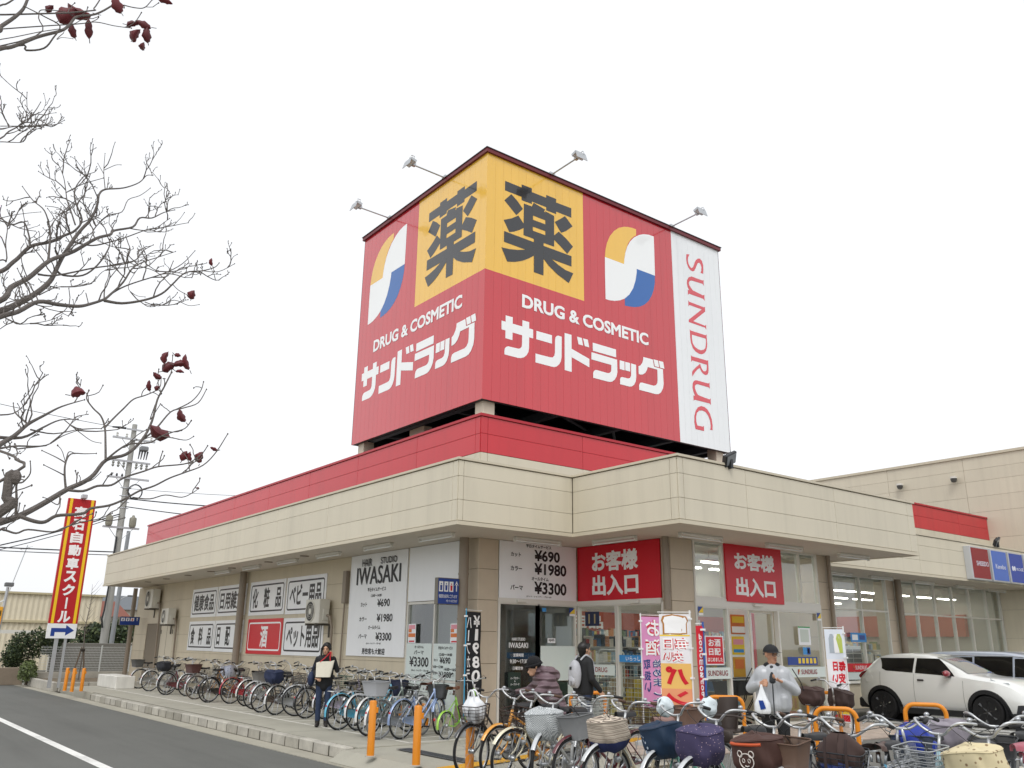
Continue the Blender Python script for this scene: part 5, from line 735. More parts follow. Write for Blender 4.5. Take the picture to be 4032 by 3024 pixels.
for x in (9.9,10.15): obj('line_clamp',MB().tube([(x-.25,45.2,11.85),(x+.15,45.3,11.9)],[.04,.06],6),BKI,up_)
sw=obj('switch_box',MB().bev(11.1,11.5,45.15,45.5,10.85,11.1,.05),M('switch_grey','#7d8083',.5),up_)
for x in (11.12,11.24,11.38,11.5): obj('bushing',MB().tube([(x,45.3,10.85),(x-.06,45.2,10.4)],[.05,.025],6),BKI,up_)
for x in (10.15,11.25): obj('transformer',MB().lathe([(.02,7.6),(.06,7.58),(.08,7.5),(.16,7.46),(.17,7.4),(.17,7.1),(.14,7.0),(.1,6.99)],(x,45.3,0),'z',14),M('transformer_grey','#8d8a7c',.5,var=.2,scale=6),up_,smooth=True)
obj('cable_coil',MB().tube([(11.15+.33*cos(a*PI/12),45.25,8.75+.36*sin(a*PI/12)) for a in range(24)],.035,6,closed=True),BKI,up_)
for z in (8.9,8.5,8.2,7.9): obj('band',MB().lathe([(.17,z),(.17,z+.05)],(10.75,45.5,0),'z',14).box(10.5,11.0,45.46,45.54,z+.01,z+.04),GALV,up_)
obj('riser_cable',MB().tube([(10.6,45.28,6.5),(10.58,45.28,4.6),(10.5,45.2,3.0),(10.45,45.2,2.6),(10.55,45.27,2.2)],.04,6),BKI,up_)
# wires
WB=M('wire_black','#2c2d30',.6)
def wire(a,b,sag,r,lab):
    a=Vector(a); b=Vector(b); solo('overhead_wire',MB().tube([a+(b-a)*t+Vector((0,0,-sag*4*t*(1-t))) for t in [k/14 for k in range(15)]],r,5),WB,lab,'wire','overhead wires')
wire((10.75,45.4,8.4),(24,41.5,9.0),.35,.03,'thick cable running right from the utility pole over the red roof band'); wire((10.75,45.4,8.0),(26,41.5,8.2),.4,.025,'lower cable running right from the utility pole behind the roof'); wire((10.75,45.4,8.9),(26,42,9.9),.3,.012,'thin upper wire running right from the utility pole')
wire((10.2,45.2,11.85),(-8,44,13.6),.4,.015,'highest wire running left from the pole top'); wire((10.6,45.3,5.75),(-8,46,5.7),.15,.03,'cable crossing left behind the driving school sign'); wire((10.6,45.3,5.6),(-8,46,5.55),.15,.02,'second cable just under the crossing one behind the sign'); wire((10.6,45.3,7.6),(-6,50,3.9),.9,.03,'sagging cable running down left behind the sign'); wire((10.6,45.3,7.5),(-6,50.2,3.7),1.0,.02,'thinner sagging cable below the other sagging one')
# mesh fence on a concrete base
WFE=M('fence_white','#c9ccca',.45); fe=thing('mesh_fence',(9.7,42.5,0),'white wire mesh fence on a concrete base beyond the planting bed','fence')
obj('base_wall',MB().bev(7.35,11.4,42.45,42.6,-.2,.32,.01),CONC2,fe)
for x in (8.1,10.02,11.25): obj('post',MB().tube([(x,42.52,.3),(x,42.52,1.42)],.03,8),WFE,fe)
g=MB(); [g.tube([(7.6,42.5,.38+.105*k),(11.3,42.5,.38+.105*k)],.006,4) for k in range(10)]; [g.tube([(7.6+.055*k,42.5,.36),(7.6+.055*k,42.5,1.38)],.0035,3) for k in range(68)]; obj('wire_mesh',g,WFE,fe,kind='stuff')
solo('boundary_wall',MB().bev(8.3,14.5,44.2,44.4,-.2,1.5,.02),M('wall_darkgrey','#77756f',.85,var=.08,scale=2,stretch=(1,1,3)),'dark grey block wall behind the mesh fence','wall')
# hedge behind a low planter wall, garden shrubs
def leaves(n,fn,size,mats,seed=1):
    random.seed(seed); g=MB()
    for i in range(n):
        p=Vector(fn()); a=random.uniform(0,2*PI); b=random.uniform(-.9,.9); c=random.uniform(0,2*PI); s_=size*random.uniform(.6,1.3)
        d=Vector((cos(a)*cos(b),sin(a)*cos(b),sin(b))); e=d.orthogonal(); e.rotate(Matrix.Rotation(c,3,d)); g.cur=random.randrange(len(mats))
        g.add([p-d*s_*.5,p+e*s_*.28,p+d*s_*.5,p-e*s_*.28],[(0,1,2,3)])
    return g
LG=[M('leaf_dark','#2c3a26',.6),M('leaf_mid','#3c4c2e',.6),M('leaf_olive','#4f5a35',.6)]
def blob(cx,cy,cz,rx,ry,rz):
    def f():
        while True:
            q=Vector((random.uniform(-1,1),random.uniform(-1,1),random.uniform(-1,1)))
            if .25<q.length<1*(.8+.35*mnoise.noise(q*2.3+Vector((cx,cy,cz)))): return (cx+q.x*rx,cy+q.y*ry,cz+q.z*rz)
    return f
def shrub(name,lab,cat,blobs,n,size,mats,base,seed,stem=True):
    t=thing(name,base,lab,cat); fs=[blob(*b) for b in blobs]; k=[0]
    def f(): k[0]+=1; return fs[k[0]%len(fs)]()
    obj('foliage',leaves(n,f,size,mats,seed),mats,t,kind='stuff')
    if stem: obj('stem',MB().tube([base,(base[0]+.05,base[1],blobs[0][2])],[.06,.03],6),M('bark_brown','#5c5044',.9),t)
    return t
shrub('hedge','dark green clipped hedge behind the low planter wall at the left','hedge',[(6.9,43.6,1.3,.55,.7,.85),(7.6,43.7,1.5,.6,.7,.75),(8.2,43.8,1.5,.5,.5,.6),(6.7,43.3,.9,.5,.5,.6)],5200,.11,LG,(7.3,43.6,0),11)
shrub('kerbside_bush','low green bush growing at the end of the planter wall','bush',[(7.0,41.2,.35,.45,.9,.45),(7.15,42,.5,.4,.6,.4)],1500,.1,[M('leaf_grassy','#5c6a3a',.7),LG[2]],(7.05,41.5,-.15),12)
shrub('garden_tree','dark garden tree showing over the wall below the utility pole','tree',[(9.3,46.5,1.9,.5,.5,.45),(9.0,46.4,1.5,.5,.4,.4)],900,.12,LG,(9.2,46.5,0),13)
pw=solo('planter_wall',MB().bev(5.2,7.1,42.6,42.8,-.2,.5,.02),M('planter_brown','#8a7d6d',.85,var=.1),'low brownish planter wall below the hedge at the left','wall')
# sapling with stakes
sp=thing('sapling',(8.75,40.3,.06),'thin bare sapling tied to two wooden stakes in front of the mesh fence','tree'); BK_=M('twig_grey','#6f6862',.85)
obj('trunk',MB().tube([(8.75,40.3,.06),(8.78,40.3,1.2),(8.72,40.3,2.2),(8.8,40.3,3.2),(8.75,40.3,3.9)],[.03,.026,.02,.013,.004],6),BK_,sp)
random.seed(5)
for k in range(14):
    z=1.7+k*.15; a=random.choice((0,PI))+random.uniform(-.8,.8); l_=random.uniform(.3,.7); p=Vector((8.75,40.3,z)); q=p+Vector((cos(a)*l_*.6,sin(a)*l_*.4,l_*.7)); obj('branch',MB().tube([p,p.lerp(q,.5)+Vector((0,0,-.04)),q],[.009,.006,.003],4),BK_,sp)
for s_ in (-.28,.22): obj('stake',MB().tube([(8.75+s_,40.3,.0),(8.75+s_*.15,40.3,1.35)],.03,8),M('stake_wood','#6c5f52',.9),sp)
obj('stake_tie',MB().bev(8.66,8.84,40.22,40.38,1.18,1.3,.03),M('tie_dark','#3c3732',.9),sp)
# cream warehouse, carport, far houses and trees
WH=thing('warehouse',(4,62,0),'cream corrugated metal warehouse behind the hedge and driving school sign','building'); CRM=M('cream_metal','#d6ccb4',.55,var=.03)
obj('lower_wall',MB().box(-14,14.2,62.06,66,-.2,2.6),CRM,WH); g=MB(); o_=[]
n=94
vs=[];fs=[]
for i in range(n*2+1):
    x=-14+28.2*i/(n*2); dx=.06 if i%2 else 0
    vs+=[(x,62-dx,2.75),(x,62-dx,4.35)]
for i in range(n*2): fs.append((2*i,2*i+2,2*i+3,2*i+1))
obj('corrugated_wall',MB().add(vs,fs),CRM,WH)
vs2=[(x,y+.03,(-.2 if z<3 else 2.62)) for x,y,z in vs]; obj('corrugated_base',MB().add(vs2,fs),CRM,WH)
obj('flashing',MB().box(-14,14.25,61.85,62.1,2.62,2.76),M('flashing_tan','#b9ae8d',.5),WH); obj('roof',MB().box(-14.2,14.4,61.8,70,4.33,4.45),M('flashing_tan','#b9ae8d',.5),WH)
obj('upper_storey',MB().box(-14,6.0,68,78,4.4,6.1),M('pale_blue_metal','#c3cbd1',.5),WH)
for i in range(10): obj('roof_rib',MB().box(-12+i*1.9,-11.85+i*1.9,67.9,68,4.45,6.1),ALU,WH)
cpn=thing('carport',(4.6,52,0),'curved grey carport roof in front of the warehouse at the left edge','carport')
obj('roof',MB().grid(12,2,lambda i,j:(1.5+i*8.2,50+j*5,1.62+.45*sin(i*2.2))),M('carport_grey','#8b8a84',.6),cpn,smooth=True); obj('fascia',MB().grid(12,2,lambda i,j:(1.5+i*8.2,49.98,1.45+.45*sin(i*2.2)+.17*j)),ALU,cpn)
for x in (2.5,6,9.4): obj('post',MB().box(x-.05,x+.05,50.2,50.3,-.2,1.6),ALU,cpn)
solo('garden_wall',MB().bev(1.0,5.6,46.5,46.7,-.2,1.0,.02),M('gate_wall','#9c8f7c',.85,var=.08),'brown garden wall at the far left of the street','wall')
solo('green_fence_panel',MB().bev(4.0,5.4,47.2,47.35,-.2,1.55,.02),M('green_sheet','#3f5f4c',.6),'green sheet panel above the garden wall at the left edge','panel')
lp=thing('park_lamp',(4.85,35.6,-.1),'slim grey lamp post with a small box head at the left edge','lamp'); obj('pole',MB().tube([(4.85,35.6,-.2),(4.98,35.6,3.4)],.05,8),GALV,lp,smooth=True); obj('head',MB().bev(4.86,5.14,35.48,35.72,3.42,3.56,.02),M('lamp_head_grey','#6a6c6e',.4),lp); obj('ladder_arm',MB().tube([(4.6,35.6,2.75),(4.94,35.6,2.95)],.02,6),GALV,lp)
ysn=thing('yellow_notice',(4.78,35.58,2.1),'yellow notice plate cut by the left picture edge','sign'); obj('plate',MB().bev(4.55,4.93,35.5,35.53,2.12,2.72,.005),M('notice_yellow','#e8a82a',.5),ysn); text('駐車場','y',35.5,4.6,4.9,2.6,2.4,BLACKP,ysn,.004,.02)
p2=thing('street_lamp',(12.3,50.5,0),'grey street lamp pole seen between canopy end and wall','street lamp'); obj('pole',MB().tube([(12.3,50.5,0),(12.4,50.5,7.4)],[.13,.1],10),M('lamp_steel','#8e9296',.5,.3),p2,smooth=True); obj('lamp_arm',MB().tube([(12.36,50.5,3.65),(12.6,50.4,3.85),(12.8,50.3,3.95)],.025,6),GALV,p2); obj('lamp_head',MB().bev(12.75,13.0,50.2,50.36,3.9,3.98,.02),M('lamp_head_grey','#6a6c6e',.4),p2)
an=thing('roof_antenna',(8.9,61.0,4.4),'thin television antenna mast rising above the warehouse roof','antenna'); obj('mast',MB().tube([(8.9,63,4.4),(9.5,63,7.4)],.03,6),GALV,an); [obj('rod',MB().tube([(9.1+.1*k,62.6,7.1+.04*k),(9.3+.1*k,63.4,7.1+.04*k)],.015,4),GALV,an) for k in range(5)]; obj('boom',MB().tube([(9.1,63,7.1),(9.8,63,7.35)],.018,5),GALV,an)
for i,(x,y,w,hh,rc_,lab) in enumerate(((15.5,75,7,3.4,'#7c4a3c','far house with a rust red roof behind the street lamp'),(23,82,8,4.2,'#6a6f74','far grey roofed house hidden partly behind the store end'))):
    t=thing('house',(x,y,0),lab,'house'); obj('wall',MB().box(x-w/2,x+w/2,y,y+6,-.2,hh),M('house_wall%d'%i,'#c9c2b4',.8),t); rf=obj('roof',MB().add([(x-w/2-.4,y-.4,hh),(x+w/2+.4,y-.4,hh),(x+w/2+.4,y+6.4,hh),(x-w/2-.4,y+6.4,hh),(x-w/2,y+3,hh+1.3),(x+w/2,y+3,hh+1.3)],[(0,1,5,4),(1,2,5),(2,3,4,5),(3,0,4),(3,2,1,0)]),M('roof_tile%d'%i,rc_,.8),t)
    for k in range(3): f_=obj('window',MB().box(x-w/2+.8+k*2,x-w/2+1.9+k*2,y-.04,y,1,2.1),ALU,t); obj('pane',MB().box(x-w/2+.88+k*2,x-w/2+1.82+k*2,y-.05,y-.04,1.08,2.02),M('pane_dark','#39424a',.15),f_)
for i,(x,y,z,r,lab) in enumerate(((12.6,58,1.4,1.5,'round green garden tree right of the utility pole foot'),(14.2,60,1.6,1.7,'green garden tree below the rust red roof'),(16.5,66,1.8,2,'darker green tree farthest right in the gap under the canopy'))):
    shrub('garden_tree',lab,'tree',[(x,y,z,r,r*.8,r*.75),(x+.6,y,z+.5,r*.6,r*.6,r*.6)],1500,.22,LG,(x,y,-.2),20+i)
solo('parked_van_roof_wall',MB().bev(12.2,20,54,54.2,-.2,1.35,.03),M('white_wall_far','#d7d4cb',.7),'low white wall beyond the street lamp','wall')

# houses across the side street, seen only as reflections in the shop glass
for i,(x,y,w,hh,rc_,lab) in enumerate(((20,-26,13,5.2,'#7a4a3a','brick roofed house across the street facing the shop windows'),(38,-28,15,6.5,'#5d6066','grey roofed house across the street beside the brick roofed one'),(-24,34,12,6.0,'#64605c','dark roofed house across the road facing the side wall'))):
    t=thing('house',(x,y,0),lab,'house'); fy=y if y<0 else y; obj('wall',MB().box(x-w/2,x+w/2,y-8,y,-.2,hh),M('house_wall_r%d'%i,('#b9a894','#a8a6a0','#b5ad9f')[i],.8),t); obj('roof',MB().add([(x-w/2-.5,y-8.5,hh),(x+w/2+.5,y-8.5,hh),(x+w/2+.5,y+.5,hh),(x-w/2-.5,y+.5,hh),(x-w/2,y-4,hh+2.2),(x+w/2,y-4,hh+2.2)],[(0,1,5,4),(1,2,5),(2,3,4,5),(3,0,4),(3,2,1,0)]),M('roof_tile_r%d'%i,rc_,.8),t)
    for k in range(4):
        for z in (1.0,3.4): f_=obj('window',MB().box(x-w/2+1+k*3,x-w/2+2.6+k*3,y,y+.05,z,z+1.3),ALU,t); obj('pane',MB().box(x-w/2+1.1+k*3,x-w/2+2.5+k*3,y+.05,y+.06,z+.1,z+1.2),M('pane_dark','#39424a',.15),f_)
# ================================================================ dogwood trees at the left, bare twigs with a few red leaves
BARK=M('dogwood_bark','#655f5b',.9,var=.18,scale=14,fine=.12,bump=.4,bscale=120); LRED=M('leaf_red','#571219',.55,var=.25,scale=20); LRED2=M('leaf_crimson','#641820',.55,var=.2,scale=25)
random.seed(77)
TR={'a':thing('dogwood_tree',(-.45,4.2,-.06),'near bare dogwood tree with curled red leaves reaching in from the left edge','tree'),'b':thing('dogwood_tree',(-.6,6.6,-.06),'farther bare dogwood tree with a dense fan of twigs at the left edge','tree')}
TP={'a':((-.45,4.2),.07,3.2,5.2),'b':((-.6,6.6),.085,3.6,5.0)}
def twig(mb,p,d,l,r,lev):
    n=5; pts=[p]; q=p.copy(); dd=d.copy()
    for i in range(n):
        dd=(dd+Vector((random.uniform(-.42,.42),random.uniform(-.42,.42),random.uniform(-.22,.40)))).normalized(); q=q+dd*(l/n); pts.append(q.copy())
        if lev>0 and i>0 and random.random()<.5:
            e=(dd+Vector((random.uniform(-1,1),random.uniform(-1,1),random.uniform(-.3,.9)))).normalized(); twig(mb,q,e,l*random.uniform(.3,.55),r*.72,lev-1)
    mb.tube(pts,[max(.0024,r*(1-.5*i/n)) for i in range(n+1)],4,cap=False)
    mb.ell(pts[-1],(.0042,.0042,.0055),5,4)
for key,t in TR.items():
    (tx,ty),tr,fork,top=TP[key]
    obj('trunk',MB().tube(smooth_path([(tx,ty,-.1),(tx+.03,ty,.8),(tx-.02,ty+.03,1.8),(tx+.02,ty,2.8),(tx,ty+.04,3.8),(tx+.04,ty,top)]),[tr*(1.15-.7*i/25) for i in range(26)],12),BARK,t,smooth=True)
    tw=MB()
    for k,pts,r0,r1 in BRANCHES:
        if k!=key: continue
        P_=[Vector(p) for p in pts]
        if P_[0].x<.56:      # starts outside the picture: carry it back to the trunk
            zt=max(.9,P_[0].z-.55); P_=[Vector((tx,ty,zt)),Vector((tx,ty,zt)).lerp(P_[0],.5)+Vector((0,0,-.06))]+P_; r0=r0*1.15
        S_=smooth_path(P_,4); n=len(S_); 
        S_=[s_+Vector((mnoise.noise(s_*3.1),mnoise.noise(s_*3.1+Vector((9,0,0))),mnoise.noise(s_*3.1+Vector((0,9,0)))))*.012 for s_ in S_]
        obj('branch',MB().tube(S_,[r0+(r1-r0)*(i/(n-1))**.8 for i in range(n)],8 if r0>.008 else 5),BARK,t,smooth=True)
        tw.ell(S_[-1],(r1*1.7,r1*1.7,r1*2.2),6,5)
        L_=sum((S_[i+1]-S_[i]).length for i in range(n-1)); cnt=int(L_*(4.5 if key=='a' else 4.3))
        for c in range(cnt):
            i=random.randrange(max(1,n//6),n-1); 
            if S_[i].x<.4: continue
            d=(S_[i+1]-S_[i]).normalized(); e=(d*.6+Vector((random.uniform(-1,1),random.uniform(-1,1),random.uniform(-.4,1)))).normalized()
            twig(tw,S_[i],e,random.uniform(.05,.16) if key=='a' else random.uniform(.12,.36),.0024 if key=='a' else .0052,0 if key=='a' else 2)
    obj('twigs',tw,BARK,t,kind='stuff')
vd=Vector((sin(rad(8)),cos(rad(8)),.22)).normalized()
for k,p,w,h_,ang in RED_LEAVES:
    p=Vector(p); rt=vd.cross(Vector((0,0,1))).normalized(); upv=rt.cross(vd).normalized(); L_=max(w,h_)*1.15; Wd=min(w,h_)*1.0; a=rad(ang); curl=random.uniform(1.0,2.4)
    ax=rt*cos(a)+upv*sin(a); bx=-rt*sin(a)+upv*cos(a)
    def f(u,v):
        x=(u-.5)*L_; prof=sin(PI*min(1,max(0,u))**.8)**.75; y=(v-.5)*Wd*prof*(1+.16*sin(u*17+p.x*40)*abs(v-.5)*2); th=curl*(v-.5)*2.0
        cz=.25*Wd*(cos(th)-1)*-1.6+.35*L_*(u-.5)**2*curl; return p+ax*(x*(1-.15*curl*abs(u-.5)))+bx*(y*(1-.2*curl*abs(v-.5)))+vd*(cz*.8)+bx*(.12*L_*sin(u*PI)*(curl-1))
    o=obj('leaf',MB().grid(9,7,f),random.choice((LRED,LRED2)),TR[k],smooth=True)
    obj('leaf_stalk',MB().tube([p-ax*L_*.45,p-ax*L_*.75-vd*.0+upv*.01],.0022,4),BARK,TR[k])
# ================================================================ bicycles (parametric city bicycle, x forward, origin under the rear axle)
TYRE=M('tyre_rubber','#1d1d1e',.8); STEEL=M('bike_steel','#b4b7ba',.3,.85); ALUB=M('bike_alloy','#c3c5c6',.38,.7); BLKP=M('bike_black','#1b1c1e',.45); CABLE=M('cable_black','#1f2022',.5); GRIPB=M('grip_brown','#5a4334',.7); GRIPK=M('grip_black','#242425',.7); REFL=M('reflector_red','#b31220',.2,coat=.5)
WB_=1.10; _BM={}
def cached(k,fn):
    if k not in _BM: _BM[k]=fn()
    return _BM[k]
def wheelmesh(R):
    t=MB().tube([(R*cos(a*PI/20)*.95,0,R*sin(a*PI/20)*.95) for a in range(40)],R*.05+.001,8,closed=True).mesh('tyre')
    r=MB().tube([((R*.895)*cos(a*PI/20),0,(R*.895)*sin(a*PI/20)) for a in range(40)],.011,6,closed=True).lathe([(.022,-.045),(.022,.045)],(0,0,0),'y',10).lathe([(.034,-.03),(.034,-.026)],(0,0,0),'y',10).lathe([(.034,.026),(.034,.03)],(0,0,0),'y',10).mesh('rim')
    g=MB()
    for k in range(28):
        a=2*PI*k/28; b=a+(.9 if k%4<2 else -.9); s=(.028 if k%2 else -.028); g.tube([(.034*cos(b),s,.034*sin(b)),(R*.885*cos(a),0,R*.885*sin(a))],.0013,3,cap=False)
    return t,r,g.mesh('spokes')
HB=Vector((.915,0,.60)); HT=Vector((.85,0,.845)); SAX=(HT-HB).normalized()
def frame_mesh(kind,R):
    m=MB(); BBp=(.43,0,.285)
    m.tube([HB,HT],.021,10); st=(.285,0,.72)
    m.tube([BBp,st],.017,8)
    if kind=='loop':
        m.tube(smooth_path([(.86,0,.79),(.72,0,.62),(.58,0,.47),(.47,0,.43),(.385,0,.44)]),.016,8); m.tube(smooth_path([(.9,0,.66),(.76,0,.50),(.62,0,.35),(.52,0,.29),BBp]),.018,8)
    elif kind=='straight':
        m.tube([(.865,0,.78),(.36,0,.5)],.016,8); m.tube([(.9,0,.65),BBp],.018,8)
    else:   # single thick low tube
        m.tube(smooth_path([(.89,0,.70),(.78,0,.52),(.64,0,.36),(.5,0,.30),BBp]),.027,10)
    for s in (-1,1):
        m.tube([BBp,(.2,s*.05,R*.9),(0,s*.065,R)],.010,6); m.tube([(.3,s*.015,.66),(.15,s*.05,.5),(0,s*.065,R)],.008,6)
    m.lathe([(.028,-.04),(.028,.04)],BBp,'y',12); return m.mesh('frame')
def fender_mesh(R,a0,a1):
    n=16; vs=[];fs=[]
    for i in range(n+1):
        a=rad(a0+(a1-a0)*i/n)
        for k,(dy,dr) in enumerate(((-.028,.0),(-.016,.014),(.016,.014),(.028,0))): vs.append(((R+.014+dr)*cos(a),dy,(R+.014+dr)*sin(a)))
    for i in range(n):
        for k in range(3): fs.append((i*4+k,i*4+k+1,(i+1)*4+k+1,(i+1)*4+k))
    return MB().add(vs,fs).mesh('fender')
def bars_mesh(kind):
    m=MB(); C=HT+SAX*.14
    m.tube([HT-SAX*.02,C],.013,8)
    for s in (-1,1):
        if kind=='up': P=[C,C+Vector((.02,s*.06,.005)),C+Vector((.05,s*.13,.05)),C+Vector((.03,s*.2,.10)),C+Vector((-.08,s*.265,.10)),C+Vector((-.22,s*.285,.075))]
        elif kind=='flat': P=[C,C+Vector((.01,s*.1,.02)),C+Vector((-.02,s*.22,.03)),C+Vector((-.10,s*.29,.03))]
        else: P=[C,C+Vector((.03,s*.07,.01)),C+Vector((.06,s*.14,.10)),C+Vector((.0,s*.23,.2)),C+Vector((-.12,s*.28,.2)),C+Vector((-.2,s*.29,.17))]
        m.tube(smooth_path(P),.0115,8)
    return m.mesh('handlebar')
def grip_pts(kind,s):
    C=HT+SAX*.14
    if kind=='up': return C+Vector((-.11,s*.27,.098)),C+Vector((-.23,s*.287,.073))
    if kind=='flat': return C+Vector((.0,s*.26,.03)),C+Vector((-.105,s*.295,.03))
    return C+Vector((-.1,s*.275,.2)),C+Vector((-.21,s*.292,.168))
def saddle_mesh():
    def f(u,v):
        x=.15-.28*u; w=.025+.085*min(1,max(0,(u-.25)/.5))**.8 if u>.25 else .025; w=w*(1 if u<.93 else .8); th=PI*v
        return (x,w*cos(th),.0+.045*sin(th)**.7+.012*abs(u-.5)*2-(.0 if 0<v<1 else .012))
    m=MB().grid(14,9,f); m.tube([(.0,0,-.02),(-.02,0,-.1)],.02,8); return m.mesh('saddle')
def basket_geo(kind,w=.19,d=.135,h=.25):
    m=MB(); top=[(s*d,t*w,h) for s,t in ((-1,-1),(1,-1),(1,1),(-1,1))]; kb_=.74
    def ringp(f,z):
        pts=[]
        for s,t in ((-1,-1),(1,-1),(1,1),(-1,1)):
            for k in (-1,0,1):
                a=math.atan2(t*w,s*d); cx,cy=s*(d-.04)*f,t*(w-.04)*f; an=math.atan2(t,s)+k*PI/4; pts.append((cx+.04*f*cos(an),cy+.04*f*sin(an),z))
        return pts
    if kind=='wire':
        for j in range(7): f=kb_+(1-kb_)*j/6; m.tube(ringp(f,h*j/6),.0035 if j<6 else .006,4,closed=True)
        R0=ringp(kb_,0); R1=ringp(1,h); n=len(R0)
        for i in range(n):
            for q in (0,.33,.66):
                a=Vector(R0[i]).lerp(Vector(R0[(i+1)%n]),q); b=Vector(R1[i]).lerp(Vector(R1[(i+1)%n]),q); m.tube([a,b],.0022,3,cap=False)
        for q in range(-3,4): m.tube([(-d*kb_,q*.045,0),(d*kb_,q*.045,0)],.0025,3,cap=False)
    else:
        R0=ringp(kb_,0); R1=ringp(1,h); n=len(R0); m.add([*R0,*R1],[(i,(i+1)%n,n+(i+1)%n,n+i) for i in range(n)]+[tuple(range(n))]); m.tube(R1,.008,5,closed=True)
    return m
def cover_geo(seed,w=.215,d=.17,h=.31,flap=True):
    rnd=random.Random(seed); ph=rnd.uniform(0,6); q2=rnd.uniform(.5,1.0); sg=lambda c,e:math.copysign(abs(c)**e,c)
    def f(u,v):
        a=2*PI*u; e=.62; bul=.60+.42*min(1,v*2.4)**.6 if v<.42 else 1.02-.04*(v-.42); w_=1-.9*v
        fold=1+.05*w_*sin(a*11+ph+v*3)+.025*sin(a*5+v*8+ph)+.02*sin(a*3-v*5+q2*6)
        return (d*sg(cos(a),e)*bul*fold,w*sg(sin(a),e)*bul*fold,h*v-.03+.012*sin(a*4+ph)*(1-v)+.015*sin(a*2+ph)*v)
    m=MB().grid(56,14,f)
    def g(u,v):
        a=2*PI*u; r=v; x,y,z=f(u,1); k=1.0+.03*(1-r); return (x*r*k,y*r*k,z+.05*(1-r**2.2)*q2-.02*(1-r)+.010*sin(a*6+ph+r*5)*r*(1-r)*3)
    m.grid(56,8,g); m.tube([f(k/28,.97) for k in range(28)],.007,5,closed=True)
    m.add([f(k/28,0) for k in range(28)],[tuple(range(28))]); return m
def mesh_mat(name,col,alpha,sc=160):
    if name in MATS: return MATS[name]
    mt=M(name,col,.6); t,b=nodes_of(mt); b.inputs['Alpha'].default_value=alpha; return mt
def pat(name,cols,kind,scale=60):
    if name in MATS: return MATS[name]
    mt=M(name,cols[0],.85); t,b=nodes_of(mt); tc=t.nodes.new('ShaderNodeTexCoord'); mi=t.nodes.new('ShaderNodeMix'); mi.data_type='RGBA'; mi.inputs[6].default_value=(*hx(cols[0]),1); mi.inputs[7].default_value=(*hx(cols[1]),1)
    if kind=='check':
        c=t.nodes.new('ShaderNodeTexChecker'); c.inputs['Scale'].default_value=scale; t.links.new(tc.outputs['Object'],c.inputs['Vector']); t.links.new(c.outputs['Fac'],mi.inputs[0])
    elif kind=='stripe':
        sx=t.nodes.new('ShaderNodeSeparateXYZ'); t.links.new(tc.outputs['Object'],sx.inputs[0]); w_=t.nodes.new('ShaderNodeTexNoise'); w_.noise_dimensions='1D'; w_.inputs['Scale'].default_value=scale; w_.inputs['Detail'].default_value=1; t.links.new(sx.outputs[2],w_.inputs['W']); r=t.nodes.new('ShaderNodeMapRange'); r.inputs[1].default_value=.44; r.inputs[2].default_value=.56; t.links.new(w_.outputs['Fac'],r.inputs[0])
        lt=t.nodes.new('ShaderNodeMath'); lt.operation='GREATER_THAN'; lt.inputs[1].default_value=.075; t.links.new(sx.outputs[2],lt.inputs[0]); mm=t.nodes.new('ShaderNodeMath'); mm.operation='MULTIPLY'; t.links.new(lt.outputs[0],mm.inputs[0]); t.links.new(r.outputs[0],mm.inputs[1])
        m2=t.nodes.new('ShaderNodeMix'); m2.data_type='RGBA'; m2.inputs[6].default_value=(*hx(cols[2]),1); m2.inputs[7].default_value=(*hx(cols[0]),1); t.links.new(lt.outputs[0],m2.inputs[0]); t.links.new(m2.outputs[2],mi.inputs[6]); t.links.new(mm.outputs[0],mi.inputs[0])
    else:
        v=t.nodes.new('ShaderNodeTexVoronoi'); v.inputs['Scale'].default_value=scale; t.links.new(tc.outputs['Object'],v.inputs['Vector']); r=t.nodes.new('ShaderNodeMapRange'); r.inputs[1].default_value=.16 if kind=='dots' else .28; r.inputs[2].default_value=.12 if kind=='dots' else .18; t.links.new(v.outputs['Distance'],r.inputs[0]); t.links.new(r.outputs[0],mi.inputs[0])
    t.links.new(mi.outputs[2],b.inputs['Base Color']); return mt
def paint(c): return M('bike_paint_'+c,c,.3,.1,coat=.5)
_FR={}
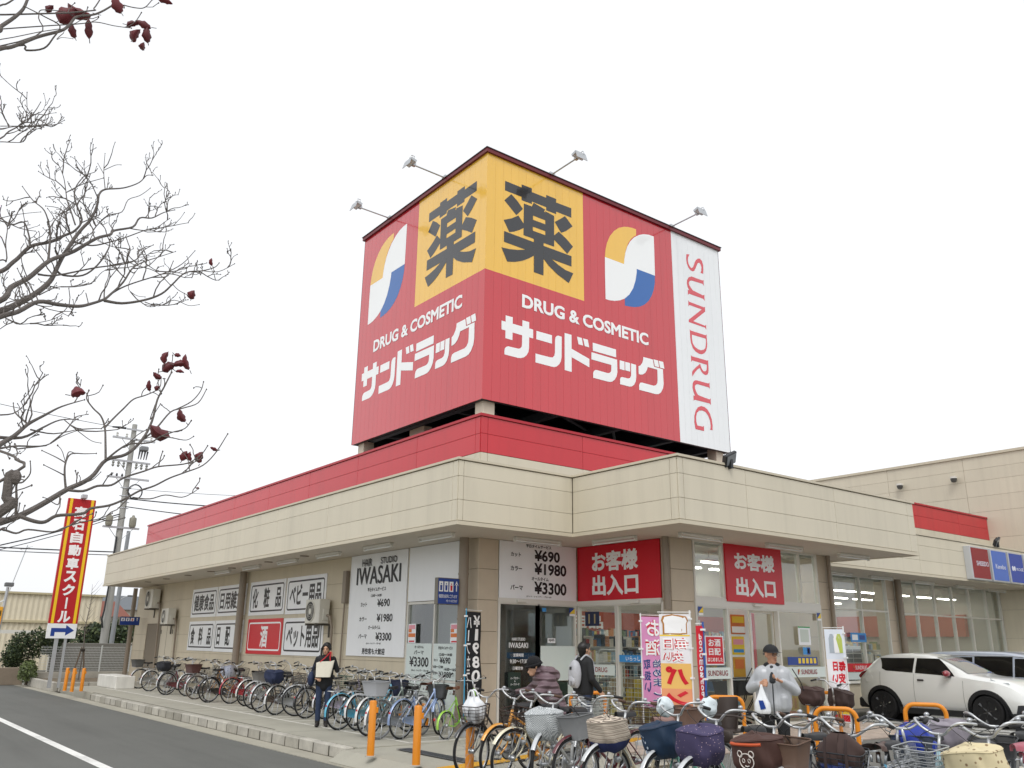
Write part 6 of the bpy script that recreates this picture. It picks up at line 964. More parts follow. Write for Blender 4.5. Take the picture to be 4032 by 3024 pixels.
def bike(x,y,head,lab,col='#8f9296',frame='loop',bars='up',R=.335,front='wire',fcol='#6a6a68',rear=None,rcol='#55514c',fend='#c9ccce',case=True,grip=GRIPK,saddle='#1c1c1e',steer=0.0,lean=2.0,tyre=TYRE,rack=True,group='parked bicycles',z=0,scale=1.0):
    """x,y: ground point under the rear axle; head: heading in degrees"""
    root=thing('bicycle',(x,y,z),lab,'bicycle',group); root.rotation_euler=(rad(lean),0,rad(head)); root.scale=(scale,)*3
    def put(name,me,mat,par=root,mw=None):
        if len(me.materials)==0: me.materials.append(None)
        o=bpy.data.objects.new(name,me); COL.objects.link(o); o.parent=par; o.material_slots[0].link='OBJECT'; o.material_slots[0].material=mat
        if mw is not None: o.matrix_local=mw
        if not me.polygons[0].use_smooth: me.polygons.foreach_set('use_smooth',[True]*len(me.polygons))
        return o
    pm=paint(col); fm=paint(fend) if isinstance(fend,str) else fend
    W=cached(('w',R),lambda:wheelmesh(R)); FA=Vector((WB_,0,R))
    ST_=Matrix.Translation(HB)@Matrix.Rotation(rad(steer),4,SAX)@Matrix.Translation(-HB)
    for nm,mw in (('rear_wheel',Matrix.Translation((0,0,R))),('front_wheel',ST_@Matrix.Translation(FA))):
        w=put(nm,W[0],tyre,root,mw@Matrix.Rotation(random.uniform(0,6),4,'Y')); put('rim',W[1],STEEL,w); s=put('spokes',W[2],STEEL,w); s['kind']='stuff'
    put('frame',cached(('fr',frame,R),lambda:frame_mesh(frame,R)),pm)
    def fork():
        m=MB()
        for s in (-1,1): m.tube(smooth_path([HB+Vector((0,s*.02,.01)),HB+Vector((.03,s*.05,-.06)),(1.0,s*.055,.42),(WB_,s*.055,R)]),.0105,6)
        m.tube([HB+Vector((.012,-.045,-.02)),HB+Vector((.012,.045,-.02))],.014,6); return m.mesh('fork')
    put('fork',cached(('fork',R),fork),pm,root,ST_)
    rf=put('rear_fender',cached(('fd',R,20,190),lambda:fender_mesh(R,20,192)),fm,root,Matrix.Translation((0,0,R))); put('reflector',cached('rfl',lambda:MB().ell((-.335,0,.12),(.012,.025,.03),8,6).mesh('reflector')),REFL,rf)
    put('front_fender',cached(('fd2',R),lambda:fender_mesh(R,30,165)),fm,root,ST_@Matrix.Translation(FA))
    hb=put('handlebar',cached(('hb',bars),lambda:bars_mesh(bars)),ALUB,root,ST_)
    for s in (-1,1):
        a,b=grip_pts(bars,s); put('grip',cached(('gr',bars,s),lambda:MB().tube([a,b],.0165,8).mesh('grip')),grip,hb); put('brake_lever',cached(('bl',bars,s),lambda:MB().tube([a+Vector((.03,0,-.01)),a+Vector((.07,s*.0,-.03)),a.lerp(b,.8)+Vector((.05,0,-.035))],.005,5).mesh('lever')),ALUB,hb)
    put('bell',cached(('bell',bars),lambda:MB().ell(grip_pts(bars,1)[0]+Vector((.04,-.03,.03)),(.024,.024,.02),10,6).mesh('bell')),STEEL,hb)
    put('cable',cached(('cb',bars),lambda:MB().tube(smooth_path([grip_pts(bars,1)[0]+Vector((.05,0,-.01)),HT+Vector((.2,.16,.2)),HT+Vector((.24,.02,.12)),HT+Vector((.1,0,-.03)),HB+Vector((.02,.02,0))]),.003,4).tube(smooth_path([grip_pts(bars,-1)[0]+Vector((.05,0,-.01)),HT+Vector((.22,-.14,.22)),HT+Vector((.2,-.02,.1)),HT+Vector((.03,.03,-.08))]),.003,4).mesh('cable')),CABLE,hb)
    sp=put('saddle',cached('sad',saddle_mesh),M('saddle_'+saddle,saddle,.5),root,Matrix.Translation((.235,0,.85))); put('seat_post',cached('sp',lambda:MB().tube([(.05,0,-.13),(.0,0,-.02)],.0125,8).tube([(-.08,.03,-.03),(-.08,.03,-.09)],.012,6).tube([(-.08,-.03,-.03),(-.08,-.03,-.09)],.012,6).mesh('post')),STEEL,sp)
    if case: put('chain_case',cached(('cc',R),lambda:MB().add([(.43+.10*cos(a),yy,.285+.10*sin(a)) if k<9 else (.0+.05*cos(a),yy,R+.05*sin(a)) for yy in (-.058,-.072) for k,a in enumerate([rad(-100+25*q) for q in range(9)]+[rad(90+22.5*q) for q in range(9)])],[tuple(range(18)),tuple(range(35,17,-1))]+[(i,(i+1)%18,18+(i+1)%18,18+i) for i in range(18)]).mesh('case')),pm if case is True else case)
    cr=put('crank',cached('crk',lambda:MB().tube([(.43,-.085,.285),(.55,-.085,.20)],.010,6).tube([(.43,.06,.285),(.31,.06,.37)],.010,6).lathe([(.012,-.085),(.012,.06)],(.43,0,.285),'y',8).lathe([(.085,-.06),(.085,-.055)],(.43,0,.285),'y',20).mesh('crank')),STEEL)
    put('pedal',cached('pd1',lambda:MB().bev(.51,.59,-.17,-.095,.188,.212,.006).mesh('pedal')),BLKP,cr); put('pedal',cached('pd2',lambda:MB().bev(.27,.35,.07,.145,.358,.382,.006).mesh('pedal')),BLKP,cr)
    put('kickstand',cached(('ks',R),lambda:MB().tube([(.0,.075,R),(-.05,.11,.02),(-.05,.10,.006),(-.05,-.10,.006),(-.05,-.11,.02),(0,-.075,R)],.0075,6).mesh('stand')),STEEL)
    if rack:
        put('rear_rack',cached(('rk',R),lambda:(lambda m:[m.tube([(.22,s*.05,.715),(-.02,s*.06,.73),(-.30,s*.06,.73)],.006,5) for s in (-1,0,1)] and [m.tube([(-.15,s*.06,.73),(0,s*.068,R)],.005,5) for s in (-1,1)] and [m.tube([(q,-.06,.73),(q,.06,.73)],.005,5) for q in (-.3,-.18,-.06,.08)] and m)(MB()).mesh('rack')),STEEL)
    put('lamp',cached(('lp',R),lambda:MB().lathe([(.018,-.03),(.032,.0),(.034,.03),(.03,.034)],(.99,.08,.52),'x',10).mesh('lamp')),STEEL,root,ST_)
    if front:
        def fb(): 
            if front=='wire': return basket_geo('wire')
            if front=='mesh': return basket_geo('solid')
            return cover_geo(hash(lab)%99)
        key=('bk',front) if front in('wire','mesh') else ('cv',lab)
        me=cached(key,lambda:fb().mesh('basket')); mt=fcol if not isinstance(fcol,str) else (M('wire_'+fcol,fcol,.45,.3) if front=='wire' else mesh_mat('mesh_'+fcol,fcol,.86))
        bo=put('basket' if front!='cover' else 'basket_cover',me,mt,root,ST_@Matrix.Translation((1.04,0,.645 if front!='cover' else .63))@Matrix.Rotation(rad(8),4,'Y'))
        put('basket_stay',cached('bst',lambda:MB().tube([(1.0,.06,.64),(WB_,.062,.34)],.006,5).tube([(1.0,-.06,.64),(WB_,-.062,.34)],.006,5).tube([(.9,0,.8),(.92,0,.82)],.01,5).mesh('stay')),STEEL,root,ST_)
        root['_b']=bo.name
    if rear:
        if rear=='seat':
            me=cached('cs',lambda:MB().grid(14,10,lambda u,v:(-.30-.06*u+.20*(abs(2*v-1)**2.5)*(1-.55*u),.15*(2*v-1)*(1-.22*u*u),.78+.34*u)).bev(-.34,-.02,-.14,.14,.75,.79,.02).bev(-.05,.02,-.14,.14,.66,.79,.02).tube(smooth_path([(-.28,-.15,.9),(-.05,-.16,.93),(.04,0,.94),(-.05,.16,.93),(-.28,.15,.9)]),.012,6).mesh('child_seat')); put('child_seat',me,M('seat_'+rcol,rcol,.55))
        elif rear=='cover': put('rear_basket_cover',cached(('rcv',lab),lambda:cover_geo(hash(lab)%77+3,.20,.19,.27).mesh('cover')),rcol if not isinstance(rcol,str) else M('cv_'+rcol,rcol,.7,var=.1,scale=12),root,Matrix.Translation((-.16,0,.745)))
        else: put('rear_basket',cached(('rb',rear),lambda:basket_geo('wire' if rear=='wire' else 'solid',.2,.19,.24).mesh('rear_basket')),M('wire_'+rcol,rcol,.45,.3) if rear=='wire' else mesh_mat('mesh_'+rcol,rcol,.88),root,Matrix.Translation((-.15,0,.745)))
    return root
random.seed(21)
# --- row along the side wall, front wheels towards the wall
Lr=[(9.38,33.84,10,'farthest bicycle of the wall row, grey basket at the back','#8b8d8f',dict(rear='mesh',rcol='#4a4a48',front=None)),
 (9.2,31.9,12,'bicycle with white rear fender, second from the far end of the wall row','#b5b5b0',dict(fend='#e6e6e4',front='wire')),
 (9.5,31.0,12,'silver bicycle with a cream shopping bag basket near the far end of the wall row','#a9abac',dict(front='mesh',fcol='#c9b79e',bars='up')),
 (9.05,29.55,14,'bicycle with maroon chain case and thick black rear basket in the wall row','#6e2f38',dict(rear='cover',rcol='#23252c',front=None)),
 (9.4,28.6,10,'pale cream bicycle beside the black rear basket in the wall row','#cfcabb',dict(frame='single',front='wire')),
 (9.12,27.0,13,'bicycle with brown tyres and dark brown rear basket in front of the signs pipe','#55504b',dict(tyre=M('tyre_brown','#5b5146',.8),rear='mesh',rcol='#4b2f2a',front='cover',fcol=pat('tie_dye',('#aeb4c4','#4d587a'),'flower',14))),
 (8.98,25.47,14,'black bicycle with black plastic skirt guard, left of the red bicycle','#202124',dict(fend='#232427',case=True)),
 (9.35,24.75,10,'bright red bicycle with red chain case in the wall row','#a3162c',dict(fend='#a3162c',bars='up')),
 (9.37,23.65,11,'silver bicycle with white fender right of the red bicycle','#9fa2a4',dict(fend='#dcdcda',frame='straight')),
 (8.85,21.35,12,'bicycle with tall dark handlebar and brown basket near the pet goods sign','#4a3b36',dict(bars='high',fcol='#5a4a40',front='wire')),
 (8.86,20.5,13,'silver bicycle with a dark navy rear basket cover in the wall row','#a7aaad',dict(rear='cover',rcol='#1f2a48',fend='#dfe0df',frame='single')),
 (9.05,19.25,12,'black bicycle with green front basket just left of the standing woman','#26272a',dict(front='wire',fcol='#3f6a62',fend='#2a2b2e')),
 (9.35,18.9,11,'lilac bicycle partly behind the standing woman','#a9a3bd',dict(fend='#d8d8da')),
 (8.45,16.45,10,'sky blue bicycle with blue rear fender right of the standing woman','#5bb1d0',dict(fend='#63b8d6',front='mesh',fcol='#7c7f80')),
 (8.72,16.15,13,'light blue bicycle with dark navy basket cover, right of the sky blue one','#63aac2',dict(front='cover',fcol=M('cv_navy','#20263f',.7,var=.1,scale=12),fend='#dcdddc',bars='flat')),
 (8.4,15.15,14,'grey green bicycle between the light blue and the silver ones near the bollard','#6f7d75',dict(fend='#e2e2e0',front='wire',fcol='#4c4a46')),
 (8.28,14.55,15,'silver bicycle with white tyre rims and pale grey rear basket behind the first bollard','#8d9298',dict(rear='mesh',rcol='#9b9da0',fend='#e4e4e4',front=None,tyre=M('tyre_pale','#77787a',.7))),
 (8.62,14.36,16,'periwinkle blue bicycle with black basket between the near bollards','#8ea3c9',dict(frame='loop',bars='up',front='mesh',fcol='#2c2e30',fend='#8ea3c9',saddle='#1c1c1e')),
 (9.75,15.6,20,'white city bicycle with brown saddle against the salon window','#d4d6d4',dict(saddle='#6a3f30',front='wire',fcol='#b5b7b8'))]
for x,y,h_,lab,col,k in Lr: bike(x,y,h_+random.uniform(-3,3),lab,col,steer=random.uniform(-25,25),lean=random.uniform(-3,3),**k)
# more bicycles nose to tail against the wall, seen through the first row
for x,y,h_,lab,col,k in ((10.15,30.2,195,'grey bicycle parked nose out against the wall behind the cream one','#77797b',{}),(10.2,26.0,192,'orange framed bicycle half hidden against the wall beside the red one','#d08a2a',{}),(10.2,22.6,190,'dark bicycle with grey basket against the wall under the alcohol sign','#3d3d40',dict(front='mesh',fcol='#6a6864')),(10.2,20.2,192,'brown bicycle against the wall behind the navy rear basket cover','#5a4636',{}),(10.25,17.9,190,'cream bicycle against the wall under the hair studio board','#cbbf9d',dict(front='wire',fcol='#b9b2a0')),(10.22,17.3,190,'olive bicycle with wire basket under the hair studio board','#66603f',dict(front='wire',fcol='#57524a'))): bike(x,y,h_,lab,col,lean=random.uniform(-3,3),steer=random.uniform(-25,25),**k)
# folding bicycle
fb=bike(9.3,13.9,18,'lime green small wheel folding bicycle in front of the salon door','#8cc63a',frame='single',R=.235,bars='flat',front=None,fend='#9ccf4a',case=False,rack=False,steer=20,lean=-2,saddle='#6a4632')
# --- near row along the forecourt edge, front wheels towards the road
def near(sx,sy,head,lab,col,**k):   # sx,sy: point under the steering head
    a=rad(head); return bike(sx-cos(a)*.87,sy-sin(a)*.87,head,lab,col,**k)
N0=near(7.15,9.75,183,'black bicycle with a white shopping bag in its brown wire basket','#26272a',front='wire',fcol='#3b302c',fend='#2a2a2c',steer=8,lean=3)
N1=near(7.3,9.42,180,'orange framed bicycle the person in the mauve coat leans over','#e09a2e',frame='straight',front=None,fend='#e09a2e',bars='up',steer=12,lean=-1)
N2=near(7.18,8.95,178,'cream bicycle with brown wire basket in front of the mauve coat','#e4dcc0',frame='loop',front='wire',fcol='#42322c',fend='#e4dcc0',case=M('case_white','#dfe0dc',.3),steer=5,lean=-3,grip=GRIPB)
N3=near(7.12,8.35,200,'pale bicycle with black and white gingham basket cover','#c9cbcc',frame='straight',front='cover',fcol=pat('gingham',('#dfe2e2','#5d666b'),'check',100),rear='wire',rcol='#b9bbb8',steer=6,lean=2,bars='up')
N4=near(7.2,7.78,186,'maroon bicycle with grey mesh basket and black saddle','#5d1824',frame='straight',front='mesh',fcol='#77797a',fend='#5d1824',rear='wire',rcol='#4a3a32',steer=-10,lean=2)
N5=near(7.0,7.1,182,'beige framed bicycle with striped knit basket cover','#cfc3a8',frame='single',front='cover',fcol=pat('knit_stripes',('#6f6259','#d2c6b4','#232c58'),'stripe',150),fend='#c9ccce',saddle='#8a6a62',rear='mesh',rcol='#6b5144',steer=-8,lean=-2,grip=GRIPB)
N6=near(7.12,6.36,190,'mint green bicycle with navy basket cover printed with pale bubbles and rear child seat','#7fc7b4',frame='loop',front='cover',fcol=M('cv_navy_teal','#16304a',.6,var=.12,scale=10),fend='#c9ccce',rear='seat',rcol='#3a2f29',steer=-14,lean=3)
N7=near(6.95,5.82,184,'dark bicycle with purple flower print basket cover','#3a3c40',frame='single',front='cover',fcol=pat('purple_flowers',('#463f60','#c3a9b4'),'dots',34),steer=-6,lean=-2)
N8=near(6.82,5.0,182,'black bicycle with brown bear face basket cover','#222326',frame='single',front='cover',fcol=M('cv_brown','#4a3029',.7,var=.08,scale=12),steer=-4,lean=2,fend='#2a2a2c')
N9=near(6.95,4.86,180,'light blue bicycle with flat brown mesh basket','#6db7d4',frame='single',front='mesh',fcol='#6d5546',steer=4,lean=0,grip=GRIPB)
N10=near(6.72,4.22,183,'pale blue bicycle with navy lined wire basket holding a brown tote','#74bfe0',frame='loop',front='wire',fcol='#2c2f33',steer=14,lean=1)
N11=bike(6.95,4.18,8,'bicycle facing the shop with brown saddle and blue bags in its basket','#8f9397',frame='straight',front='mesh',fcol='#39414a',saddle='#4f3a32',steer=0,lean=-2)
N12=near(7.5,3.93,176,'silver bicycle with open silver wire basket','#9fc4cf',frame='loop',front='wire',fcol='#a9acad',steer=-6,lean=-2,grip=GRIPK)
N13=near(7.62,3.5,182,'bicycle with cream floral basket cover and pink saddle','#d9d4c6',frame='loop',front='cover',fcol=pat('cream_floral',('#d6c9a4','#8a7356'),'flower',20),saddle='#a85a68',steer=-10,lean=3)
N14=near(8.75,3.95,186,'black bicycle with dark child seat at the right edge of the near row','#26282b',frame='single',front='mesh',fcol='#2f3134',rear='seat',rcol='#1f2023',steer=10,lean=2)
N15=near(7.75,4.38,184,'grey bicycle with a lavender topped grey bag cover on its rear rack','#77797c',frame='single',front=None,rear='cover',rcol='#8d8790',steer=8,lean=1)
# brown bicycle standing by the entrance
B1=bike(13.95,9.35,12,'brown bicycle with dark brown basket covers standing behind the orange hoop','#4a3d34',frame='single',front='cover',fcol=M('cv_dark_brown','#3a2a26',.7,var=.1,scale=12),rear='cover',rcol='#43302c',fend='#c9cbca',steer=-18,lean=2,bars='up')
# ================================================================ people: one continuous skin per figure, grown from tapered limbs
def capsule(mb,a,b,ra,rb,n=14):
    a=Vector(a); b=Vector(b); d=b-a; L=d.length
    if L<1e-5: d=Vector((0,0,1)); L=1e-5
    z=d/L; x=z.orthogonal().normalized(); y=z.cross(x); vs=[];fs=[]; rings=[]
    for k in range(6): t=-PI/2+PI/2*k/5; rings.append((a+z*(ra*sin(t)),ra*cos(t)))
    for k in range(6): t=PI/2*k/5; rings.append((b+z*(rb*sin(t)),rb*cos(t)))
    rings=[(c,max(r,.0008)) for c,r in rings]
    for c,r in rings:
        for j in range(n): an=2*PI*j/n; vs.append(c+x*(r*cos(an))+y*(r*sin(an)))
    for i in range(len(rings)-1):
        for j in range(n): fs.append((i*n+j,i*n+(j+1)%n,(i+1)*n+(j+1)%n,(i+1)*n+j))
    fs.append(tuple(range(n-1,-1,-1))); fs.append(tuple((len(rings)-1)*n+j for j in range(n)))
    mb.add(vs,fs)
def seg_dist(p,a,b,ra,rb):
    d=b-a; t=max(0,min(1,(p-a).dot(d)/max(d.length_squared,1e-9))); return (p-(a+d*t)).length-(ra+(rb-ra)*t)
def hand(P,wrist,fwd,palm_n,mat,curl=.6,s=1.0,side=1):
    """five fingers rooted on a palm; fwd: direction of the fingers, palm_n: palm normal"""
    w=Vector(wrist); f=Vector(fwd).normalized(); nrm=Vector(palm_n); nrm=(nrm-f*nrm.dot(f)).normalized(); sd=f.cross(nrm)*side
    for q in (-.5,0,.5): P.append((mat,w+sd*q*.045*s,w+f*.075*s+sd*q*.055*s,.016*s,.014*s))
    for k,(o,l) in enumerate(((-.034,.062),(-.012,.074),(.011,.070),(.033,.054))):
        b0=w+f*.08*s+sd*o*s; d1=(f*cos(curl*.6)+nrm*sin(curl*.6)); m1=b0+d1*l*.5*s; d2=(f*cos(curl*1.7)+nrm*sin(curl*1.7)); m2=m1+d2*l*.5*s
        P.append((mat,b0,m1,.0088*s,.008*s)); P.append((mat,m1,m2,.008*s,.007*s))
    t0=w+f*.02*s-sd*.03*s; t1=t0-sd*.025*s+f*.035*s+nrm*.01*s; t2=t1+f*.03*s+nrm*.02*s
    P.append((mat,t0,t1,.011*s,.0095*s)); P.append((mat,t1,t2,.0095*s,.008*s))
def body(name,root,P,mats,vox=.0085,smooth_it=4):
    mb=MB()
    for m_,a,b,ra,rb in P: capsule(mb,a,b,ra,rb)
    me=mb.mesh(name); o=bpy.data.objects.new(name,me); COL.objects.link(o)
    r=o.modifiers.new('r','REMESH'); r.mode='VOXEL'; r.voxel_size=vox; sm=o.modifiers.new('s','SMOOTH'); sm.factor=.5; sm.iterations=smooth_it
    dg=bpy.context.evaluated_depsgraph_get(); m2=bpy.data.meshes.new_from_object(o.evaluated_get(dg)); bpy.data.objects.remove(o); bpy.data.meshes.remove(me)
    keys=list(mats); 
    for k in keys: m2.materials.append(mats[k])
    pr=[(keys.index(m_),Vector(a),Vector(b),ra,rb) for m_,a,b,ra,rb in P]; idx=[]
    for f in m2.polygons:
        c=f.center; best=1e9; bi=0
        for m_,a,b,ra,rb in pr:
            if abs(c.z-a.z)>.35 and abs(c.z-b.z)>.35 and (c.z-a.z)*(c.z-b.z)>0: continue
            dd=seg_dist(c,a,b,ra,rb)
            if dd<best: best=dd; bi=m_
        idx.append(bi)
    m2.polygons.foreach_set('material_index',idx); m2.polygons.foreach_set('use_smooth',[True]*len(idx)); m2.name=name
    o=bpy.data.objects.new(name,m2); COL.objects.link(o); o.parent=root; return o
SKIN=M('skin','#c49a7e',.55,var=.06,scale=30); HAIR=M('hair_black','#14110f',.45); EYE=M('eye_dark','#1a1310',.3); LIP=M('lips','#9a5a50',.5)
def L_(name,mb,mat,root,smooth=True): o=link(name,mb.mesh(name),mat,root); return sharp(o,50) if smooth else o
def head(P,c,f,mat='skin',s=1.0):
    """head centre c, facing f"""
    c=Vector(c); f=Vector(f).normalized(); u=Vector((0,0,1)); l=u.cross(f).normalized()
    P+= [(mat,c+u*.035*s-f*.012*s,c+u*.045*s-f*.02*s,.082*s,.08*s),(mat,c-u*.03*s+f*.022*s,c-u*.07*s+f*.04*s,.066*s,.042*s),(mat,c+f*.088*s-u*.0*s,c+f*.10*s-u*.028*s,.009*s,.015*s),(mat,c+f*.07*s+u*.03*s-l*.02*s,c+f*.07*s+u*.03*s+l*.02*s,.022*s,.022*s)]
    for q in (-1,1): P.append((mat,c+l*q*.085*s-u*.015*s,c+l*q*.085*s+u*.02*s,.012*s,.015*s))
def face(root,c,f,s=1.0,glasses=False):
    c=Vector(c); f=Vector(f).normalized(); u=Vector((0,0,1)); l=u.cross(f).normalized(); Rm_=Matrix((l,f,u)).transposed().to_4x4()
    for q in (-1,1):
        L_('eye',MB().ell((0,0,0),(.013*s,.006*s,.006*s),8,6).xf(Matrix.Translation(c+l*q*.033*s+f*.083*s+u*.008*s)@Rm_),EYE,root); L_('eyebrow',MB().ell((0,0,0),(.018*s,.005*s,.004*s),8,4).xf(Matrix.Translation(c+l*q*.034*s+f*.088*s+u*.03*s)@Rm_),HAIR,root)
        if glasses: L_('lens_frame',MB().tube([tuple(c+l*(q*.035+.026*cos(k*PI/6))*s+f*.102*s+u*(.006+.018*sin(k*PI/6))*s) for k in range(12)],.0022,5,closed=True),GREYP,root)
    L_('mouth',MB().ell((0,0,0),(.022*s,.006*s,.0055*s),8,5).xf(Matrix.Translation(c+f*.086*s-u*.058*s)@Rm_),LIP,root)
def legs(P,hip,foot,mat,shoe,w=.095,thigh=.085,calf=.055,knee_f=.03,gap=.085,ank=.045):
    for q,(fx,fy) in zip((1,-1),foot):
        h=Vector((0,q*w,hip)); a=Vector((fx,fy,.08)); k=(h+a)/2+Vector((knee_f,0,.01))
        P.append((mat,h,k,thigh,calf+.006)); P.append((mat,k,a+Vector((0,0,.06)),calf+.006,ank)); P.append((shoe,a+Vector((0,0,.03)),a+Vector((-.01,0,-.035)),ank-.002,.046)); P.append((shoe,a+Vector((-.02,0,-.035)),a+Vector((.14,q*.015,-.045)),.042,.034))
def person(loc,ang,label):
    o=thing('person',loc,label,'person'); o.rotation_euler=(0,0,rad(ang)); return o
# --- woman with the tote
BLKC=M('coat_black','#17181b',.75,var=.1,scale=15); JEAN=M('denim','#26344f',.8,var=.15,scale=20); BOOT=M('boot_dark','#2a2523',.6)
w=person((8.49,17.3,0),-118,'woman in a black coat and jeans holding up a cream tote bag'); P=[]
legs(P,.86,((.02,.09),(.03,-.08)),'jean','boot',thigh=.08,calf=.05,ank=.055)
P+=[('coat',(0,.07,.84),(0,.08,1.3),.105,.10),('coat',(0,-.07,.84),(0,-.08,1.3),.105,.10),('coat',(0,.0,.80),(0,0,1.32),.12,.09),('coat',(0,.0,1.32),(.01,0,1.40),.075,.06),('skin',(.0,0,1.36),(.01,0,1.44),.048,.048)]
P+=[('coat',(0,.155,1.32),(.06,.25,1.10),.062,.052),('coat',(.06,.25,1.10),(.13,.13,1.36),.052,.04),('coat',(0,-.155,1.32),(-.03,-.235,1.08),.062,.052),('coat',(-.03,-.235,1.08),(.13,-.16,.95),.052,.038)]
hand(P,(.135,.125,1.38),(0,-.1,1),(.3,-1,0),'skin',1.0,1,1); hand(P,(.14,-.155,.945),(.8,.5,-.1),(0,.3,-1),'skin',.9,1,-1)
hf=(1,-.25,-.12); head(P,(.02,0,1.52),hf); body('body',w,P,{'jean':JEAN,'boot':BOOT,'coat':BLKC,'skin':SKIN}); face(w,(.02,0,1.52),hf)
c_=Vector((.02,0,1.52)); f_=Vector((1,-.25,0)).normalized(); l_=Vector((0,0,1)).cross(f_); U_=Vector((0,0,1))
HP=[('h',c_+U_*.052-f_*.03,c_+U_*.045-f_*.045,.094,.09),('h',c_-f_*.055,c_-f_*.06-U_*.2,.088,.065),('h',c_-f_*.06-U_*.2,c_-f_*.03-U_*.3,.065,.045)]
for q in (-1,1): HP+=[('h',c_+U_*.075+f_*.045+l_*q*.035,c_+U_*.01+f_*.035+l_*q*.088,.034,.024),('h',c_+U_*.01+f_*.03+l_*q*.09,c_-U_*.24+f_*.06+l_*q*.085,.026,.022)]
body('hair',w,HP,{'h':HAIR},.0085,3)
tb=thing('tote_bag',(8.49,17.3,0),'cream canvas tote bag with red straps held up by the woman in black','bag'); tb.rotation_euler=w.rotation_euler
def tot(u,v): 
    a=2*PI*u; sx=.045*(.5+.6*(1-v)); wy=.15+.035*v; return (.2+sx*math.copysign(abs(cos(a))**.6,cos(a)),-.01+wy*math.copysign(abs(sin(a))**.35,sin(a))+.03*(v-.5),.97+.31*v+.03*sin(a)*v)
CREAM=M('canvas_cream','#e2dccb',.8,var=.04,scale=18); tm=MB().grid(32,10,tot); tm.add([tot(k/16,0) for k in range(16)],[tuple(range(16))]); L_('sack',tm,CREAM,tb)
for sx in (-.03,.03): L_('strap',MB().tube(smooth_path([(.2+sx,-.1,1.27),(.17+sx*.5,.0,1.36),(.15,.1,1.47),(.17+sx,.09,1.38),(.2+sx,.1,1.29)]),.011,6),M('strap_red','#c41e2c',.6),tb)
nb=thing('shoulder_bag',(8.49,17.3,0),'dark navy shoulder bag hanging at the side of the woman in black','bag'); nb.rotation_euler=w.rotation_euler; L_('sack',MB().ell((.02,-.27,.93),(.13,.075,.15),14,10),M('bag_navy','#1d2b4a',.7,var=.1,scale=15),nb)
L_('strap',MB().tube(smooth_path([(.02,-.27,1.05),(.03,-.2,1.25),(.01,-.13,1.40)]),.009,5),MATS['bag_navy'],nb)
# --- person in the mauve puffer coat bending over the orange bicycle
MAUV=M('puffer_mauve','#6e5a60',.45,var=.1,scale=10); _t,_b=nodes_of(MAUV); _tc=_t.nodes.new('ShaderNodeTexCoord'); _w=_t.nodes.new('ShaderNodeTexWave'); _w.bands_direction='Z'; _w.inputs['Scale'].default_value=3.3; _w.inputs['Distortion'].default_value=1.2; _w.inputs['Detail'].default_value=2; _bp=_t.nodes.new('ShaderNodeBump'); _bp.inputs['Strength'].default_value=1.0; _bp.inputs['Distance'].default_value=.035; _t.links.new(_tc.outputs['Object'],_w.inputs['Vector']); _t.links.new(_w.outputs['Fac'],_bp.inputs['Height']); _t.links.new(_bp.outputs[0],_b.inputs['Normal'])
BTR=M('trouser_black','#151517',.8)
u_=person((8.82,10.2,0),158,'person in a mauve hooded puffer coat and black hat bending over a bicycle'); P=[]
legs(P,.78,((.0,.1),(-.02,-.1)),'tr','boot',thigh=.09,calf=.06)
for i in range(6):
    t=i/5; x=.02+.22*t; z=.62+.52*t; r=.17-.02*t if i else .165; q=.115 if i<5 else .10
    P+=[('coat',(x,-q,z),(x,q,z),r,r)]
P+=[('coat',(.22,.17,1.16),(.42,.24,.98),.085,.075),('coat',(.42,.24,.98),(.62,.2,.97),.072,.055),('coat',(.22,-.17,1.16),(.40,-.25,.99),.085,.075),('coat',(.40,-.25,.99),(.6,-.2,.97),.072,.055),('coat',(.26,0,1.2),(.32,0,1.28),.1,.09),('coat',(.17,-.11,1.27),(.17,.11,1.27),.085,.085),('coat',(.25,-.12,1.30),(.30,-.09,1.33),.05,.04),('coat',(.25,.12,1.30),(.30,.09,1.33),.05,.04),('coat',(.10,-.05,1.23),(.10,.05,1.23),.09,.09)]
hand(P,(.64,.2,.97),(1,-.1,-.1),(0,0,-1),'glove',1.1,1.1,1); hand(P,(.62,-.2,.97),(1,.1,-.1),(0,0,-1),'glove',1.1,1.1,-1); head(P,(.40,0,1.34),(1,.1,-.5)); body('body',u_,P,{'tr':BTR,'boot':BOOT,'coat':MAUV,'glove':BTR,'skin':SKIN})
L_('knit_hat',MB().ell((.40,0,1.40),(.115,.105,.105),16,10),M('knit_black','#17171a',.95,bump=.5,bscale=200),u_); L_('hat_brim',MB().tube([(.40+.112*cos(k*PI/8)*1.0,.105*sin(k*PI/8),1.375-.35*.1*cos(k*PI/8)) for k in range(16)],.02,6,closed=True),MATS['knit_black'],u_)
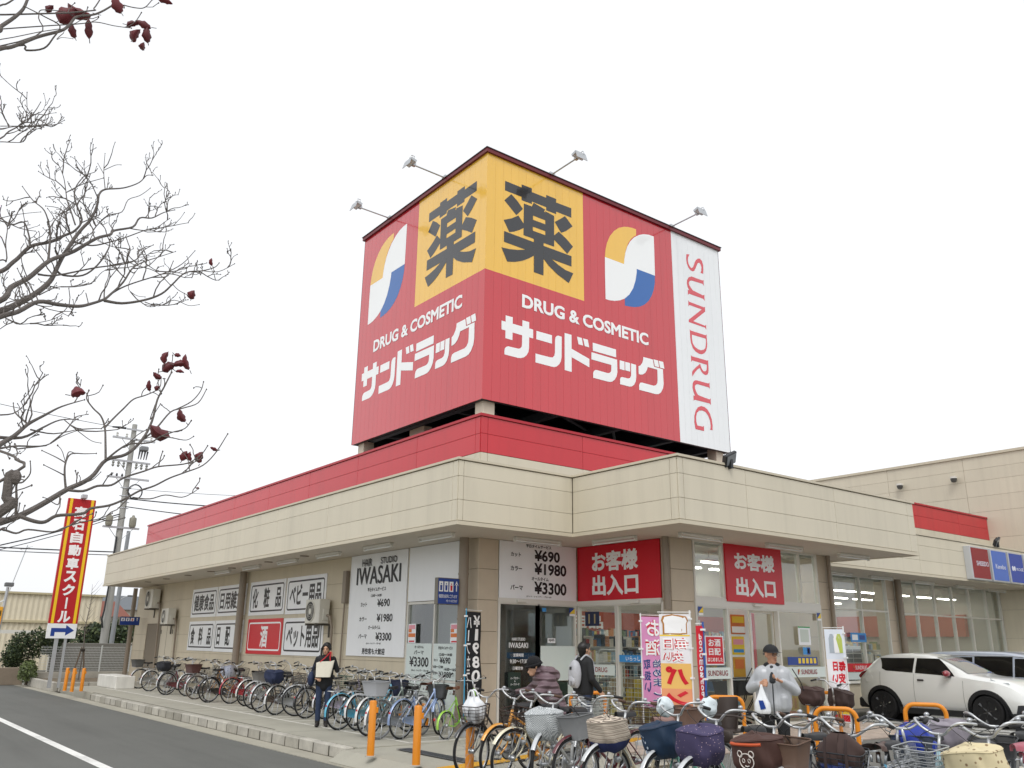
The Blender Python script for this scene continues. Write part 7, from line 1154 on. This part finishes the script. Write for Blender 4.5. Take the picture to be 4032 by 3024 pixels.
# --- man with the white backpack
m_=person((10.45,11.45,0.0),-12,'man in a black jacket and jeans with a white backpack walking to the entrance'); P=[]
legs(P,.88,((.22,.09),(-.24,-.08)),'jean','boot',thigh=.092,calf=.06,knee_f=.06)
P+=[('coat',(0,.08,.92),(0,.1,1.36),.12,.115),('coat',(0,-.08,.92),(0,-.1,1.36),.12,.115),('coat',(0,0,.90),(0,0,1.40),.13,.1),('coat',(0,0,1.38),(.01,0,1.47),.075,.062),('skin',(0,0,1.42),(.015,0,1.5),.055,.052)]
P+=[('coat',(0,.185,1.38),(-.08,.25,1.12),.068,.055),('coat',(-.08,.25,1.12),(-.02,.25,.92),.055,.043),('coat',(0,-.185,1.38),(.0,-.26,1.12),.068,.055),('coat',(.0,-.26,1.12),(.16,-.25,.94),.055,.043)]
hand(P,(-.01,.25,.89),(.2,0,-1),(0,-1,0),'skin',.5,1,1); hand(P,(.18,-.25,.91),(.4,0,-1),(0,1,0),'skin',.6,1,-1)
head(P,(.025,0,1.575),(1,-.1,.05)); body('body',m_,P,{'jean':JEAN,'boot':BOOT,'coat':BLKC,'skin':SKIN}); face(m_,(.025,0,1.575),(1,-.1,.05))
c_=Vector((.025,0,1.575)); HP=[('h',c_+Vector((-.03,0,.058)),c_+Vector((-.045,0,.05)),.092,.09),('h',c_+Vector((-.05,0,0)),c_+Vector((-.055,0,-.07)),.082,.055)]
for q in (-1,1): HP+=[('h',c_+Vector((.055,q*.03,.09)),c_+Vector((.0,q*.07,.03)),.035,.028),('h',c_+Vector((.01,q*.08,.03)),c_+Vector((.0,q*.083,-.02)),.016,.01)]
body('hair',m_,HP,{'h':HAIR},.0085,2)
bp_=thing('backpack',(10.45,11.45,0.0),'white backpack on the back of the man in the black jacket','backpack'); bp_.rotation_euler=m_.rotation_euler; WBP=M('backpack_white','#b4b5ba',.75,var=.1,scale=16,bump=.5,bscale=25)
L_('sack',MB().grid(28,16,lambda a,b:(-.18+(.065*sin(PI*b)**.5+.02)*math.copysign(abs(cos(2*PI*a))**.7,cos(2*PI*a)),.135*sin(PI*min(1,.08+b*.92))**.35*math.copysign(abs(sin(2*PI*a))**.6,sin(2*PI*a)),.97+.45*b)),WBP,bp_); L_('pocket',MB().ell((-.245,0,1.08),(.04,.105,.09),14,10),WBP,bp_); L_('logo_patch',MB().box(-.27,-.262,-.03,.03,1.26,1.31),BLKP,bp_,False)
for q in (-1,1): L_('strap',MB().tube(smooth_path([(-.12,q*.1,1.42),(-.02,q*.12,1.5),(.1,q*.12,1.4),(.12,q*.13,1.2),(-.06,q*.15,1.02)]),.015,6),WBP,bp_)
L_('zip_pull',MB().box(-.29,-.284,-.06,-.05,1.0,1.08),BLKP,bp_,False); L_('zip_pull',MB().box(-.29,-.284,.03,.04,1.02,1.1),BLKP,bp_,False)
# --- older man in the silver jacket
SILV=M('jacket_silver','#b4b7bb',.38,.1,var=.08,scale=6,bump=.55,bscale=5); DKS=M('shirt_dark','#2f3236',.8); CAPB=M('cap_black','#1b1c1f',.8)
g_=person((10.5,7.66,0),-146,'older man in a silver jacket and black cap holding a plastic bag and phone'); P=[]
legs(P,.86,((.02,.11),(.0,-.1)),'tr','boot',thigh=.1,calf=.07)
P+=[('jac',(0,.1,.92),(0,.12,1.3),.135,.125),('jac',(0,-.1,.92),(0,-.12,1.3),.135,.125),('jac',(.02,0,.92),(.02,0,1.34),.15,.11),('collar',(-.01,.05,1.40),(.0,-.05,1.40),.07,.07),('collar',(.03,.055,1.37),(.045,.06,1.44),.03,.02),('collar',(.03,-.055,1.37),(.045,-.06,1.44),.03,.02),('shirt',(.1,0,1.22),(.07,0,1.38),.055,.05),('skin',(.0,0,1.40),(.01,0,1.48),.055,.052)]
P+=[('jac',(0,.175,1.325),(-.03,.29,1.10),.07,.072),('jac',(-.03,.29,1.10),(.2,.13,1.22),.068,.045),('jac',(0,-.175,1.325),(-.04,-.30,1.12),.07,.072),('jac',(-.04,-.30,1.12),(.17,-.17,1.17),.068,.045),('jac',(.08,.12,.9),(.1,.13,1.0),.07,.06),('jac',(.08,-.13,.9),(.1,-.12,1.02),.07,.06)]
hand(P,(.22,.115,1.225),(.5,-1,.35),(.2,0,1),'skin',.8,1.08,1); hand(P,(.2,-.155,1.18),(.6,.5,.15),(-.4,.6,-.2),'skin',1.4,1.08,-1)
hf=(.75,.66,-.02); head(P,(.01,0,1.555),hf,s=1.03); body('body',g_,P,{'tr':BTR,'boot':BOOT,'jac':SILV,'collar':CAPB,'shirt':DKS,'skin':M('skin_older','#b98a6e',.55,var=.08,scale=30)}); face(g_,(.01,0,1.555),hf,1.03,True)
fx=Vector((.75,.66,0)).normalized(); ly=Vector((0,0,1)).cross(fx)
def capf(a,b): d_=fx*cos(2*PI*a)+ly*sin(2*PI*a); r=.108*sin(PI/2*b); return tuple(Vector((0,0,1.60))+d_*r+Vector((0,0,.105*cos(PI/2*b))))
L_('cap',MB().grid(24,8,capf),CAPB,g_); L_('cap_brim',MB().grid(10,4,lambda a,b:tuple(Vector((0,0,1.605))+(fx*cos(-1.1+2.2*a)+ly*sin(-1.1+2.2*a))*(.095+.085*b*max(.15,cos(-1.1+2.2*a)))+Vector((0,0,-.015*b)))),CAPB,g_)
L_('grey_hair',MB().tube([tuple(Vector((0,0,1.575))+(fx*cos(a)+ly*sin(a))*.095) for a in [PI*.55+PI*.9*k/8 for k in range(9)]],.018,6),M('hair_grey','#55534f',.8),g_)
for q in (-1,1): L_('jacket_piping',MB().tube([(.02,q*.265,1.385),(-.03,q*.37,1.2),(-.06,q*.395,1.1)],.007,5),CAPB,g_)
L_('jacket_zip',MB().tube([(.135,.0,1.2),(.172,.0,1.05),(.172,.0,.80)],.008,5),DKS,g_)
pg=thing('plastic_bag',(10.5,7.66,0),'white plastic shopping bag with blue mark held by the man in silver','bag'); pg.rotation_euler=g_.rotation_euler; WPL=M('bag_plastic','#e8ebee',.35,var=.03,scale=20)
L_('sack',MB().grid(24,16,lambda a,b:(.255+(.012+.05*min(1,b*1.6)**1.3*(1 if b<.94 else .75))*math.copysign(abs(cos(2*PI*a))**.7,cos(2*PI*a))*(1+.14*sin(9*a*PI+7*b)),-.145+(.012+.088*min(1,b*1.5)**1.2*(1 if b<.94 else .85))*math.copysign(abs(sin(2*PI*a))**.7,sin(2*PI*a))*(1+.06*sin(13*a+5*b)),1.18-.37*b)),WPL,pg); L_('blue_mark',MB().add([(.328,-.19,.98),(.335,-.13,.98),(.335,-.10,.88),(.328,-.17,.86)],[(0,1,2,3)]),BLUES,pg)
ph_=thing('mobile_phone',(10.5,7.66,0),'dark mobile phone in the hand of the man in silver','phone'); ph_.rotation_euler=g_.rotation_euler; L_('case',MB().bev(.25,.33,-.01,.055,1.245,1.26,.006),BLKP,ph_,False); L_('screen',MB().box(.26,.32,-.004,.048,1.26,1.2605),M('screen_dark','#0d0f12',.1),ph_,False)
# --- things in the bicycle baskets
def in_basket(b,name,label,cat,geo,mat,extra=None):
    bo=bpy.data.objects[b['_b']]; bpy.context.view_layer.update(); t=thing(name,(0,0,0),label,cat); t.matrix_world=bo.matrix_world.copy(); o=L_('sack',geo,mat,t)
    if extra: extra(t)
    return t
def lump(w,d,h,seed): 
    r=random.Random(seed); p=r.uniform(0,9); return MB().grid(26,14,lambda a,b:((d*sin(PI*(.06+.9*b))**.6*math.copysign(abs(cos(2*PI*a))**.75,cos(2*PI*a)))*(1+.12*sin(9*b+7*a*PI+p)),(w*sin(PI*(.06+.9*b))**.55*math.copysign(abs(sin(2*PI*a))**.75,sin(2*PI*a)))*(1+.1*sin(11*b+5*a*PI+p)),.02+h*b))
in_basket(N0,'shopping_bag','white plastic shopping bag standing in the brown wire basket','bag',lump(.16,.11,.34,1),WPL,lambda t:[L_('bag_handle',MB().tube(smooth_path([(q,-.06,.3),(q*.6,-.03,.42),(q*.6,.04,.42),(q,.07,.31)]),.012,6),WPL,t) for q in (-.04,.05)])
def tote(t):
    for q in (-.08,.08): L_('tote_strap',MB().tube([(.152,q,.1),(.155,q,.3),(.12,q,.36)],.012,6),M('strap_dark','#3a2c2a',.8),t)
in_basket(N10,'tote_bag','dark brown tote bag standing in the navy lined basket','bag',lump(.175,.10,.36,4),M('tote_brown','#43322e',.8,var=.08,scale=14),tote)
in_basket(N10,'blue_bag','crumpled navy plastic bag lining the wire basket of the pale blue bicycle','bag',lump(.165,.115,.2,6),M('bag_blue','#1c2f6e',.35,var=.12,scale=14))
in_basket(N11,'blue_bag','pile of bright blue plastic bags in the basket of the bicycle facing the shop','bag',lump(.19,.14,.36,9),M('bag_bright_blue','#1b37a0',.35,var=.12,scale=14))
# towel mitts and prints on the near row
def on_bike(b,name,mb,mat): o=link(name,mb.mesh(name),mat,b); return sharp(o,60)
for s in (-1,1):
    a,b=grip_pts('up',s); c=(a+b)/2; on_bike(N6,'towel_mitt',lump(.07,.12,.2,31+s).xf(Matrix.Translation(c+Vector((0,0,-.13)))@Matrix.Rotation(.25*s,4,'Y')),M('towel_white','#d6e0e4',.9,bump=.3,bscale=40))
cv=bpy.data.objects[N8['_b']]
def onx(y,z): return (.178*(1-.45*(abs(y)/.22)**3),y,z)
BW=M('print_outline','#e6ded6',.6)
def outline(pts,closed=True,r=.0045): o=link('bear_print',MB().tube([onx(*p) for p in pts],r,5,closed=closed).mesh('bear_print'),BW,cv); return o
outline([(.075*cos(k*PI/12),.12+.062*sin(k*PI/12)) for k in range(24)])
for q in (-1,1): outline([(q*.06+.026*cos(k*PI/6),.178+.026*sin(k*PI/6)) for k in range(12)]); outline([(q*.03+.013*cos(k*PI/6),.125+.016*sin(k*PI/6)) for k in range(12)],r=.003)
outline([(-.02,.085),(0,.078),(.02,.085)],False); link('cover_band',MB().tube([onx(y/100,.255) for y in range(-16,17,4)],.014,6).mesh('cover_band'),M('band_orange','#c8552a',.6),cv)
cv=bpy.data.objects[N6['_b']]; BUB=M('print_bubble','#b9c4d4',.6)
for i,(y,z,r) in enumerate(((-.1,.05,.02),(-.07,.09,.014),(-.12,.1,.018),(-.09,.14,.012),(-.13,.155,.017),(-.06,.05,.012),(-.14,.2,.01),(-.11,.19,.008))): link('bubble_print',MB().add([onx(y+r*cos(k*PI/5),z+r*sin(k*PI/5)) for k in range(10)],[tuple(range(10))]).mesh('bubble_print'),BUB,cv)
# ================================================================ cars
def lerp_tab(tab,x):
    n=len(tab); x=max(tab[0][0],min(tab[-1][0],x)); i=0
    while i<n-2 and x>tab[i+1][0]: i+=1
    a,b=tab[i],tab[i+1]; h=b[0]-a[0]; t=(x-a[0])/h; out=[]
    for k in range(1,len(a)):
        d=(b[k]-a[k])/h; dl=(a[k]-tab[i-1][k])/(a[0]-tab[i-1][0]) if i>0 else d; dr=(tab[i+2][k]-b[k])/(tab[i+2][0]-b[0]) if i<n-2 else d
        m0=0 if dl*d<=0 else 2*dl*d/(dl+d); m1=0 if dr*d<=0 else 2*dr*d/(dr+d)
        out.append((2*t**3-3*t*t+1)*a[k]+(t**3-2*t*t+t)*h*m0+(-2*t**3+3*t*t)*b[k]+(t**3-t*t)*h*m1)
    return out
CARGL=M('car_glass_dark','#0c0e10',.06,spec=.6,coat=.3); CARGW=M('windscreen_glass','#7d8688',.05,spec=.9,coat=.8); CLAD=M('car_cladding','#1b1c1e',.6); CTY=M('car_tyre','#161617',.85); CBW=M('wheel_black','#101113',.3,coat=.5); CHR=M('car_chrome','#c5c8ca',.15,.9)  # windscreen base is pale grey: sky reflection painted into the colour
def car(loc,head,label,col,tab,axles,wr,arch,win,screen,rearscreen,mir,extra=None,group=None,flare=.055):
    """tab rows: x, bottom, belt, top, half width, roof half width"""
    root=thing('parked_car',loc,label,'car',group); root.rotation_euler=(0,0,rad(head)); PT=M('car_paint_'+col,col,.28,.05,coat=.8)
    def st(x):
        zb,be,tp,hw,rw=lerp_tab(tab,x); hw+=flare*sum(math.exp(-((x-a)/.42)**2) for a in axles); return zb,be,tp,hw,rw
    def hw_at(x,z):
        zb,be,tp,hw,rw=st(x)
        if z<=be:
            t=(z-zb)/max(be-zb,.01); return hw*(1-.12*(1-min(1,t*2.2))**2-.065*max(0,(t-.5)/.5)**2)
        t=min(1,(z-be)/max(tp-.045-be,.02)); return hw*.935+(rw-hw*.935)*t**1.15
    ZT=[0,.08,.2,.35,.5,.65,.8,.92,1.0]
    def ring(x):
        zb,be,tp,hw,rw=st(x); half=[(0,zb)]+[(hw_at(x,zb+(be-zb)*t),zb+(be-zb)*t) for t in ZT]
        for t in (.2,.45,.7,.9,1.0): z=be+(tp-.045-be)*t; half.append((hw_at(x,z),z))
        half+= [(rw*.93,tp-.018),(rw*.78,tp-.004),(rw*.4,tp+.006),(0,tp+.008)]
        return half
    x0,x1=tab[0][0],tab[-1][0]; nx=110; xs=[x0+(x1-x0)*(.5-.5*cos(PI*i/nx)) *1.0 for i in range(nx+1)]; vs=[];fs=[]
    R_=[ring(x) for x in xs]; k=len(R_[0]); n2=2*k-2
    for x,h in zip(xs,R_):
        loop=[(x,-w,z) for w,z in h]+[(x,w,z) for w,z in h[-2:0:-1]]; vs+=loop
    for i in range(nx):
        for j in range(n2): fs.append((i*n2+j,i*n2+(j+1)%n2,(i+1)*n2+(j+1)%n2,(i+1)*n2+j))
    fs.append(tuple(range(n2-1,-1,-1))); fs.append(tuple(nx*n2+j for j in range(n2)))
    bo=link('body',MB().add(vs,fs).mesh('body'),PT,root); bm=bmesh.new(); bm.from_mesh(bo.data); bmesh.ops.recalc_face_normals(bm,faces=bm.faces); bm.to_mesh(bo.data); bm.free()
    cut=MB()
    for a in axles: cut.lathe([(arch,-1.2),(arch,1.2)],(a,0,wr),'y',48)
    cm=cut.mesh('cut'); bm=bmesh.new(); bm.from_mesh(cm); bmesh.ops.recalc_face_normals(bm,faces=bm.faces); bm.to_mesh(cm); bm.free(); co=bpy.data.objects.new('cut',cm); COL.objects.link(co); md=bo.modifiers.new('b','BOOLEAN'); md.object=co; md.operation='DIFFERENCE'; md.solver='EXACT'
    co.location=loc; co.rotation_euler=root.rotation_euler; bpy.context.view_layer.update(); dg=bpy.context.evaluated_depsgraph_get(); me=bpy.data.meshes.new_from_object(bo.evaluated_get(dg)); bo.modifiers.clear(); bo.data=me; bpy.data.objects.remove(co); sharp(bo,32)
    if len(me.materials)==0: me.materials.append(PT)
    LO=lambda nm,mb,mt,par=root,sm=True:(lambda o:sharp(o,40) if sm else o)(link(nm,mb.mesh(nm),mt,par))
    LO('underbody',MB().box(x0+.25,x1-.25,-.62,.62,.2,.55),CLAD,root,False)
    for a in axles:
        for s in (-1,1):
            ar=MB(); N_=22; pts=[]
            for i in range(N_+1):
                t=rad(-8+196*i/N_); 
                for rr,dy in ((arch-.03,-.04),(arch-.03,.014),(arch+.055,.016),(arch+.07,-.03)):
                    X=a+rr*cos(t); Z=wr+rr*sin(t); pts.append((X,s*(hw_at(max(x0,min(x1,a+arch*cos(t))),max(.3,wr+arch*sin(t)))+dy),Z))
            ar.add(pts,[(i*4+j,i*4+(j+1)%4,(i+1)*4+(j+1)%4,(i+1)*4+j) for i in range(N_) for j in range(4)]); LO('wheel_arch',ar,CLAD)
            hy=st(a)[3]-.015; LO('wheel_well',MB().grid(30,2,lambda u,v:(a+(arch-.006)*cos(rad(-25+230*u)),s*(.42+(hy-.42)*v),wr+(arch-.006)*sin(rad(-25+230*u)))),CLAD); LO('well_liner',MB().lathe([(arch-.008,-.002),(arch-.008,.002)],(a,s*.44,wr),'y',30),CLAD)
            yw=s*(st(a)[3]-.115); w=LO('wheel',MB().lathe([(wr*.70,-.105),(wr*.94,-.115),(wr*1.0,-.085),(wr*1.0,.085),(wr*.94,.115),(wr*.70,.105)],(a,yw,wr),'y',36),CTY)
            LO('rim',MB().lathe([(wr*.69,-.1),(wr*.69,.1)],(a,yw-s*.02,wr),'y',28),M('rim_dark','#08080a',.5),w)
            for q in range(6):
                t=2*PI*q/6+.3; d=Vector((cos(t),0,sin(t))); c=Vector((a,yw+s*.085,wr)); LO('spoke',MB().tube([c,c+d*wr*.4+Vector((0,-s*.015,0)),c+d*wr*.69],[.04,.034,.05],6),CBW,w)
            LO('hub_cap',MB().lathe([(.032,-.01),(.03,.012)],(a,yw+s*.1,wr),'y',14),CHR,w)
    for s in (-1,1): LO('sill',MB().box(axles[0]+arch+.02,axles[1]-arch-.02,min(s*.76,s*.875),max(s*.76,s*.875),.2,.33),CLAD,root,False)
    # side windows follow the body surface
    for nm,xa,xb,lo,hi in win:
        for s in (-1,1):
            def f(u,v):
                xl=xa(v) if callable(xa) else xa; xr=xb(v) if callable(xb) else xb; x=xl+(xr-xl)*u; z=lo(x)+(hi(x)-lo(x))*v; return (x,s*(hw_at(x,z)+.006),z)
            LO(nm,MB().grid(14,7,f),CARGL)
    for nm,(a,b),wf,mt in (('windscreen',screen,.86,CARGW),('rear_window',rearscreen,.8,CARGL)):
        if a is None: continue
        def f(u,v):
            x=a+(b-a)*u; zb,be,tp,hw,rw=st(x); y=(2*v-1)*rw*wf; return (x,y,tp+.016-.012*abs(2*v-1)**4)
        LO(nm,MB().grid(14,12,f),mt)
    if extra: extra(root,LO,hw_at,st,PT)
    for s in (-1,1):
        mx=mir[0]; mz=mir[1]; y=hw_at(mx,mz); m=LO('mirror',MB().ell((mx-.02,s*(y+.13),mz+.03),(.075,.12,.075),14,10),M('mirror_'+mir[2],mir[2],.25,coat=.8)); LO('mirror_foot',MB().box(mx-.05,mx+.03,min(s*(y-.02),s*(y+.12)),max(s*(y-.02),s*(y+.12)),mz-.05,mz-.015),CLAD,m,False); LO('mirror_glass',MB().ell((mx-.09,s*(y+.13),mz+.03),(.008,.1,.058),12,8),CARGL,m)
    return root
JT=[(-.77,.50,.70,.73,.44,.32),(-.73,.38,.90,.95,.64,.46),(-.64,.33,1.05,1.10,.745,.52),(-.5,.3,1.15,1.24,.80,.54),(-.36,.28,1.18,1.39,.825,.545),(-.15,.27,1.175,1.50,.835,.555),(.15,.26,1.15,1.55,.835,.565),(.5,.25,1.12,1.572,.83,.57),(.95,.25,1.09,1.56,.83,.57),(1.25,.25,1.08,1.51,.83,.575),(1.55,.25,1.065,1.40,.83,.60),(1.85,.25,1.055,1.25,.83,.645),(2.1,.26,1.04,1.13,.83,.69),(2.35,.27,1.01,1.085,.83,.71),(2.7,.28,.97,1.05,.82,.69),(2.98,.3,.89,.985,.79,.62),(3.18,.32,.77,.87,.73,.52),(3.3,.36,.63,.71,.63,.42),(3.36,.42,.52,.56,.45,.3)]
def jx(root,LO,hw,st,PT):
    Sd=-1
    for s in (-1,1):
        for x,za,zb_ in ((.82,.33,1.10),(2.02,.33,.98),(-.02,.80,1.13)): LO('door_seam',MB().tube([(x+.06*(q-.5)*0,s*(hw(x,za+(zb_-za)*q/8)+.001),za+(zb_-za)*q/8) for q in range(9)],.0035,4),M('seam_dark','#55564f',.8))
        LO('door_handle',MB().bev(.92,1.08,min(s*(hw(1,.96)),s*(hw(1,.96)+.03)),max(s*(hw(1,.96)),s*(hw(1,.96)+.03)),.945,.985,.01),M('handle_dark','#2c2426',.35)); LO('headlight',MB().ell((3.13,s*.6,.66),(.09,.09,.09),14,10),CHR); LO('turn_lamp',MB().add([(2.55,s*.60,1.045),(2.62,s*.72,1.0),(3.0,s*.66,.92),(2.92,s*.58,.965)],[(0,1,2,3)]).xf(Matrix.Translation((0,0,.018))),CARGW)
        LO('tail_light',MB().tube([(-.66,s*(hw(-.62,1.02)-.03),1.0),(-.55,s*(hw(-.5,1.1)-.01),1.08),(-.42,s*(hw(-.42,1.14)-.0),1.14)],[.05,.045,.012],8),M('lamp_red','#7d1420',.15,coat=.8)); LO('quarter_panel_cover',MB().bev(-.42,-.24,min(s*(hw(-.3,.95)-.01),s*(hw(-.3,.95)+.002)),max(s*(hw(-.3,.95)-.01),s*(hw(-.3,.95)+.002)),.88,1.04,.02),PT)
    LO('rear_bumper_skirt',MB().bev(-.77,-.4,-.72,.72,.26,.5,.04),CLAD); LO('front_grille',MB().bev(3.22,3.38,-.5,.5,.36,.6,.03),CLAD); LO('front_lip',MB().bev(2.95,3.3,-.74,.74,.24,.34,.03),CLAD)
    LO('driver_seat',MB().bev(.75,1.1,-.58,-.12,.5,1.22,.06),CLAD)
jw=[('rear_side_window',lambda v:.02-.16*v**1.5+.0,.80,lambda x:1.165-.05*x+.12*max(0,.14-x)*3,lambda x:1.455+.01*x),('front_side_window',.86,lambda v:1.83-.42*v,lambda x:1.165-.05*x,lambda x:1.462-.005*max(0,x-.9))]
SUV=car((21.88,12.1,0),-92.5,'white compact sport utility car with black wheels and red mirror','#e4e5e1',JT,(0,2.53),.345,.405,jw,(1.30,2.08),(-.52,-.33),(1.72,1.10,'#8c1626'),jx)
VT=[(-.9,.4,.85,.9,.6,.5),(-.85,.32,.98,1.35,.78,.58),(-.7,.3,1.02,1.54,.83,.6),(-.3,.28,1.02,1.61,.845,.62),(.6,.26,1.0,1.64,.845,.63),(1.4,.26,.99,1.63,.845,.63),(2.0,.26,.98,1.55,.845,.62),(2.5,.26,.97,1.36,.845,.65),(2.9,.27,.96,1.14,.845,.68),(3.15,.28,.94,1.02,.845,.7),(3.4,.3,.88,.95,.83,.68),(3.62,.34,.76,.82,.76,.6),(3.74,.42,.6,.64,.6,.4)]
vw_=[('rear_side_window',-.55,.75,lambda x:1.05,lambda x:1.49),('middle_side_window',.8,1.75,lambda x:1.04,lambda x:1.51),('front_side_window',1.8,lambda v:2.72-.6*v,lambda x:1.03,lambda x:1.47)]
def vx(root,LO,hw,st,PT):
    for s in (-1,1): LO('window_trim',MB().tube([(x,s*(hw(x,1.53)+.004),1.53-.06*max(0,x-1.7)) for x in [-.6+.2*q for q in range(14)]],.012,5),CHR); LO('headlight',MB().ell((3.5,s*.62,.8),(.12,.12,.09),12,8),CHR)
VAN=car((24.75,12.0,0),-91,'silver blue minivan parked behind the white compact car','#aab2bf',VT,(0,2.85),.33,.38,vw_,(2.08,3.02),(None,None),(2.6,1.04,'#aab2bf'),vx)
WC=car((27.5,12.3,0),-91,'white car at the right edge, mostly hidden by the silver minivan','#e6e6e4',VT,(0,2.85),.33,.38,vw_,(2.08,3.02),(None,None),(2.6,1.04,'#e6e6e4'),vx)
# driver seen as a dark shape behind the side glass is hidden by the tinted pane
for o in list(bpy.data.objects):
    if '_b' in o.keys(): del o['_b']
